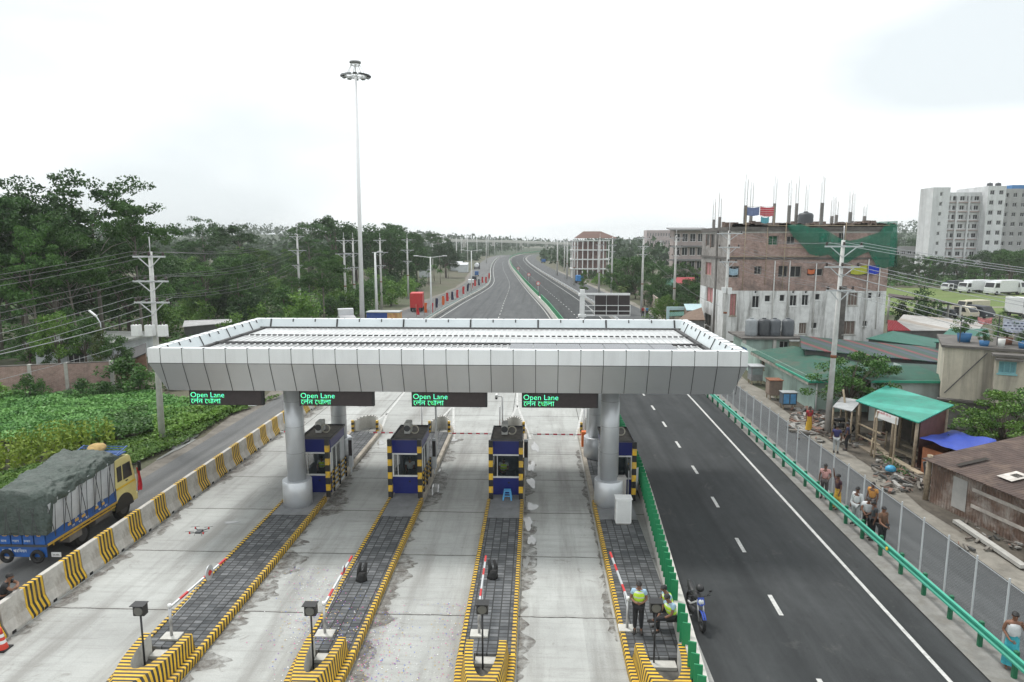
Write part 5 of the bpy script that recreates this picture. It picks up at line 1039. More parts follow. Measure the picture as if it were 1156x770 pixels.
for txt,fx_,fz_,sz,m in (('\u099a\u09cc\u09a7\u09c1\u09b0\u09c0 \u09ae\u09be\u09b0\u09cd\u0995\u09c7\u099f'.replace('\u09cd',''),.05,.68,.3,mat('txt_red',(.45,.05,.06),.7,.05)),('\u09ad\u09be\u09a1\u09bc\u09be \u09b9\u09ac\u09c7',.5,.4,.24,mat('txt_green',(.05,.35,.25),.7,.05)),('TO-LET',.06,.38,.26,mat('txt_grey',(.2,.22,.2),.7,.05)),('01712 345678',.08,.08,.2,mat('txt_navy',(.08,.08,.25),.7,.05))):
    pass
def banner_text(txt,u,v,h,m,name):
    t=text_mesh(txt,h*1.3,name,m,g,(0,0,0),(0,0,0),.003); M3=Matrix((ux,uz,ux.cross(uz))).transposed().to_4x4(); M3.translation=bl_+ux*(u*wb)+uz*(v*hb)+dn*.3; t.matrix_local=M3
banner_text('\u09ae\u09be \u099c\u09a8\u09a8\u09c0 \u09b8\u09cd\u099f\u09cb\u09b0'.replace('\u09cd',''),.08,.66,hb*.28,mat('txt_red',(.45,.05,.06),.7,.05),'red_lettering')
banner_text('\u099a\u09be \u0995\u09ab\u09bf',.5,.36,hb*.22,mat('txt_green',(.05,.35,.25),.7,.05),'green_lettering')
for u in (.08,.93): v=bl_.lerp(br_,u); MB().bar((v.x-dn.x*.5,v.y-dn.y*.5,0),(v.x-dn.x*.5,v.y-dn.y*.5,v.z+hb*.9),.07,.07).build('post',bamboo,g)
# blue tarp shed
T=[AY(1038,495,36.5),AY(1100,514,33.5),AY(1129,498,35),AY(1074,486,39)]; c_=sum(T,Vector())/4; o0=Vector((c_.x,c_.y,0)); g=thing('tarp_shed','small shed under a crumpled bright blue tarpaulin','shed',o0); L=[v-o0 for v in T]
q=MB(); rr=random.Random(2); N=12; rings=[]
for i in range(N+1):
    r_=[]
    for j in range(N+1):
        u,v=i/N,j/N; p=(L[0]*(1-u)+L[1]*u)*(1-v)+(L[3]*(1-u)+L[2]*u)*v; p=Vector(p); p.z+=-.12*math.sin(PI*u)*math.sin(PI*v)+rr.uniform(-.025,.025)+.05*math.sin(u*9+v*7)
        if i==N: p.z-=.38; p.y-=.1
        r_.append(p)
    rings.append(r_)
q.loft(rings,closed=False,caps=False); q.build('tarpaulin',mat('tarp_blue',(.025,.06,.36),.5,.15,2,bump=.2,bscale=8),g)
q=MB()
for (i,j,k) in ((0,1,0),(1,2,1),(2,3,1),(3,0,0)):
    a_,b__=L[i]*.9,L[j]*.9; q.quad((a_.x,a_.y,0),(b__.x,b__.y,0),(b__.x,b__.y,b__.z-.25),(a_.x,a_.y,a_.z-.25),k)
q.build('wall',[mat('orange_brick_wall',(.3,.11,.05),.9,.25,6),mat('grey_tin_wall',(.2,.21,.215),.7,.15)],g)
g=thing('white_cabinet','white two-panel display frame standing in front of the tarp shed','display frame',G(1058,560)+Vector((0,0,0))); p0=g.location.copy(); A_=[AY(1045,537,34.5)-p0,AY(1075,533,34.5)-p0,AY(1074,519,34.5)-p0,AY(1043,522,34.5)-p0]
q=MB(); q.quad(*A_); q.quad(*[v+Vector((0,.12,0)) for v in reversed(A_)]); q.build('panel',white_paint,g); q=MB(); q.bar(A_[0],A_[1],.08,.08).bar(A_[1],A_[2],.08,.08).bar(A_[2],A_[3],.08,.08).bar(A_[3],A_[0],.08,.08).bar((A_[0]+A_[1])/2-Vector((0,.05,0)),(A_[2]+A_[3])/2-Vector((0,.05,0)),.06,.06); q.build('frame',darkgrey,g)
for v in A_[:2]: MB().bar((v.x,v.y+.06,-.1),(v.x,v.y+.06,v.z),.1,.1).build('leg',wood,g)
# rusty shed
Pw=[G(1049,566),G(1156,618)]; d=(Pw[1]-Pw[0]); d.normalize(); far=Pw[0]+d*9; n_=Vector((-d.y,d.x,0)); 
if n_.x<0: n_=-n_
rs=thing('rusty_shed','patched rusty corrugated iron shed beside the dusty shoulder','shed',Pw[0]); a_=Vector((0,0,0)); b__=far-Pw[0]; wz=2.15
rustw=corrm('rusty_wall',(.15,.095,.07),tuple(d),.16,.85,var=.4,scale=1.4,dirt=(.42,.38,.34),damt=.9,dscale=.9); rustr=corrm('rusty_roof',(.075,.05,.042),tuple(d),.18,.85,var=.35,scale=1.2,dirt=(.17,.12,.09),damt=.8,dscale=.9)
q=MB(); q.quad(a_,b__,b__+Vector((0,0,wz)),a_+Vector((0,0,wz))); q.quad(a_+n_*6,a_,a_+Vector((0,0,wz)),a_+n_*6+Vector((0,0,wz+.9))); q.build('wall',rustw,rs)
q=MB(); slab(q,[a_-d*.3-n_*.35+Vector((0,0,wz-.05)),b__-n_*.35+Vector((0,0,wz-.05)),b__+n_*6.5+Vector((0,0,wz+1.0)),a_-d*.3+n_*6.5+Vector((0,0,wz+1.0))],.05); rr_=q.build('roof',rustr,rs)
def sheet(u0,u1,v0,v1,m,nm='patch_sheet'):
    f=lambda u,v:a_+d*u+n_*v+Vector((0,0,wz+.04+(v+.35)*(1.05/6.85))); MB().quad(f(u0,v0),f(u1,v0),f(u1,v1),f(u0,v1)).build(nm,m,rs)
pale=mat('pale_patch',(.5,.46,.42),.8,.3,3); sheet(3.0,3.75,.5,1.5,pale); sheet(3.3,4.1,1.6,1.85,pale); sheet(3.2,3.6,.95,1.3,mat('roof_hole',(.03,.025,.02),.9,.2)); sheet(1.2,1.45,.1,1.7,MATS['roof_hole'],'roof_gap')
MB().quad(a_+d*1.3-n_*.02+Vector((0,0,.3)),a_+d*2.1-n_*.02+Vector((0,0,.3)),a_+d*2.1-n_*.02+Vector((0,0,1.75)),a_+d*1.3-n_*.02+Vector((0,0,1.75))).build('patch_panel',mat('patch_grey',(.38,.37,.35),.8,.12,2),rs)
for k in range(2):
    z_=.75+.75*k; MB().bar(a_+d*2.4-n_*.04+Vector((0,0,z_)),b__-n_*.04+Vector((0,0,z_)),.03,.16).build('wall_batten',mat('whitewash',(.42,.38,.34),.9,.3,3),rs)
MB().tube([a_-d*.25+n_*.0,a_-d*.25+Vector((.05,0,wz+.1))],.13,8).build('corner_post',wood,rs)
# planks, kerb log, debris
for i,(p0,p1,w_,l) in enumerate((((1001,514),(1040,536),.35,'long pale timber plank lying nearest the side road'),((1008,507),(1049,523),.3,'timber plank lying beside the banner posts'),((1020,503),(1052,515),.25,'thin timber plank lying farther inside the stall yard'),((985,500),(1003,515),.3,'short timber plank at the corner of the yard'),((1079,588),(1156,640),.28,'long concrete kerb beam in front of rusty shed'))):
    a_=G(*p0,.12);b__=G(*p1,.12); c_=(a_+b__)/2; o=MB().bar(a_-c_,b__-c_,w_,.14).build('timber_plank' if i<4 else 'kerb_beam',mat('plank',(.4,.33,.24),.9,.2,3) if i<4 else concrete,None,c_); tag(o,l,'plank' if i<4 else 'kerb beam')
for i,(px,py,l) in enumerate(((999,497,'short bamboo stake among the planks'),(983,505,'short bamboo stake near the navy shirted man'))):
    p=G(px,py+10); o=MB().tube([(0,0,0),(.03,0,1.1)],.05,7).build('bamboo_stake',bamboo,None,p); tag(o,l,'stake')
q=MB(); rr=random.Random(9)
def scatter(px0,px1,py0,py1,n,smax):
    for i in range(n):
        p=G(rr.uniform(px0,px1),rr.uniform(py0,py1)); s=rr.uniform(.05,smax); a=rr.uniform(0,3); v=Vector((math.cos(a),math.sin(a),rr.uniform(-.2,.4)))*s; q.bar(p+Vector((0,0,.08))-v,p+Vector((0,0,.08))+v,s*rr.uniform(.4,1),s*rr.uniform(.2,.6),rr.randrange(5))
scatter(893,932,462,490,230,.4); scatter(1000,1062,523,556,230,.28); scatter(940,1000,490,506,60,.3); scatter(1075,1156,590,622,50,.2); scatter(985,1045,500,545,150,.22); scatter(900,960,470,500,60,.2)
o=q.build('rubble',[mat('rub_a',(.17,.155,.135),.95,.3),mat('rub_b',(.12,.1,.085),.95,.3),mat('rub_c',(.2,.12,.09),.95,.3),mat('rub_d',(.3,.29,.27),.9,.2),mat('rub_e',(.08,.08,.075),.95,.3)]); o['kind']='stuff'; o['label']='loose rubble and scrap strewn beside the side road'
struct(MB().poly([G(925,470)*1,G(1000,516),G(1052,566),G(1156,625),G(1156,560),G(1040,500),G(960,455)]).build and MB().poly([(lambda v:(v.x,v.y,-.008))(G(*p)) for p in ((870,452),(915,484),(970,518),(1015,550),(1042,574),(1156,645),(1156,540),(1060,480),(960,445))]),'stall_yard',mat('yard_dirt',(.075,.064,.05),.95,.4,1.2,bump=.5,dirt=(.15,.13,.105),damt=.75))
p=G(1005,534); o=MB().ell((0,0,.22),(.3,.25,.22),10,6).build('blue_bag',mat('bag_blue',(.05,.3,.5),.5,.3,5),None,p); tag(o,'blue plastic bag lying in the rubble','bag')
# pale blue gate and boundary walls by the east side road
p=G(760,361); g=thing('blue_gate','pale blue gateway frame beyond the canopy corner','gate',(AY(753,350,96).x,96,0)); q=MB(); w_=AY(778,350,96).x-g.location.x
q.box(0,.35,0,.35,0,2.9).box(w_-.35,w_,0,.35,0,2.9).box(0,w_,0,.35,2.9,3.35); q.build('frame',mat('gate_blue',(.45,.62,.64),.6,.08),g); slab(MB(),[(.4,.4,2.0),(w_,-.2,2.2),(w_,1.5,2.6),(.4,1.5,2.4)],.06).build('awning',groof2,g)
roofshed('blue_roof_shed','pale blue tin roof and brown shed beside the brick building',[AY(775,350,92),AY(792,350,90),AY(792,343,97),AY(772,343,97)],mat('paleblue_roof',(.4,.55,.58),.6,.1),mat('brown_shed_wall',(.2,.14,.1),.9,.2))
roofshed('brown_roof_shed','brown tarpaulin roof against the canopy corner',[AY(765,361,80),AY(796,361,78),AY(792,347,84),AY(777,352,84)],mat('brown_tarp',(.16,.11,.08),.9,.25,2),darkw)
bw=thing('boundary_wall','weathered boundary wall panels lining the far side road','wall',(18,110,0)); Q=[G(716,331),G(735,345),G(752,360)]
q=MB(); rr=[(p.x-18,p.y-110) for p in Q]; q.loft([[(x,y,0),(x,y,2.3),(x+.2,y,2.3),(x+.2,y,0)] for x,y in rr],sm=False); q.build('wall',mat('boundary_plaster',(.34,.28,.23),.95,.2,1,dirt=(.2,.16,.13),damt=.7,streak=True),bw)
for k in range(9):
    t=k/8; a=Vector(rr[0]).lerp(Vector(rr[1]),t*2) if t<.5 else Vector(rr[1]).lerp(Vector(rr[2]),t*2-1); MB().box(a.x-.1,a.x+.02-.003,a.y-.12,a.y+.12,0,2.4).build('pier',concrete,bw)
# ================================================================ FAR BUILDINGS
def bigblock(name,label,x0,yv,w_,h,floors,cols,wm,pm=darkglass,d=16,z0=0,wr=.55,hr=.5,frame=white_paint,par=.6,parent=None):
    g=parent or thing(name,label,'building',(x0,yv,z0)); hs=[]; fh=h/floors
    for f in range(floors):
        for c_ in range(cols):
            cw=w_/cols; a=c_*cw+cw*(1-wr)/2; hs.append((a,a+cw*wr,f*fh+fh*.3,f*fh+fh*(.3+hr)))
    q=MB(); facade(q,0,w_,0,h+par,hs,.35); q.quad((0,d,0),(0,0,0),(0,0,h+par),(0,d,h+par)).quad((w_,0,0),(w_,d,0),(w_,d,h+par),(w_,0,h+par)).quad((0,0,h),(w_,0,h),(w_,d,h),(0,d,h)); wl_=q.build('wing' if parent else 'wall',wm,g)
    if parent: wl_.location=(x0-parent.location.x,yv-parent.location.y,0); 
    for h_ in hs:
        o=window(wl_ if parent else g,*h_,tfF,frame=frame,pane=pm,bars=1,fw=.1,depth=.3,sill=False)
        if parent:
            pn=o.children[0]; me=o.data; me.materials.append(pm); n=len(me.vertices); bm=bmesh.new(); bm.from_mesh(me); k0=len(bm.faces); bm.from_mesh(pn.data); bm.faces.ensure_lookup_table()
            for f in bm.faces[k0:]: f.material_index=1
            bm.to_mesh(me); bm.free(); bpy.data.objects.remove(pn)
    return wl_ if parent else g
agrey=mat('apartment_white',(.62,.63,.63),.9,.12,.3,dirt=(.28,.28,.28),damt=.8,dscale=.12,streak=True); agrey2=mat('apartment_grey',(.36,.36,.355),.9,.12,.3,dirt=(.22,.22,.22),damt=.7,dscale=.12,streak=True)
Ya=245.
def ax_(px,py=250,Y=Ya): return AY(px,py,Y)
def zz(px,py,Y=Ya): return AY(px,py,Y).z
ab=thing('apartment_block','large white and grey weathered nine storey apartment block','building',(ax_(1037).x,Ya,0))
bigblock('','',ax_(1047).x,Ya-2,ax_(1066).x-ax_(1047).x,zz(1050,214),9,1,agrey,wr=.16,hr=.4,d=8,parent=ab)
wg=bigblock('','',ax_(1066).x+.1,Ya+1,ax_(1107).x-ax_(1066).x-.2,zz(1085,219),9,5,agrey,wr=.7,hr=.5,d=14,parent=ab)
wv=ax_(1107).x-ax_(1066).x-.2
for k in range(4): xx=wv*(k/3); MB().box(xx-.3,xx+.3,-.7,-.003,0,zz(1085,219)-.5).build('rib',agrey,wg)
for f in range(9): MB().box(.32,wv-.32,-.5,-.003,f*zz(1085,219)/9+.2,f*zz(1085,219)/9+.55).build('sunshade',mat('sunshade_rust',(.34,.27,.25),.9,.2),wg)
bigblock('','',ax_(1107).x,Ya-2.5,ax_(1127).x-ax_(1107).x,zz(1117,212.5),9,2,agrey,wr=.5,hr=.45,d=18,parent=ab)
wg=bigblock('','',ax_(1129).x,Ya,ax_(1168).x-ax_(1129).x,zz(1140,215),9,4,agrey2,wr=.5,hr=.45,d=18,parent=ab)
MB().box(3.5,14,1,6,zz(1140,215)+.6,zz(1140,210)+.4).build('rooftop_sheet',mat('roof_blue',(.05,.2,.45),.6,.1),wg)
for xx in (-4,-1.2): tank(ax_(1131).x+xx,Ya+2,zz(1130,214)+.6,.9,1.8,'small black tank on the apartment roof edge',group='tanks on the apartment roof')
# concrete frame building, hall with red roof, pink blocks
Yb_=235.; fr_=concrete_pale
x0=AY(646,290,Yb_).x; x1=AY(687,290,Yb_).x; z1=AY(660,271,Yb_).z
g=thing('frame_building','open white concrete frame building with a brown hipped roof','building',(x0,Yb_,0)); w_=x1-x0; q=MB()
for i in range(8):
    for yy in (0,9): xx=w_*i/7; q.box(xx-.17,xx+.17,yy-.17,yy+.17,0,z1)
q.build('column_grid',white_paint,g); q=MB()
for k in range(4): z_=z1*(k+1)/4; q.box(-.4,w_+.4,-.4,9.4,z_-.35,z_)
q.build('floor_slab',white_paint,g); MB().box(.5,w_-.5,3,9,0,z1-.5).build('inner_wall',mat('pinkish_wall',(.3,.2,.18),.9,.3,.4,dirt=(.12,.12,.13),damt=.8,dscale=.4),g)
q=MB(); zr_=AY(660,261,Yb_).z; q.loft([[(1,-1,z1+.6),(w_+3,-1,z1+.6),(w_+3,11,z1+.6),(1,11,z1+.6)],[(4,4,zr_),(w_*.8,4,zr_),(w_*.8,6,zr_),(4,6,zr_)]],sm=False); q.build('roof',mat('brown_hip',(.14,.085,.07),.9,.15,.4),g)
g=bigblock('pink_block','pale pink long building on the skyline behind the poles',AY(730,268,420).x,420,AY(757,268,420).x-AY(730,268,420).x,AY(740,261,420).z,4,9,mat('pinkish',(.45,.38,.37),.9,.1,.2),wr=.5,hr=.5,d=12)
g=bigblock('pink_block','pink and grey framed building behind the unfinished building',AY(760,280,190).x,190,AY(795,280,190).x-AY(760,280,190).x,AY(775,262,190).z,4,4,mat('brickpink',(.38,.32,.3),.9,.15,.4),wr=.75,hr=.6,d=5)
q=MB(); wv=AY(795,280,190).x-AY(760,280,190).x; hz_=AY(775,262,190).z; slab(q,[(-1,-1.5,hz_+.7),(wv+1,-1.5,hz_+.7),(wv+1,5.5,hz_+1.3),(-1,5.5,hz_+1.3)],.3); 
for f in range(1,4): q.box(-1,wv+1,-1.2,-.003,hz_*f/4-.3,hz_*f/4+.1)
q.build('roof',mat('roof_grey_far',(.2,.2,.2),.9,.1),g)
g=bigblock('grey_block','low grey far building between unfinished building and apartment block',AY(1003,290,260).x,260,AY(1037,290,260).x-AY(1003,290,260).x,AY(1020,280,260).z,3,5,agrey2,wr=.7,hr=.35,d=14)
for i,(px0,px1,pt,Yv,l) in enumerate(((707,722,322,205,'small teal tin roof among the trees of the side road'),(742,763,320,170,'teal and red tin roof among trees behind the walkers'),(760,786,319,172,'bright red tin roof beside the teal one'),(664,684,318,235,'grey tin roof of a roadside stall near the frame building'))):
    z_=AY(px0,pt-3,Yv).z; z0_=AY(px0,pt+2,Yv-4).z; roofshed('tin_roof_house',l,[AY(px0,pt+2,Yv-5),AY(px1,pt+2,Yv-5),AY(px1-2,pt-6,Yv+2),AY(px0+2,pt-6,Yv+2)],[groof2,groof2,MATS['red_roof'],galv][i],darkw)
g=thing('flyover','long pale concrete flyover crossing the far horizon','flyover',(-90,760,0)); q=MB(); pts=[(-190,640,14.5),(-120,700,13.5),(-40,770,12.),(40,840,9)]
q.loft([[(x+90,y-760,z-1.3),(x+90,y-760,z+1.2),(x+90+6,y-752,z+1.2),(x+96,y-752,z-1.3)] for x,y,z in pts],sm=False); q.build('deck',concrete_pale,g)
for k in range(9): t=k/8*2.99; i=int(t); f=t-i; p=[pts[i][j]*(1-f)+pts[i+1][j]*f for j in range(3)]; MB().box(p[0]+91,p[0]+94,p[1]-759,p[1]-756,0,p[2]-1.3).build('pier',concrete,g)
# house and wall on the west
by=53.; a=G(-12,448); b_=G(129,440); bwl=thing('brick_wall','weathered pink brick garden wall with concrete piers behind the crops','wall',(a.x,a.y,0)); dd=b_-a; Lw=dd.length; rzw=math.atan2(dd.y,dd.x); bwl.rotation_euler=(0,0,rzw)
MB().box(0,Lw,0,.22,0,2.4).build('wall',brickm('pink_brick',(.3,.165,.14),(.36,.22,.19),(.36,.3,.27),1.,.25,.08,.014,rot=(PI/2,0,0),dirt=(.14,.12,.1),damt=.65,dscale=.5),bwl)
for f in (.02,.33,.62,.99): MB().box(Lw*f-.13,Lw*f+.13,-.05,.27,0,2.5).build('pier',concrete,bwl)
MB().box(0,Lw,-.02,.24,2.4,2.47).build('coping',slabm,bwl)
y_=64.; a=AY(40,400,y_).x; b_=AY(128,400,y_).x; hg=thing('white_house','white single-storey house with pale roof edge among trees behind brick wall','building',(a,y_,0)); zh=AY(80,388,y_).z; hs=[((b_-a)*.40,(b_-a)*.62,.2,zh-.7)]
wallw=mat('white_wall',(.52,.55,.56),.9,.1,1,dirt=(.3,.32,.32),damt=.6,streak=True); q=MB(); facade(q,0,b_-a,0,zh,hs,.3); q.quad((b_-a,0,0),(b_-a,7,0),(b_-a,7,zh),(b_-a,0,zh)); q.build('wall',wallw,hg); window(hg,*hs[0],tfF,bars=2,name='window'); MB().box(-.5,b_-a+.8,-.8,7.5,zh,zh+.25).build('roof',mat('house_roof',(.26,.27,.25),.9,.25,1.2,dirt=(.1,.1,.09)),hg)
roofshed('dark_roof_hut','sloping dark tin roof hut beside the white house',[AY(134,412,60),AY(165,398,60),AY(165,387,66),AY(140,396,66)],corrm('dark_tin',(.07,.07,.07),(1,0,0),.2,.7),mat('hut_wall',(.22,.13,.09),.9,.2))
roofshed('long_tin_hut','low pale tin roof hidden in the trees near the canopy roof edge',[AY(206,369,85),AY(262,364,85),AY(262,360,92),AY(208,362,92)],corrm('pale_tin',(.4,.4,.4),(1,0,0),.4,.6,dirt=(.1,.1,.1)),darkw)
# grass field far east
struct(MB().quad((52,118,-.03),(400,118,-.03),(400,188,-.03),(60,188,-.03)),'grass_field',mat('lawn',(.1,.15,.028),.95,.2,.15,dirt=(.15,.15,.06),damt=.6,dscale=.06))
struct(MB().quad((55,131,-.022),(300,139,-.022),(300,142,-.022),(55,133,-.022)),'field_path',dustm)
# ================================================================ PEOPLE
SK={'a':mat('skin_brown',(.2,.095,.055),.6,.08),'b':mat('skin_dark',(.13,.06,.036),.6,.08)}
hairm=mat('hair_black',(.012,.011,.011),.6,.2); shoem=mat('shoe_dark',(.03,.025,.022),.6,.2); eyem=mat('eye_dark',(.02,.015,.012),.3,.05)
def skin(nodes,edges,root,name,m,parent,lv=1):
    names=list(nodes); me=bpy.data.meshes.new(name); me.from_pydata([nodes[n][0] for n in names],[(names.index(a),names.index(b)) for a,b in edges],[])
    o=bpy.data.objects.new(name,me); COL.objects.link(o); o.modifiers.new('s','SKIN').use_smooth_shade=True
    for i,n in enumerate(names):
        r=nodes[n][1]; r=r if isinstance(r,tuple) else (r,r); me.skin_vertices[0].data[i].radius=r; me.skin_vertices[0].data[i].use_root=(n==root)
    ss=o.modifiers.new('u','SUBSURF'); ss.levels=lv; ss.render_levels=lv
    me2=bpy.data.meshes.new_from_object(o.evaluated_get(bpy.context.evaluated_depsgraph_get())); bpy.data.objects.remove(o)
    me2.materials.clear(); me2.materials.append(m)
    o=bpy.data.objects.new(name,me2); COL.objects.link(o); o.parent=parent; return o
V=Vector
BASE=dict(pelvis=(0,0,.95),spine=(0,.0,1.12),chest=(0,.01,1.32),neck=(0,.0,1.47),head0=(0,.02,1.53),head=(0,.03,1.62),shL=(-.18,0,1.4),shR=(.18,0,1.4),elL=(-.24,-.02,1.13),elR=(.24,-.02,1.13),wrL=(-.25,.06,.89),wrR=(.25,.06,.89),hdL=(-.25,.09,.8),hdR=(.25,.09,.8),hpL=(-.09,0,.9),hpR=(.09,0,.9),knL=(-.1,.03,.5),knR=(.1,.03,.5),anL=(-.1,0,.09),anR=(.1,0,.09),toL=(-.11,.15,.04),toR=(.11,.15,.04))
RAD=dict(pelvis=(.14,.11),spine=(.13,.1),chest=(.155,.11),neck=.055,head0=.07,head=(.078,.095),shL=.06,shR=.06,elL=.043,elR=.043,wrL=.03,wrR=.03,hdL=(.035,.02),hdR=(.035,.02),hpL=.085,hpR=.085,knL=.06,knR=.06,anL=.04,anR=.04,toL=(.04,.025),toR=(.04,.025))
EDG=[('pelvis','spine'),('spine','chest'),('chest','neck'),('neck','head0'),('head0','head'),('chest','shL'),('chest','shR'),('shL','elL'),('elL','wrL'),('wrL','hdL'),('shR','elR'),('elR','wrR'),('wrR','hdR'),('pelvis','hpL'),('pelvis','hpR'),('hpL','knL'),('knL','anL'),('anL','toL'),('hpR','knR'),('knR','anR'),('anR','toR')]
def person(label,loc,face,pose={},shirt=None,trou=None,vest=None,lungi=None,tone='a',sleeve=.55,s=1.,hide_legs=False,tank=False,turn=0.,group=None,hair=True):
    g=thing('person',label,'person',loc,R(face),group); g.scale=(s,s,s)
    J={k:V(v) for k,v in BASE.items()}
    for k,v in pose.items():
        if k!='shift': J[k]=V(v)
    N={k:(J[k],RAD[k]) for k in J}; N['nose']=(J['head']+V((.0,.105,-.03)),.014); E_=EDG+[('head','nose')]
    b=skin(N,E_,'pelvis','body',SK[tone],g)
    # fingers
    q=MB(); q.v=[tuple(v.co) for v in b.data.vertices]; q.f=[tuple(p.vertices) for p in b.data.polygons]; q.m=[0]*len(q.f); q.sm=[True]*len(q.f)
    for sd in 'LR':
        d=(J['hd'+sd]-J['wr'+sd]).normalized(); sx=d.cross(V((0,1,.2))).normalized()
        if sx.length<.1: sx=V((1,0,0))
        up=sx.cross(d)
        for k,(o_,ln) in enumerate(((-.026,.065),(-.009,.078),(.009,.074),(.026,.058))):
            p=J['hd'+sd]+sx*o_; q.tube([p,p+d*ln*.5+up*.006,p+d*ln*.85-up*.022],[.009,.0085,.006],5)
        p=J['wr'+sd]+d*.05-sx*.032; q.tube([p,p+d*.035-sx*.018,p+d*.065-sx*.012],[.011,.01,.007],5)
    # ears
    for sx in (-1,1): q.ell(J['head']+V((sx*.083,-.005,-.005)),(.014,.024,.032),6,4)
    me=b.data; bpy.data.objects.remove(b); b=q.build('body',SK[tone],g)
    for sx in (-1,1): MB().ell(J['head']+V((sx*.032,.088,.005)),(.014,.01,.009),6,4).build('eye',eyem,b)
    MB().ell(J['head']+V((0,.09,-.062)),(.026,.008,.007),6,4).build('mouth',mat('lips',(.14,.05,.04),.6,.05),b)
    if hair:
        q=MB(); h=J['head']; rings=[]
        for i in range(7):
            t=i/6*PI*.62; rings.append([h+V((.094*max(math.sin(t),.03)*math.cos(a),-.012+.112*max(math.sin(t),.03)*math.sin(a),.02+.1*math.cos(t)+(.035 if (math.sin(a)>.3 and i>4) else 0)+.008*math.sin(a*5))) for a in [2*PI*j/14 for j in range(14)]])
        q.loft(rings,caps=True); q.build('hair',hairm,g)
    if shirt:
        n=1.17; P={k:(J[k],tuple(x*n+.012 for x in (RAD[k] if isinstance(RAD[k],tuple) else (RAD[k],)*2))) for k in ('pelvis','spine','chest','shL','shR')}
        P['neck']=(J['chest'].lerp(J['neck'],.7),(.08,.075)); ed=[('pelvis','spine'),('spine','chest'),('chest','neck')]
        if not tank:
            ed+=[('chest','shL'),('chest','shR')]
            for sd in 'LR': P['sl'+sd]=(J['sh'+sd].lerp(J['el'+sd],sleeve if sleeve<=1 else 1),.062); ed.append(('sh'+sd,'sl'+sd))
            if sleeve>1:
                for sd in 'LR': P['cf'+sd]=(J['el'+sd].lerp(J['wr'+sd],.9),.045); ed.append(('sl'+sd,'cf'+sd))
        else:
            P.pop('shL');P.pop('shR')
            for k_ in ('pelvis','spine','chest'): P[k_]=(P[k_][0],tuple(x*1.16 for x in P[k_][1]))
            P['neck']=(P['neck'][0],(.125,.1))
        skin(P,ed,'pelvis','shirt',shirt,g)
    if trou and not hide_legs:
        P={k:(J[k],tuple(x*1.15+.012 for x in (RAD[k] if isinstance(RAD[k],tuple) else (RAD[k],)*2))) for k in ('pelvis','hpL','hpR','knL','knR','anL','anR')}
        for sd in 'LR': P['an'+sd]=(J['an'+sd]+V((0,0,.02)),.06)
        skin(P,[('pelvis','hpL'),('pelvis','hpR'),('hpL','knL'),('knL','anL'),('hpR','knR'),('knR','anR')],'pelvis','trousers',trou,g)
        for sd in 'LR':
            d=(J['to'+sd]-J['an'+sd]); q=MB(); q.tube([J['an'+sd]-d*.25-V((0,0,.03)),J['an'+sd]+V((0,0,-.035)),J['an'+sd]+d*.6+V((0,0,-.015)),J['to'+sd]+d*.35],[.045,.055,.052,.03],8); q.build('shoe',shoem,g)
    if lungi:
        q=MB(); rings=[]
        mid=lambda t:J['pelvis'].lerp((J['anL']+J['anR'])/2,t)
        sp=(J['anL']-J['anR']).length/2
        for t in (-.12,.05,.3,.55,.8,.93): c_=mid(t); rr=.155+.05*max(t,0)+sp*.3*max(t,0); rings.append([c_+V(((rr+.012*math.sin(5*a+t*6))*math.cos(a),(rr*.8+.015*math.sin(4*a))*math.sin(a),0)) for a in [2*PI*j/18 for j in range(18)]])
        q.loft(rings,caps=False); q.build('lungi',lungi,g)
    if vest:
        P={'spine0':(J['pelvis'].lerp(J['spine'],.05),(.2,.16)),'spine':(J['spine'],(.2,.165)),'chest':(J['chest'],(.235,.185)),'neck':(J['chest'].lerp(J['neck'],.75),(.17,.13))}
        skin(P,[('spine0','spine'),('spine','chest'),('chest','neck')],'spine0','vest',vest,g)
    return g
lime=stripe('vest_lime',(.55,.58,.56),(.52,.78,.04),(0,0,1),.155,.26,rough=.7,dirt=(.45,.66,.05),damt=.3,off=.22)
ltb=mat('shirt_light_blue',(.33,.48,.6),.8,.1,8); blk=mat('trousers_black',(.018,.018,.02),.85,.2,6)
person('person in lime reflective vest standing with hands together on the wide island',tuple(G(720,713,.21)),172,dict(elL=(-.25,.03,1.14),elR=(.25,.03,1.14),wrL=(-.1,.24,1.1),wrR=(.1,.24,1.1),hdL=(-.02,.27,1.11),hdR=(.02,.28,1.1),head=(0,.06,1.6)),ltb,blk,lime)
seat=dict(pelvis=(0,0,.56),spine=(0,.04,.73),chest=(0,.1,.92),neck=(0,.15,1.06),head0=(0,.19,1.12),head=(0,.23,1.2),shL=(-.18,.1,1.0),shR=(.18,.1,1.0),elL=(-.22,.2,.74),elR=(.22,.2,.74),wrL=(-.1,.42,.66),wrR=(.1,.42,.66),hdL=(-.05,.5,.64),hdR=(.05,.5,.64),hpL=(-.09,.05,.53),hpR=(.09,.05,.53),knL=(-.11,.46,.53),knR=(.11,.46,.53),anL=(-.12,.44,.1),anR=(.12,.44,.1),toL=(-.13,.6,.05),toR=(.13,.6,.05))
up=lambda d,dz,**k:{**{a:(v[0],v[1],v[2]+dz) for a,v in d.items()},**k}
person('person in lime vest sitting on the median wall, farther of the seated two',(4.32,20.6,.21),105,up(seat,.12),ltb,blk,lime)
person('person in lime vest sitting on the median wall with legs crossed, hands on ankle',(4.3,20.08,.21),118,up(seat,.12,knL=(-.05,.48,.72),anL=(.2,.55,.55),toL=(.3,.66,.5),wrL=(.02,.5,.62),hdL=(.1,.55,.6),wrR=(.12,.5,.62),hdR=(.16,.55,.6)),ltb,blk,lime)
opm=mat('operator_white',(.5,.55,.55),.8,.1,6)
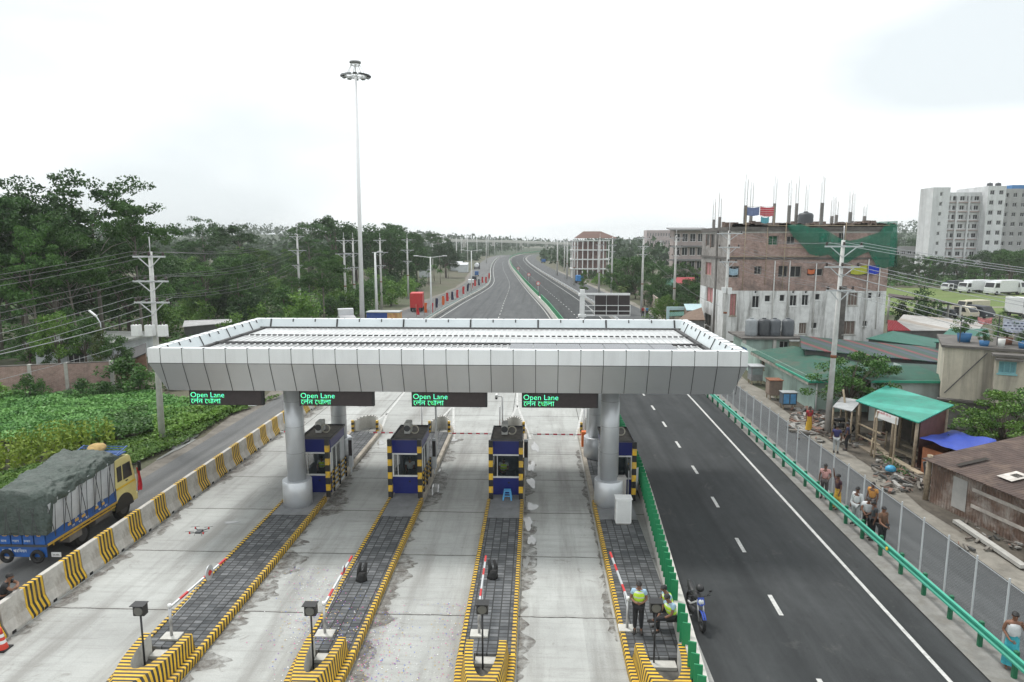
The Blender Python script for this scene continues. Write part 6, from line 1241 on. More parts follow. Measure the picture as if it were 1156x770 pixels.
for i,(x,m,l) in enumerate(((-10.8,lime,'person in lime vest seated at the counter inside the booth behind the nearest column'),(-6.32,opm,'person in pale shirt seated inside the free-standing second booth'),(-1.6,lime,'person in lime vest over white seated inside the booth behind the stool'),(3.75,opm,'person in pale shirt inside the booth beside the highway wall'))):
    person(l,(x,33.0,.42),180,up(seat,.06),opm,blk,m if m is lime else None)
std=dict()
def sh(c,n,**k): return mat(n,c,.85,.15,6,**k)
person('person in pink shirt standing at the green rail, arm on the beam',(14.12,32.5,.05),150,dict(elL=(-.26,.1,1.15),wrL=(-.2,.32,1.1),hdL=(-.18,.4,1.1)),sh((.55,.3,.28),'shirt_pink'),sh((.08,.07,.07),'trousers_dark'),tone='b')
person('person in dark top and yellow lungi with one arm raised beside fence post',(14.1,31.0,.05),95,dict(elR=(.3,.05,1.52),wrR=(.28,.1,1.78),hdR=(.27,.12,1.86)),sh((.05,.02,.03),'shirt_maroon'),None,lungi=mat('lungi_yellow_white',(.55,.33,.05),.85,.6,5),tone='b')
person('person in white shirt and pale trousers standing behind the others at the fence',(14.22,29.35,.05),120,{},sh((.58,.6,.6),'shirt_white'),sh((.4,.42,.42),'trousers_pale'),tone='b',sleeve=1.1)
person('person in white T-shirt leaning with both hands on the green rail',(14.18,28.3,.05),165,dict(wrL=(-.12,.3,.95),wrR=(.12,.3,.95),elL=(-.25,.1,1.15),elR=(.25,.1,1.15),hdL=(-.1,.38,.92),hdR=(.1,.38,.92),chest=(0,.08,1.3),neck=(0,.12,1.45),head0=(0,.14,1.5),head=(0,.17,1.58)),MATS['shirt_white'],blk)
person('person in orange top walking on the side road behind the fence',(15.25,30.1,0),120,dict(knL=(-.1,.15,.5),anL=(-.1,.2,.1),toL=(-.1,.35,.05),anR=(.1,-.15,.1),toR=(.1,0,.05)),sh((.55,.25,.05),'shirt_orange'),MATS['trousers_dark'],tone='b')
person('person in dark charcoal shirt at the rail turned toward brown shirt',(14.2,27.75,.05),80,dict(head=(0,.08,1.58),wrR=(.2,.25,.98),hdR=(.18,.33,.98)),sh((.05,.055,.06),'shirt_charcoal'),blk,tone='b')
person('person in brown shirt standing by the fence post with hand out',(14.22,27.1,.05),200,dict(elR=(.26,.12,1.12),wrR=(.26,.34,1.05),hdR=(.26,.42,1.05)),sh((.11,.06,.035),'shirt_brown'),blk)
person('person in red top and yellow wrap standing at the debris heap',(18.05,44.5,0),190,dict(wrL=(-.15,.25,1.05),hdL=(-.1,.32,1.06)),sh((.35,.03,.04),'top_red'),None,lungi=mat('wrap_yellow',(.6,.36,.04),.85,.2,4),tone='b')
person('person in navy shirt and pale trousers seen from behind on the side road',(17.85,39.9,0),-30,{},sh((.04,.04,.13),'shirt_navy'),MATS['trousers_pale'],tone='b')
person('person in dark blue standing close by the navy shirted man',(18.75,40.5,0),60,{},sh((.03,.04,.1),'shirt_dark_blue'),blk,tone='b')
person('person in white tank top and turquoise lungi with hand at mouth',(13.98,19.0,.05),160,dict(elL=(-.27,.08,1.2),wrL=(-.2,.2,1.42),hdL=(-.13,.2,1.5),wrR=(.12,.22,.95),hdR=(.05,.27,.93)),MATS['shirt_white'],None,lungi=mat('lungi_turquoise',(.05,.38,.45),.85,.35,5),tank=True,s=1.03)
person('person in red walking on the far side road',(17.6,113,0),10,dict(knL=(-.1,.15,.5),anL=(-.1,.2,.1),toL=(-.1,.35,.05)),MATS['top_red'],blk,s=1.05); person('person in blue walking beside the one in red',(18.3,113.2,0),10,{},sh((.04,.2,.4),'shirt_blue'),blk,s=1.05)
person('person in black leaning folded arms on the striped barrier by the cone',(-17.4,20.3,0),-70,dict(chest=(0,.1,1.28),neck=(0,.16,1.42),head0=(0,.18,1.48),head=(0,.22,1.55),shL=(-.18,.1,1.36),shR=(.18,.1,1.36),elL=(-.26,.32,1.2),elR=(.26,.32,1.2),wrL=(.02,.4,1.19),wrR=(-.02,.36,1.21),hdL=(.1,.38,1.19),hdR=(-.1,.34,1.22)),sh((.02,.02,.022),'shirt_black'),blk,s=1.05)
# ================================================================ SMALL THINGS ON THE PLAZA
g=thing('traffic_cone','red traffic cone with white bands beside the nearest barrier block','cone',G(3,733)); MB().box(-.2,.2,-.2,.2,0,.04).build('base',black_rub,g)
q=MB(); zz_=[.04,.22,.32,.42,.52,.72]; rr=[.16,.12,.1,.08,.062,.03]
for i in range(5): q.tube([(0,0,zz_[i]),(0,0,zz_[i+1])],[rr[i],rr[i+1]],16,1 if i in (1,3) else 0,caps=i==4)
q.build('cone_body',[mat('cone_red',(.62,.05,.03),.5,.1),white_paint],g)
p=AY(225,600,24); g=thing('drone','small quadcopter drone hovering over the lane','drone',p); bevel(MB().box(-.1,.1,-.14,.14,-.04,.04).build('body',darkgrey,g),.02)
for sx in (-1,1):
    for sy in (-1,1):
        q=MB(); q.bar((sx*.08,sy*.1,0),(sx*.26,sy*.22,.03),.03,.025); a=q.build('arm',darkgrey,g); MB().cyl(sx*.26,sy*.22,.0,.08,.028,n=8).build('motor',red,a); MB().bar((sx*.26-.15,sy*.22-.04,.09),(sx*.26+.15,sy*.22+.04,.09),.025,.006).build('propeller',black,a)
        MB().bar((sx*.12,sy*.1,-.03),(sx*.15,sy*.12,-.12),.012,.012).build('leg',darkgrey,g)
MB().ell((0,.16,-.05),(.035,.03,.03),8,5).build('camera',black,g)
q=MB(); rr=random.Random(77); cols=5
for i in range(1500):
    px,py=[(rr.gauss(355,22),rr.uniform(640,770)),(rr.gauss(425,26),rr.uniform(690,770)),(rr.gauss(390,40),rr.uniform(660,770)),(rr.gauss(510,14),rr.uniform(680,770))][rr.choice((0,0,0,1,1,2,3))]
    p=G(px,py,.222); 
    on=-7.0<p.x<-5.5 and p.y>19.2
    if not on: p=G(px,py,.02)
    if not on and -7.2<p.x<-5.3: continue
    if -2.35<p.x<-.5: continue
    s=rr.uniform(.012,.026); a=rr.uniform(0,3); c_,d_=math.cos(a)*s,math.sin(a)*s; q.quad((p.x-c_,p.y-d_,p.z),(p.x+d_,p.y-c_,p.z+.004),(p.x+c_,p.y+d_,p.z+.004),(p.x-d_,p.y+c_,p.z),rr.randrange(5))
o=q.build('confetti',[mat('conf_pink',(.6,.1,.3),.6,.1),mat('conf_white',(.7,.7,.7),.6,.1),mat('conf_blue',(.1,.15,.5),.6,.1),mat('conf_gold',(.5,.35,.1),.4,.1),mat('conf_purple',(.25,.08,.35),.6,.1)]); o['kind']='stuff'; o['label']='scattered confetti over the second island and its lane'
# motorbike, facing the camera
def wheel(parent,c_,r,w_,name='wheel',rim=None,n=22):
    c_=V(c_); q=MB(); q.tube([c_+V((s*w_/2,0,0)) for s in (-1,-.7,.7,1)],[r*.9,r,r,r*.9],n); wv=q.build(name,black_rub,parent)
    q=MB(); q.tube([c_+V((s*w_/2*1.04,0,0)) for s in (-1,1)],[r*.58]*2,n); q.build('rim',rim or steel,wv); return wv
g=thing('motorbike','blue and black motorbike parked on the highway facing the camera','motorbike',(5.36,21.4,0),R(4)); bb=mat('bike_blue',(.02,.06,.35),.35,.1)
for yy,nm in ((-.66,'front'),(.64,'rear')):
    q=MB(); q.tube([(.0,yy+.29*math.cos(a),.31+.29*math.sin(a)) for a in [2*PI*j/24 for j in range(25)]],.055,8,caps=False); wv=q.build('wheel',black_rub,g)
    q=MB(); q.tube([(.0,yy+.23*math.cos(a),.31+.23*math.sin(a)) for a in [2*PI*j/20 for j in range(21)]],.02,6,caps=False)
    for k in range(6): a=k*PI/3; q.bar((0,yy,.31),(0,yy+.22*math.cos(a),.31+.22*math.sin(a)),.02,.025)
    q.tube([(-.06,yy,.31),(.06,yy,.31)],.05,10); q.build('rim',darkgrey,wv)
q=MB(); q.tube([(0,-.25,.78),(0,-.1,.86),(0,.12,.85),(0,.22,.74)],[.08,.15,.15,.1],10); bevel(q.build('tank',black,g),.005,1)
q=MB(); q.tube([(0,.15,.78),(0,.4,.78),(0,.72,.86),(0,.9,.9)],[.11,.13,.11,.06],8); q.build('seat',black,g)
q=MB(); q.tube([(0,-.2,.35),(0,.05,.32),(0,.25,.38)],[.13,.17,.13],9); q.build('engine',darkgrey,g)
q=MB(); 
for s in (-1,1): q.tube([(s*.09,-.66,.31),(s*.09,-.5,.62),(s*.09,-.38,.92)],.028,8)
q.build('fork',steel,g); q=MB(); q.tube([(-.36,-.28,1.0),(-.2,-.35,1.02),(0,-.37,.97),(.2,-.35,1.02),(.36,-.28,1.0)],.018,7); hb_=q.build('handlebar',black,g)
for s in (-1,1): q=MB(); q.tube([(s*.25,-.34,1.02),(s*.32,-.38,1.16)],.009,5); q.ell((s*.34,-.38,1.2),(.06,.015,.04),8,5); q.build('mirror',black,hb_)
q=MB(); q.ell((0,-.5,.88),(.1,.09,.12),10,6); q.build('headlight',lampglass,g); q=MB(); q.loft([[(-.1,-.45,1.02),(0,-.52,1.06),(.1,-.45,1.02)],[(-.13,-.52,.82),(0,-.62,.8),(.13,-.52,.82)]],closed=False,caps=False); q.build('front_cowl',bb,g)
q=MB(); q.loft([[(s*.06,-.66+.34*math.cos(a),.31+.34*math.sin(a)) for s in (-1,0,1)] for a in [PI*.15+PI*.65*j/8 for j in range(9)]],closed=False,caps=False); q.build('front_mudguard',bb,g)
q=MB(); q.tube([(.12,0,.25),(.15,.35,.28),(.16,.8,.42)],[.03,.04,.05],8); q.build('exhaust',steel,g); q=MB(); q.loft([[(-.07,.7,.82),(.07,.7,.82)],[(-.06,1.0,.62),(.06,1.0,.62)]],closed=False,caps=False); q.build('rear_mudguard',black,g)
MB().ell((.09,-.05,1.14),(.14,.16,.13),12,7).build('helmet',black,g); MB().bar((-.1,.1,.1),(-.3,.15,.02),.03,.03).build('side_stand',steel,g)
q=MB(); 
for s in (-1,1): q.bar((s*.08,-.35,.85),(s*.1,.3,.4),.04,.05).bar((s*.07,.25,.4),(s*.07,.64,.31),.04,.05)
q.build('frame',white_paint,g)
# ================================================================ LOADED TRUCK
tk=thing('cargo_truck','yellow cabbed blue cargo truck loaded high under a dark green tarpaulin','truck',(-18.6,23.95,0)); tb2=mat('truck_blue',(.015,.1,.36),.5,.18,2,dirt=(.1,.1,.1),damt=.45,dscale=1.5); ty2=mat('truck_yellow',(.74,.65,.27),.45,.1,1.5,dirt=(.4,.32,.12),damt=.35); og=mat('rail_ochre',(.52,.32,.05),.6,.2,3)
Wt=2.3
q=MB(); q.box(-Wt,0,0,4.35,.98,1.04); 
for k in range(9): y=.02+k*.54; q.box(-.03,.0,y,y+.04,1.04,1.62)
q.box(-.025,-.005,.0,4.35,1.04,1.6).box(-Wt,-Wt+.03,0,4.35,1.04,1.6).box(-Wt,0,4.3,4.35,1.04,2.5); q.build('cargo_bed',tb2,tk)
q=MB(); q.box(.002,.04,-.0,4.35,.98,1.06).box(.002,.035,0,.9,1.58,1.65).bar((.02,.7,.88),(.02,4.2,.88),.05,.05)
for k in range(7): q.box(.0,.03,.3+k*.55,.34+k*.55,.88,.98)
q.build('side_rails',og,tk)
q=MB()
for k in range(5): x=-Wt+.06+k*.45; q.box(x,x+.4,-.05,-.01,1.06,1.62)
q.box(-Wt,-.02,-.04,0,.55,.96); q.build('tailgate',tb2,tk); MB().box(-Wt-.05,.05,-.1,-.02,.98,1.05).build('tail_bar',darkgrey,tk)
orl=mat('truck_lettering',(.7,.42,.1),.6,.1); wl=mat('truck_white_lettering',(.65,.68,.7),.6,.1)
for k,ch in enumerate(('\u09ec','\u09ea','\u09ea','0','0')): 
    if k: text_mesh(ch,.34,'orange_number',orl,tk,(-Wt+.15+k*.45-.03,-.052,1.38),sx=1.4)
for k,w0 in enumerate(('\u09b8\u09ae\u09df','\u09ae\u09be\u09b2','\u09b8\u09b0\u09a3','\u099a\u09b2\u09a8')): text_mesh(w0,.13,'white_word',wl,tk,(-Wt+.1+k*.45,-.052,1.15))
text_mesh('\u099c\u09a8\u09a8\u09c0 \u09aa\u09b0\u09bf\u09ac\u09b9\u09a8',.16,'white_motto',wl,tk,(-1.75,-.042,.74))
for k,ch in enumerate('\u0995\u09ae\u09b2 \u09aa\u09a5'): 
    if ch!=' ': text_mesh(ch,.26,'side_letter',wl,tk,(.012,1.2+k*.42,1.36),(PI/2,0,PI/2)); MB().box(.001,.012,1.2+k*.42,1.42+k*.42,1.26,1.37).build('side_mark',orl,tk); text_mesh('\u09aa\u09a5',.13,'side_word',wl,tk,(.012,1.4+k*.42,1.13),(PI/2,0,PI/2))
q=MB(); rr=random.Random(3)
for s0,s1,n in ((0,1,14),):
    q.loft([[V((.05+.05*math.sin(i*1.7)+.02*rr.random()+.02*k,.05+4.25*i/n,(1.45+.1*(i/n))+(2.62+.5*i/n+.04*math.sin(i)-1.45-.1*i/n)*k/4)) for k in range(5)] for i in range(n+1)],closed=False,caps=False)
q.build('plastic_sheet',mat('plastic_sheet',(.46,.48,.5),.3,.15,2,bump=.4,bscale=5),tk)
q=MB()
for i in range(9): y=.3+i*.47; q.bar((.15,y,1.25),(.17,y+.3*(1 if i%2 else -1),2.6+.05*i),.018,.018); q.bar((.15,y,1.25),(.17,y+.1,2.6+.05*i),.016,.016)
q.build('rope',darkgrey,tk)
from mathutils import noise as mnoise
# tarpaulin load
rings=[]; NY=64; NX=56
for i in range(NY+1):
    y=-.12+4.6*i/NY; t=i/NY; r_=[]
    ztop=3.02+.42*min(1,t*1.2); edge=min(1,(t/.06)) ; endf=min(1,(1-t)/.05)
    for j in range(NX+1):
        u=j/NX; a=PI*u; x=-Wt/2+(Wt/2+.13)*math.copysign(abs(math.cos(a))**.55,math.cos(a)); zb_=(1.48 if t<.07 else (2.5+.5*t if math.cos(a)>0 else 1.6+.5*t)); hgt=(ztop-zb_)*(abs(math.sin(a))**.5)
        hgt*= (0.0+1.0*edge**.4 if t<.06 else 1)*(endf**.3 if endf<1 else 1)
        z=zb_+hgt; n1=mnoise.noise(V((x*1.3,y*1.3,z*1.3))); n2=mnoise.noise(V((x*3.4+9,y*3.4,z*3.4))); n3=mnoise.noise(V((x*7+3,y*2.2,z*7))); n4=mnoise.noise(V((x*5+1,y*5,z*5+4))); k_=.11*n1+.1*abs(n2)+.05*n3+.045*abs(n4)+.075*(abs(math.sin(x*PI/.52+.4*math.sin(y*2)))*abs(math.sin(y*PI/.62+.5*math.sin(x*3)))-.4)
        r_.append(V((x+k_*math.cos(a),y-(.1*abs(n2) if t<.08 else 0),z+k_*math.sin(a)+.03*math.sin(y*4.3+x*3))))
    rings.append(r_)
q=MB(); q.loft(rings,closed=False,caps=False)
q.poly([rings[0][j] for j in range(NX+1)]); q.poly([rings[-1][j] for j in reversed(range(NX+1))])
tarp=mat('tarpaulin_green',(.054,.074,.062),.6,.25,2.5,bump=1.,bscale=3.2,dirt=(.11,.125,.115),damt=.6,dscale=1.4); tarp.node_tree.nodes['Bump'].inputs['Distance'].default_value=.16; q.build('tarpaulin',tarp,tk)
q=MB()
for k in range(9):
    x=-Wt+.1+k*.26; q.bar((x,-.24,1.5),(x+.2*((k%2)*2-1),-.26,2.6),.02,.015)
q.build('tarp_rope',darkgrey,tk)
# cab
prof_=[(4.45,.85),(5.98,.85),(6.05,1.35),(5.95,1.75),(5.72,2.72),(5.55,2.85),(4.5,2.85),(4.45,2.75)]
q=MB(); q.xprism(prof_,-Wt+.1,-.06,'x'); cab=q.build('cab',ty2,tk); bevel(cab,.06,3)
MB().box(-Wt+.12,-.08,4.45,6.07,.55,.86).build('bumper_skirt',ty2,tk)
for s,x in ((1,-.055),(-1,-Wt+.095)):
    q=MB(); q.box(min(x,x+s*.012),max(x,x+s*.012),4.62,4.95,1.82,2.5); q.build('rear_side_window',darkglass,cab); q=MB(); q.xprism([(5.05,1.8),(5.72,1.8),(5.6,2.5),(5.05,2.5)],min(x,x+s*.012),max(x,x+s*.012),'x'); dw=q.build('door_window',darkglass,cab)
    q=MB(); q.box(min(x,x+s*.02),max(x,x+s*.02),4.47,5.9,1.48,1.56); q.build('stripe_band',mat('cab_stripe',(.75,.5,.03),.5,.1),cab)
    q=MB(); q.bar((x,5.75,2.3),(x+s*.28,5.9,2.3),.03,.03).box(min(x+s*.2,x+s*.32),max(x+s*.2,x+s*.32),5.86,5.94,1.95,2.4); q.build('mirror',black,cab)
    q=MB(); q.bar((x+s*.015,5.2,1.7),(x+s*.015,5.35,1.7),.03,.04); q.build('door_handle',black,cab)
MB().poly([(-Wt+.2,5.97,1.82),(-.15,5.97,1.82),(-.2,5.77,2.6),(-Wt+.25,5.77,2.6)]).build('windscreen',darkglass,cab)
for s,x in ((-1,-Wt+.45),(1,-.4)): MB().tube([(x,6.04,1.1),(x,6.07,1.1)],.13,14).build('headlight',lampglass,cab)
q=MB(); q.box(-Wt+.2,-.1,4.6,5.5,2.95,3.0)
for x in (-Wt+.2,-1.2,-.1):
    q.bar((x,4.5,3.0),(x,5.6,3.22),.04,.04)
for k in range(6): q.bar((-Wt+.2,4.55+k*.2,3.0+.04*k),(-.1,4.55+k*.2,3.0+.04*k),.03,.03)
q.build('roof_rack',mat('rack_blue',(.03,.1,.3),.5,.15),tk)
q=MB(); q.xprism([(5.0+.68*math.cos(a),.5+.68*math.sin(a)) for a in [PI*j/14 for j in range(15)]],-.1,-.045,'x'); q.build('wheel_arch',black,tk)
for y_ in (2.15,5.0):
    for x in (-.24,-Wt+.3): wheel(tk,(x,y_,.5),.5,.28,'wheel',darkgrey)
    if y_<3:
        for x in (-.56,-Wt+.62): wheel(tk,(x,y_,.5),.5,.26,'wheel',darkgrey)
q=MB(); q.box(-Wt+.6,-Wt+.75,0,5.6,.7,.97).box(-.75,-.6,0,5.6,.7,.97).box(-Wt+.4,-.4,2.08,2.22,.42,.56).box(-Wt+.4,-.4,4.93,5.07,.42,.56); q.build('chassis',darkgrey,tk)
MB().tube([(-.25,2.9,.72),(-.25,4.0,.72)],.24,14).build('fuel_tank',mat('tank_dirty',(.16,.15,.14),.6,.2,3),tk); MB().box(-.5,-.02,1.25,2.0,.55,.93).build('mud_box',mat('mud_grey',(.2,.185,.17),.9,.25,2),tk)
for x in (-.35,-1.55): 
    q=MB(); q.tube([(x+.2*math.cos(a),-.1,.6+.2*math.sin(a)) for a in [2*PI*j/22 for j in range(23)]],.075,9,caps=False); q.build('bumper_tyre',black_rub,tk)
MB().box(.05,.42,.1,.13,.5,.68).build('number_plate',white_paint,tk); text_mesh('\u09e7\u09e7-\u09ea\u09e8',.1,'plate_lettering',blk,tk,(.1,.095,.56)); MB().box(-1.0,-.8,.3,.32,.25,.55).build('mud_flap',white_paint,tk)
q=MB(); q.loft([[V((-.02+.1*k,6.05+.06*math.sin(z_*5+k),z_)) for k in (0,.35,.7,1+.3*math.sin(z_*6),1.8)] for z_ in (.95,1.2,1.45,1.7,1.9,2.05)],closed=False,caps=False); q.build('flag',mat('truck_flag_red',(.5,.015,.03),.8,.2,5),tk); MB().bar((-.02,6.04,.85),(-.02,6.04,2.1),.025,.025).build('flag_stick',wood,tk)
q=MB()
rr=random.Random(8); q.loft([[V((-1.15+(.42*math.sin(PI*(.12+.76*i/6)))*math.cos(a)*(1+.15*mnoise.noise(V((i,a*2,0)))),0,0))+V((0,4.66+.75*i/6,3.06+.04*i+.17*math.sin(PI*(.12+.76*i/6))*(math.sin(a)+.6)*(1+.2*mnoise.noise(V((i*1.3,a*2,3)))))) for a in [2*PI*j/12 for j in range(12)]] for i in range(7)]); o=q.build('rooftop_bundle',mat('bundle_tan',(.42,.29,.12),.9,.25,5,bump=.5,bscale=9),None,(-18.6,23.95,0)); tag(o,'tan cloth bundle tied on the truck cab roof rack','bundle')
person('person driving inside the yellow truck cab, seen through its side window',(-18.95,28.95,1.02),0,seat,MATS['shirt_white'],blk,s=.95)
# ================================================================ FAR VEHICLES
def vehicle(name,label,cat,loc,rz,L,W,H,cabL,cabH,bodym,cabm,gap=.0,wheels=2,bed0=.7,group=None,tank=False,cabwin=True,boxh=None):
    g=thing(name,label,cat,loc,R(rz),group)
    if tank: q=MB(); q.tube([(0,0,1.75),(0,.15,1.75),(0,L-cabL-.3,1.75),(0,L-cabL-.15,1.75)],[.6,1.0,1.0,.6],16); q.build('tank',bodym,g)
    elif L-cabL>.5: bevel(MB().box(-W/2,W/2,0,L-cabL-gap,bed0,H).build('cargo_box',bodym,g),.04,1)
    y0=L-cabL; q=MB(); q.xprism([(y0,.45),(L,.45),(L,cabH*.55),(L-cabL*.22,cabH),(y0,cabH)],-W/2+.03,W/2-.03,'x'); cb=bevel(q.build('cab' if L-cabL>.5 else 'body',cabm,g),.06,2)
    if cabwin:
        for s in (-1,1):
            x=s*(W/2-.025); MB().xprism([(y0+cabL*.15,cabH*.58),(L-cabL*.2,cabH*.58),(L-cabL*.3,cabH*.92),(y0+cabL*.15,cabH*.92)],min(x,x+s*.01),max(x,x+s*.01),'x').build('side_window',darkglass,cb)
        f=lambda x,t:(x,L-cabL*.22*t+.02,cabH*.55+(cabH*.45)*t); MB().quad(f(-W/2+.15,.1),f(W/2-.15,.1),f(W/2-.2,.88),f(-W/2+.2,.88)).build('windscreen',darkglass,cb)
    for s in (-1,1): MB().box(s*(W*.36)-.12,s*(W*.36)+.12,L,L+.03,.65,.85).build('headlight',lampglass,cb)
    r=.5 if L>5 else .32
    for yy in [L-cabL*.5]+[.9+k*1.1 for k in range(wheels-1)]:
        for s in (-1,1): wheel(g,(s*(W/2-.14),yy,r),r,.26,'wheel',darkgrey,14)
    MB().box(-W/2+.3,W/2-.3,.1,L-.2,.4,bed0).build('chassis',darkgrey,g); return g
def at(px,py): return G(px,py)
wp=mat('vehicle_white',(.7,.71,.72),.4,.05); rdv=mat('vehicle_red',(.5,.03,.03),.5,.12); dkv=mat('vehicle_dark',(.03,.035,.045),.5,.15); blv=mat('vehicle_blue',(.03,.12,.32),.5,.1); bgv=mat('vehicle_beige',(.5,.46,.36),.5,.1)
p=at(470,352); vehicle('lorry','red box lorry with blue cab on the side road','lorry',p,5,5.2,2.2,3.3,1.5,2.3,rdv,dkv)
p=at(538,304); vehicle('tanker_truck','white tanker truck farther up the side road','tanker truck',p,2,7,2.4,3,2,2.7,wp,dkv,tank=True)
p=at(538,312); vehicle('auto_rickshaw','small blue three-wheeler behind the tanker','rickshaw',p,2,2.6,1.4,1.7,2.6,1.8,blv,blv,wheels=1,cabwin=True)
p=at(531.5,321.5); vehicle('car','white car on the side road below the three-wheeler','car',p,4,3.8,1.65,1.4,3.8,1.45,wp,wp,wheels=2); p=at(535,317); vehicle('car','dark car just ahead of the white car','car',p,4,3.8,1.65,1.4,3.8,1.45,dkv,dkv,wheels=2)
# stationary trucks beside the high mast
p=AY(384,362,96); g=vehicle('flatbed_truck','pale grey flatbed lorry parked behind the high mast','lorry',(p.x+1.2,96,0),20,6,2.3,1.6,1.8,2.5,mat('vehicle_grey',(.42,.42,.43),.6,.25,2),wp)
a=AY(414,360,93); b_=AY(437,354,93); g=thing('container_shop','long blue container shop with grey roof and colourful painted end','container',(a.x,93,0)); w_=b_.x-a.x; h_=AY(420,353,93).z
MB().box(0,w_,0,2.3,.2,h_).build('side_wall',mat('container_blue',(.02,.06,.25),.6,.15,1.5,dirt=(.2,.25,.35),damt=.4),g); MB().box(w_+.003,w_+1.6,0.02,2.28,.2,h_).build('painted_end',mat('painted_end',(.5,.32,.12),.7,.5,1.3,dirt=(.5,.12,.12),damt=.8,dscale=1.2),g); MB().box(-.1,w_+1.7,-.1,2.4,h_+.003,h_+.12).build('roof',mat('container_roof',(.4,.42,.42),.6,.1),g)
# vehicles around the grass field
for px,py,l,kw in ((1067,327,'dark blue car parked at the tree edge of the grass field',dict(L=4,W=1.8,H=1.5,cabL=4,cabH=1.9,bodym=blv,cabm=blv)),(1084,328,'white pickup with dark canopy beside the field trees',dict(L=5.5,W=2.1,H=2.6,cabL=2,cabH=1.9,bodym=dkv,cabm=wp)),(1101,329.5,'white van with wide windscreen between pickup and box truck',dict(L=5,W=2.1,H=2.4,cabL=2.2,cabH=2.6,bodym=wp,cabm=wp)),(1113,330,'long white box truck at the grass field edge',dict(L=8,W=2.4,H=3.1,cabL=1.8,cabH=2.6,bodym=wp,cabm=wp)),(1133,331,'white crane-like truck with glazed cab at the field edge',dict(L=5,W=2.3,H=2.8,cabL=2.3,cabH=3.0,bodym=wp,cabm=wp)),(1147,332,'large white truck with body compartments at the field edge',dict(L=9,W=2.5,H=3.4,cabL=2.2,cabH=3.0,bodym=wp,cabm=wp))):
    p=at(px,py); vehicle('parked_truck' if kw['L']>4.5 else 'car',l,'truck' if kw['L']>4.5 else 'car',p,-250 if kw['L']>5.2 else 200,group='vehicles parked round the grass field',**kw)
for px,py,l,kw in ((1078,358,'beige jeep parked behind the grey tin roof',dict(L=4,W=1.8,H=1.8,cabL=3.9,cabH=2.0,bodym=bgv,cabm=bgv)),(1094,358,'dark jeep parked beside the beige jeep',dict(L=4.2,W=1.9,H=1.8,cabL=4.1,cabH=2.1,bodym=dkv,cabm=dkv)),(1064,357,'small dark car with white light at the end of the jeep row',dict(L=3.6,W=1.6,H=1.5,cabL=3.6,cabH=1.4,bodym=dkv,cabm=dkv)),(1112,351,'beige loaded truck behind the jeeps',dict(L=5,W=2.0,H=2.0,cabL=1.6,cabH=1.9,bodym=bgv,cabm=bgv)),(1140,356,'tall white box trailer behind the round bush',dict(L=4,W=2.4,H=3.2,cabL=.4,cabH=3.0,bodym=wp,cabm=wp))):
    p=at(px,py); vehicle('parked_jeep' if kw['L']<5 else 'parked_truck',l,'jeep' if kw['L']<5 else 'truck',p,190 if kw['L']<5 else -260,group='vehicles parked behind the tin roof',**kw)
p=at(612,300); vehicle('market_cart','blue covered cart at the far side road rail','cart',at(614,297),10,3,2,2.2,1,1.8,blv,dkv); p=at(655,320); vehicle('market_cart','blue canopied cart near the frame building',"cart",p,10,3,2,2.4,1,1.8,mat('canopy_blue',(.03,.2,.5),.6,.1),dkv)
# scooter beside the pole
p=G(949,487); g=thing('motorbike','dark motorbike parked under the tin lean-to','motorbike',p,R(70)); wheel(g,(0,-.55,.3),.3,.1); wheel(g,(0,.55,.3),.3,.1)
q=MB(); q.tube([(0,-.45,.7),(0,-.1,.82),(0,.3,.75),(0,.75,.85)],[.1,.15,.12,.07],8); q.build('tank_seat',black,g); q=MB(); q.tube([(0,-.2,.4),(0,.2,.4)],[.16,.15],8); q.build('engine',darkgrey,g); MB().bar((-.3,-.35,.98),(.3,-.35,.98),.03,.03).build('handlebar',black,g); MB().bar((0,-.55,.3),(0,-.35,.98),.07,.07).build('fork',steel,g); MB().ell((0,-.55,.82),(.1,.08,.1),8,5).build('headlight',lampglass,g)
# ================================================================ VEGETATION
LF={'crop':leafm('leaf_crop',(.05,.15,.035),(.16,.33,.085)),'dark':leafm('leaf_dark',(.015,.05,.014),(.07,.15,.035)),'mid':leafm('leaf_mid',(.024,.075,.016),(.09,.19,.038)),'bright':leafm('leaf_bright',(.05,.13,.02),(.16,.28,.045)),'olive':leafm('leaf_olive',(.04,.062,.018),(.1,.14,.04)),'yellow':leafm('leaf_yellow',(.13,.22,.025),(.33,.42,.06)),'far':leafm('leaf_far',(.024,.055,.02),(.05,.1,.03))}
bark=mat('bark',(.12,.1,.08),.9,.3,4,bump=.5,bscale=12); bark_p=mat('bark_pale',(.17,.155,.13),.9,.25,3,bump=.4,bscale=12,dirt=(.14,.12,.1))
def leafquad(q,p,s,rr,up=.35):
    n=V((rr.gauss(0,1),rr.gauss(0,1),rr.gauss(up*2,.8))).normalized(); a=n.cross(V((rr.gauss(0,1),rr.gauss(0,1),rr.gauss(0,1)))).normalized(); b=n.cross(a)
    a*=s*rr.uniform(.7,1.3); b*=s*rr.uniform(.4,.75); q.quad(p-a,p-b*.9+a*.1,p+a,p+b*.9+a*.1)
def clump(q,c,r,n,s,rr,flat=.7):
    for _ in range(n):
        d=V((rr.gauss(0,1),rr.gauss(0,1),rr.gauss(0,1))).normalized()*(rr.random()**.38)
        leafquad(q,c+V((d.x*r,d.y*r,d.z*r*flat)),s,rr)
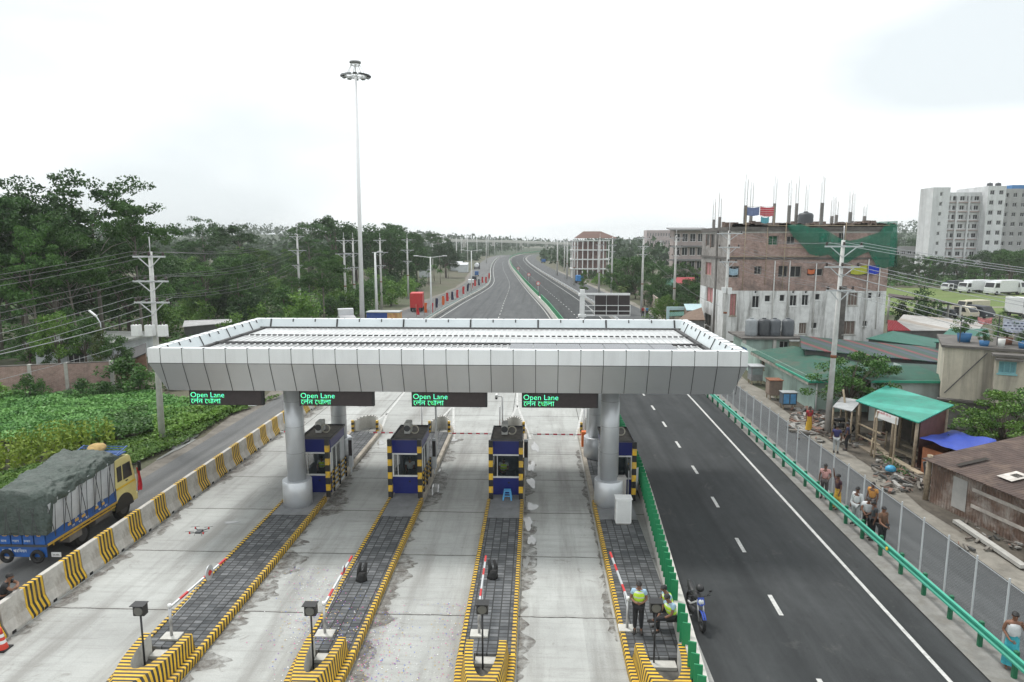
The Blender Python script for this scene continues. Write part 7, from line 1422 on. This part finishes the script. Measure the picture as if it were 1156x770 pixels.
def crown_tree(kind,seed):
    """returns (trunk MB, crown MB) for a tree of unit kind, in metres"""
    rr=random.Random(seed); T=MB(); q=MB()
    if kind=='tall':       # tall airy tree, height 19
        H=19; lean=V((rr.uniform(-.8,.8),rr.uniform(-.8,.8),0)); top=lean+V((0,0,H*.72)); T.tube([(0,0,0),tuple(lean*.3+V((0,0,H*.25))),tuple(lean*.7+V((.15,0,H*.5))),tuple(top)],[.24,.19,.14,.07],8)
        for k in range(24):
            t=rr.uniform(.42,1); a=rr.uniform(0,2*PI); L=rr.uniform(1.6,4.6)*(1.15-.45*abs(t-.7)); p0=V((0,0,H*.72*t))+lean*t; p1=p0+V((math.cos(a)*L,math.sin(a)*L,rr.uniform(.8,3.6)*(.5+t*.7)))
            T.tube([p0,p0.lerp(p1,.5)+V((0,0,.35)),p1],[.055,.04,.02],5)
            for _ in range(4):
                c=p1+V((rr.gauss(0,.9),rr.gauss(0,.9),rr.gauss(.2,.5))); clump(q,c,rr.uniform(.7,1.35),85,.19,rr,.45)
        for _ in range(9): clump(q,top+V((rr.gauss(0,1.5),rr.gauss(0,1.5),rr.uniform(.5,4.6))),rr.uniform(.7,1.3),85,.19,rr,.5)
    elif kind=='dense':    # broad dense tree, height 12
        H=12; T.tube([(0,0,0),(.1,0,H*.3),(0,.15,H*.6)],[.3,.24,.1],8)
        for k in range(46):
            a=rr.uniform(0,2*PI); z=rr.uniform(.22,1)**.8; rad=4.1*math.sqrt(max(.05,1-((z-.55)/.52)**2))*rr.uniform(.45,1.05); c=V((math.cos(a)*rad,math.sin(a)*rad,H*z*.93+.3))
            if k%4==0: T.tube([(0,0,H*.35),c*.6+V((0,0,H*.18)),c],[.1,.07,.03],5)
            clump(q,c,rr.uniform(.8,1.6),105,.21,rr,.7)
    elif kind=='cone':     # narrower upright tree, height 13
        H=13; T.tube([(0,0,0),(.05,0,H*.5),(0,0,H*.9)],[.2,.13,.04],7)
        for k in range(40):
            z=rr.uniform(.2,1); rad=2.5*(1.1-z)**.7*rr.uniform(.4,1.1); a=rr.uniform(0,2*PI); clump(q,V((math.cos(a)*rad,math.sin(a)*rad,H*z)),rr.uniform(.55,1.05),80,.19,rr,.75)
    elif kind=='bush':     # height 2.6
        for k in range(3): a=k*2.1; T.tube([(0,0,0),(.3*math.cos(a),.3*math.sin(a),1.2)],[.05,.03],5)
        for k in range(20): a=rr.uniform(0,2*PI); rad=rr.uniform(0,1.35); clump(q,V((math.cos(a)*rad,math.sin(a)*rad,rr.uniform(.35,2.3)*(1.2-.35*rad))),rr.uniform(.35,.65),75,.105,rr,.8)
    elif kind=='light':    # near, fine feathery tree, height 5
        H=5; T.tube([(0,0,0),(.1,0,1.3),(.25,.1,2.6)],[.14,.1,.05],7)
        for k in range(34):
            a=rr.uniform(0,2*PI); rad=rr.uniform(.4,2.6); z=rr.uniform(1.6,4.6); c=V((math.cos(a)*rad,math.sin(a)*rad,z*(1.05-.06*rad)))
            T.tube([(.1,0,1.6),c*.5+V((0,0,1)),c],[.04,.025,.012],4); clump(q,c,rr.uniform(.4,.8),150,.085,rr,.5)
    elif kind=='palm':
        H=8; T.tube([(0,0,0),(.2,0,H*.5),(.1,0,H)],[.16,.13,.11],7)
        for k in range(15):
            a=rr.uniform(0,2*PI); L=rr.uniform(2,2.9); prev=V((.1,0,H)); el=rr.uniform(-.3,1.2)
            for i in range(7):
                t=i/6; p=V((.1+math.cos(a)*L*t,math.sin(a)*L*t,H+L*(math.sin(el)*t-.75*t*t))); sd=V((-math.sin(a),math.cos(a),-.25))*(.55*math.sin(PI*min(1,t+.12))+.05)
                if i: q.quad(prev-psd,p-sd,p+sd*.05,prev+psd*.05); q.quad(prev+V((psd.x,psd.y,-abs(psd.z)))*-1*-1,p+V((sd.x,sd.y,-abs(sd.z))),p,prev)
                prev=p; psd=sd
    return T,q
HT=dict(tall=19.,dense=12.,cone=13.,bush=2.6,light=5.,palm=9.)
PRO={}
def proto_tree(kind,seed,leaf,bk):
    key=(kind,seed,leaf)
    if key not in PRO:
        T,q=crown_tree(kind,seed); t=T.build('trunk',bk); c=q.build('crown',LF[leaf]); md=t.data,c.data; bpy.data.objects.remove(t); bpy.data.objects.remove(c); PRO[key]=md
    return PRO[key]
TR=random.Random(11)
def tree(name,label,x,y,h,kind,leaf,seed=0,group=None,bk=None,z=-.05,wid=1.,cat='tree'):
    a,b=proto_tree(kind,seed,leaf,bk or (bark_p if kind=='tall' else bark)); s=h/HT[kind]
    g=thing(name,label,cat,(x,y,z),TR.uniform(0,6.28),group); g.scale=(s*wid,s*wid,s)
    for nm,me in (('trunk' if kind not in('bush',) else 'stem',a),('crown',b)):
        o=bpy.data.objects.new(nm,me); COL.objects.link(o); o.parent=g
def tp(px,top,Y,kind,leaf,label,seed=0,group=None,wid=1.,name='tree',dz=0):
    p=AY(px,top,Y); tree(name,label,p.x,Y,p.z,kind,leaf,seed,group,wid=wid)
# --- big airy trees behind the brick wall
for px,top,Y,leaf,sd,wid,l in ((14,206,70,'dark',1,1.,'tall airy tree at the frame edge behind brick wall'),(52,197,74,'dark',2,1.05,'tall airy tree with dark layered crown beyond the brick wall'),(100,190,78,'dark',3,1.05,'tallest airy tree, its crown highest above the white house'),(148,217,76,'mid',1,.85,'tall tree with yellowish tips nearest the transformer pole'),(-20,200,72,'dark',3,1.,'tall tree partly cut off by the frame edge'),(75,235,69,'mid',2,.8,'slender tree with pale trunk behind the garden wall'),(30,250,66,'mid',3,.8,'thinner leaning tree with pale trunk by the wall'),(125,250,88,'dark',1,.8,'slender dark tree deeper behind the transformer pole')):
    tp(px,top,Y,'tall',leaf,l,sd,'tall trees behind the brick wall',wid)
for k,(px,top,Y,kind,leaf) in enumerate(((20,290,85,'dense','dark'),(60,300,82,'dense','dark'),(100,285,90,'dense','dark'),(140,300,85,'dense','dark'),(-15,300,80,'dense','dark'),(165,310,92,'dense','mid'),(40,270,100,'dense','dark'),(120,270,105,'dense','dark'),(175,290,110,'dense','dark'),(0,270,105,'dense','dark'),(80,275,112,'dense','mid'))):
    tp(px,top,Y,kind,leaf,'dense dark tree filling the grove behind the white house',k%3,'dense trees of the grove behind the house',1.15)
for px,top,Y,kind,leaf,l in ((62,352,60,'dense','bright','leafy light green tree in front of the white house'),(92,357,61,'dense','mid','leafy tree beside the bent street lamp'),(110,370,58.5,'cone','olive','olive feathery shrub at the end of the brick wall'),(30,365,61,'dense','mid','leafy young tree behind brick wall near the frame edge'),(128,378,59,'dense','mid','small leafy tree before the dark roof hut'),(50,378,59.5,'cone','mid','young slim tree before the white house wall')): tp(px,top,Y,kind,leaf,l,4,None,.9)
for px,top,Y,leaf,l,w_ in ((30,423,51,'mid','dark bush against the brick wall near the frame edge',1.),(45,428,51.5,'mid','smaller bush beside the dark bush at the brick wall',.8),(92,428,51.5,'dark','broad dark green bush covering the brick wall middle',1.35),(120,437,52,'dark','low dark bush at the end of the brick wall',1.2),(140,405,54,'mid','bright bush between brick wall and transformer pole',1.2),(158,415,53,'mid','leafy bush just behind the transformer pole',1.2),(-5,432,50,'bright','light bush at the frame edge below the wall',1.2),(195,425,56,'mid','bush behind the canopy corner beside transformer pole',1.4)):
    p=AY(px,top,Y); tree('bush',l,p.x,Y,max(1.4,p.z),'bush',leaf,5,'bushes at the brick wall',wid=w_*1.5/max(.6,p.z/2.6) if p.z>2.6 else w_,cat='bush')
# --- belt of trees west of the highway
rr=random.Random(21); belt='trees of the belt west of the highway'
for k in range(62):
    Y=rr.uniform(95,300); px=rr.uniform(165,520-(Y<150)*90-(Y<200)*30)
    X=(px-606)/770*Y
    if X>SL(Y)-5: continue
    kind=rr.choice(('dense','dense','tall','dense','cone')); h={'dense':rr.uniform(9,14),'tall':rr.uniform(13,17),'cone':rr.uniform(9,14)}[kind]
    h*=1+.0006*Y
    if px<395: h=min(h,AY(px,rr.uniform(276,300),Y).z)
    tree('tree','dark green tree in the belt of trees west of the highway' if px>395 else 'low green tree in the scrubby belt west of the highway',X,Y,h,kind,rr.choice(('dark','dark','mid','far') if px>395 else ('mid','mid','bright','dark')),rr.randrange(3),belt if px>395 else 'low trees of the scrubby belt',wid=rr.uniform(.95,1.25))
for px,top,Y,kind,leaf,l in ((230,242,150,'tall','dark','tree with flat-topped crown standing above the belt near the first pole'),(272,248,140,'tall','dark','tall narrow tree rising above the belt beside flat-topped one'),(345,247,160,'tall','dark','tall dark tree directly behind the first concrete pole'),(378,243,170,'dense','dark','broad dark tree just beside the high mast'),(400,252,190,'dense','dark','broad dark tree behind the high mast'),(425,250,185,'dense','dark','broad dark tree behind the thick white lamp post'),(448,248,200,'tall','dark','tall tree at the edge of the dark grove by lamp post'),(440,258,175,'dense','dark','dark rounded tree overhanging the side road'),(462,262,210,'dense','dark','last dark tree of the grove before the palms'),(470,275,205,'dense','dark','lower dark tree above the red lorry')): tp(px,top,Y,kind,leaf,l,hash(l)%1 or len(l)%3,None,1.1)
for k in range(85):
    Y=rr.uniform(82,190); px=rr.uniform(150,470); X=(px-606)/770*Y
    if X>SL(Y)-3.5: continue
    tree('bush','light green bush in the scrub along the side road',X,Y,rr.uniform(3,6),'bush',rr.choice(('mid','bright','bright','dark')),6+k%2,'bushes in the scrub along the side road',cat='bush')
for px,top,Y,l in ((490,298,215,'palm leaning over the side road'),(497,303,200,'small palm beside the leaning one'),(506,300,230,'palm behind the far white house'),(484,305,195,'palm nearest the red lorry')): tp(px,top,Y,'palm','mid',l,len(l)%2,None,1.)
for px,pyb,l,w_ in ((476,308,'small white roadside house among palms',5),(513,300,'white house beyond the palms',8),(521,302,'low white roadside shop near the tanker',6)):
    p=G(px,pyb+6); o=p+V((0,6,0)); roofshed('roadside_house',l,[o+V((-w_/3,-2,3)),o+V((w_/3,-2,3)),o+V((w_/3,3,3.8)),o+V((-w_/3,3,3.8))],galv,wallw)
# --- trees on the east side
E1='trees between the pole row and unfinished building'
for k,(px,top,Y,kind,leaf) in enumerate(((700,305,150,'dense','mid'),(712,290,165,'dense','mid'),(724,285,175,'dense','dark'),(738,292,160,'dense','dark'),(750,300,150,'dense','dark'),(745,312,140,'dense','dark'),(728,320,135,'dense','dark'),(718,312,150,'dense','dark'),(765,318,140,'dense','dark'),(778,312,130,'dense','dark'),(788,318,125,'dense','dark'),(770,295,180,'dense','mid'),(785,298,190,'dense','bright'),(700,292,200,'dense','mid'),(690,298,215,'dense','dark'))): tp(px,top,Y,kind,leaf,'dense tree between the message sign and unfinished building',k%3,E1,1.15)
for px,top,Y,kind,leaf,l in ((659.5,303,160,'cone','bright','bright narrow columnar tree by the side road bend'),(705,322,118,'palm','olive','palm with drooping grey fronds near the message sign'),(755,332,105,'dense','bright','bright low leafy tree behind the boundary wall'),(742,338,108,'bush','bright','light green hedge bush behind the boundary wall'),(770,330,112,'dense','dark','dark tree behind the blue gateway')): tp(px,top,Y,kind,leaf,l,3,None,1.)
for k in range(14): 
    Y=rr.uniform(125,230); X=ER(Y)+rr.uniform(3,9); tree('bush','roadside bush along the east side road',X,Y,rr.uniform(2.5,5),'bush',rr.choice(('mid','bright','dark')),6,'bushes along the east side road',cat='bush')
for px,top,Y,kind,leaf,l,w_ in ((962,393,47,'light','mid','feathery dark green tree beside the tall concrete pole',1.05),(985,404,48.5,'light','mid','feathery tree in front of the pale shed wall',1.),(1135,440,38,'light','bright','light green tree in front of the cream house',1.25),(1168,436,40,'light','mid','light green tree cut by the frame edge',1.3),(1105,462,40,'light','mid','low branchy tree at the cream house corner',.9),(1045,328,103,'bush','dark','round dense dark tree beside the grass field',1.0),(1022,336,108,'bush','dark','dark bush-like tree touching the shelter',.9),(1134,348,118,'bush','mid','round bush in front of white trailer',1.25)): tp(px,top,Y,kind,leaf,l,7,None,w_)
for k in range(26):
    Y=rr.uniform(190,238); px=1000+k*7.5+rr.uniform(-4,4); top=rr.uniform(285,302) if px<1110 else rr.uniform(278,298); p=AY(px,top,Y); tree('tree','green tree in the row below the apartment block',p.x,Y,p.z,rr.choice(('dense','dense','dense','tall')),rr.choice(('dark','mid','dark','far')),k%3,'trees in front of the apartment block',wid=1.15)
tp(1143,283,186,'dense','mid','rounded lighter tree before the grey apartment wing',1,None,1.3); tp(1050,288,200,'palm','mid','banana-like palm below the apartment windows',1,None,1.2)
# rooftop plants on the cream house
for i,(x,y,z,k) in enumerate(POTS):
    if k!=1: tree('potted_plant',f"{('leafy plant in the round blue tub','','leafy plants in the large blue planter','plant in the blue barrel','spindly plant in the clay pot by the line','plant in the clay pot under peach garment')[k]} on the roof",x,y,(.9,0,1.0,1.4,1.7,1.2)[k],'bush','mid',8,None,z=z-.05,wid=.9,cat='plant')
# --- far woods: one mass
q=MB(); rr=random.Random(5)
def farcrown(x,y,z,h,w_,n=14):
    for _ in range(n):
        a=rr.uniform(0,2*PI); t=rr.random(); rad=w_*.5*math.sqrt(max(.05,1-(2*t-1)**2))*rr.uniform(.5,1); c=V((x+math.cos(a)*rad,y+math.sin(a)*rad,z+h*(.25+.75*t)))
        s=rr.uniform(.12,.24)*w_; leafquad(q,c,s,rr,.2); leafquad(q,c+V((0,0,s*.4)),s*.8,rr,.2)
def hill(x,y): return max(0,22*math.exp(-((x+330)/230)**2-((y-900)/260)**2)+26*math.exp(-((x-500)/260)**2-((y-1000)/300)**2)+10*math.exp(-((x+620)/180)**2-((y-700)/200)**2))
n=0
while n<4300:
    Y=rr.uniform(17.5,36)**2; px=rr.uniform(-40,1200)
    if n>3600: Y=rr.uniform(560,1250); px=rr.uniform(460,780)
    X=(px-606)/770*Y
    if lft(Y)-14<X<rgt(Y)+14 and Y<1000: continue
    if Y<320 and px>560: continue
    if Y<420 and px>680 and Y<300: continue
    w_=rr.uniform(7,12); hh_=rr.uniform(8,15)
    if 470<px<660 and Y<800: hh_*=.45
    farcrown(X,Y,hill(X,Y)-1,hh_,w_,11 if Y<600 else 8); n+=1
o=q.build('far_woods',LF['far']); o['kind']='stuff'; o['label']='far-off wooded country fading into haze'
q=MB(); 
NX_,NY_=60,30; P=[[V((-1200+2400*i/NX_,450+900*j/NY_,hill(-1200+2400*i/NX_,450+900*j/NY_)-1.2)) for i in range(NX_+1)] for j in range(NY_+1)]
q.loft(P,closed=False,caps=False); struct(q,'hills',mat('hill_green',(.03,.05,.02),.95,.2,.05))
# --- crops and grass
def field(name,label,poly,n,s,h0,h1,leaf,seed,mound=0,row=False):
    rr=random.Random(seed); q=MB(); xs=[p[0] for p in poly]; ys_=[p[1] for p in poly]; k=0
    def inside(x,y):
        c=False; j=len(poly)-1
        for i in range(len(poly)):
            if (poly[i][1]>y)!=(poly[j][1]>y) and x<(poly[j][0]-poly[i][0])*(y-poly[i][1])/(poly[j][1]-poly[i][1])+poly[i][0]: c=not c
            j=i
        return c
    while k<n:
        x=rr.uniform(min(xs),max(xs)); y=rr.uniform(min(ys_),max(ys_))
        if not inside(x,y): continue
        if mound!=2 and mnoise.noise(V((x*.9,y*.9,seed+5)))<-.28 and rr.random()<.8: k+=.2; continue
        k+=1; m_=mnoise.noise(V((x*.45,y*.45,seed)))*.5+.5; top=h0+(h1-h0)*m_
        if mound==2:  # upright plants
            for z in range(7): 
                t=z/6; leafquad(q,V((x+rr.gauss(0,.09)*(1-t*.8),y+rr.gauss(0,.09)*(1-t*.8),.15+top*t)),s*(1.15-.6*t),rr,.1)
        else:
            for _ in range(3): leafquad(q,V((x+rr.gauss(0,s),y+rr.gauss(0,s),top*rr.uniform(.55,1.05))),s*rr.uniform(.6,1.2),rr,.8)
    o=q.build(name,LF[leaf]); o['kind']='stuff'; o['label']=label; return o
W0=[(-22.4,36),(-21.9,28),(-22.2,22),(-60,22),(-60,52),(-38,54),(-30,56),(-24,52),(-23,44)]
gp=lambda *a:[(lambda v:(v.x,v.y))(G(*p)) for p in a]
field('vine_crop','dense low vine crop on the field below the brick wall',gp((-60,452),(60,448),(150,446),(215,455),(235,462),(170,490),(120,500),(60,505),(-60,500)),17000,.14,.25,.8,'crop',3)
field('crop_row','row of tall yellow-green stalks behind the truck',gp((-60,520),(10,512),(70,500),(125,494),(130,505),(80,516),(20,533),(-60,552)),420,.17,.6,2.0,'yellow',4,2)
field('grass_verge','rough grass verge between crops and service road',gp((-60,552),(20,533),(80,516),(130,503),(165,490),(235,460),(285,455),(318,448),(258,470),(205,502),(150,525),(60,575),(0,610),(-60,620)),14000,.1,.1,.4,'bright',5)
field('scrub_patch','loose olive scrub between vine crop and pole',gp((120,470),(165,460),(172,492),(140,500),(118,498)),1200,.12,.3,1.0,'mid',6)
field('scrub_patch','light green weeds around the foot of the transformer pole',gp((175,470),(240,452),(300,440),(262,466),(215,488),(176,500)),2600,.12,.3,.9,'bright',7)
field('weeds','low weeds in the stall yard and road edges',gp((985,505),(1015,520),(1030,545),(1000,525)),160,.07,.08,.25,'mid',9)
field('rough_grass','rough grass and scrub west of the side road beyond the canopy',[(-75,66),(-27,66),(-28,110),(-32,190),(-150,190)],11000,.32,.3,1.0,'mid',10)
field('rough_grass','rough scrub east beyond the boundary wall',[(24,101),(60,115),(70,190),(24,190),(23,120)],6000,.32,.3,1.0,'mid',11)
field('rough_grass','scrub below the apartment block',[(60,188),(230,188),(230,245),(80,245)],5000,.5,.4,1.5,'mid',12)
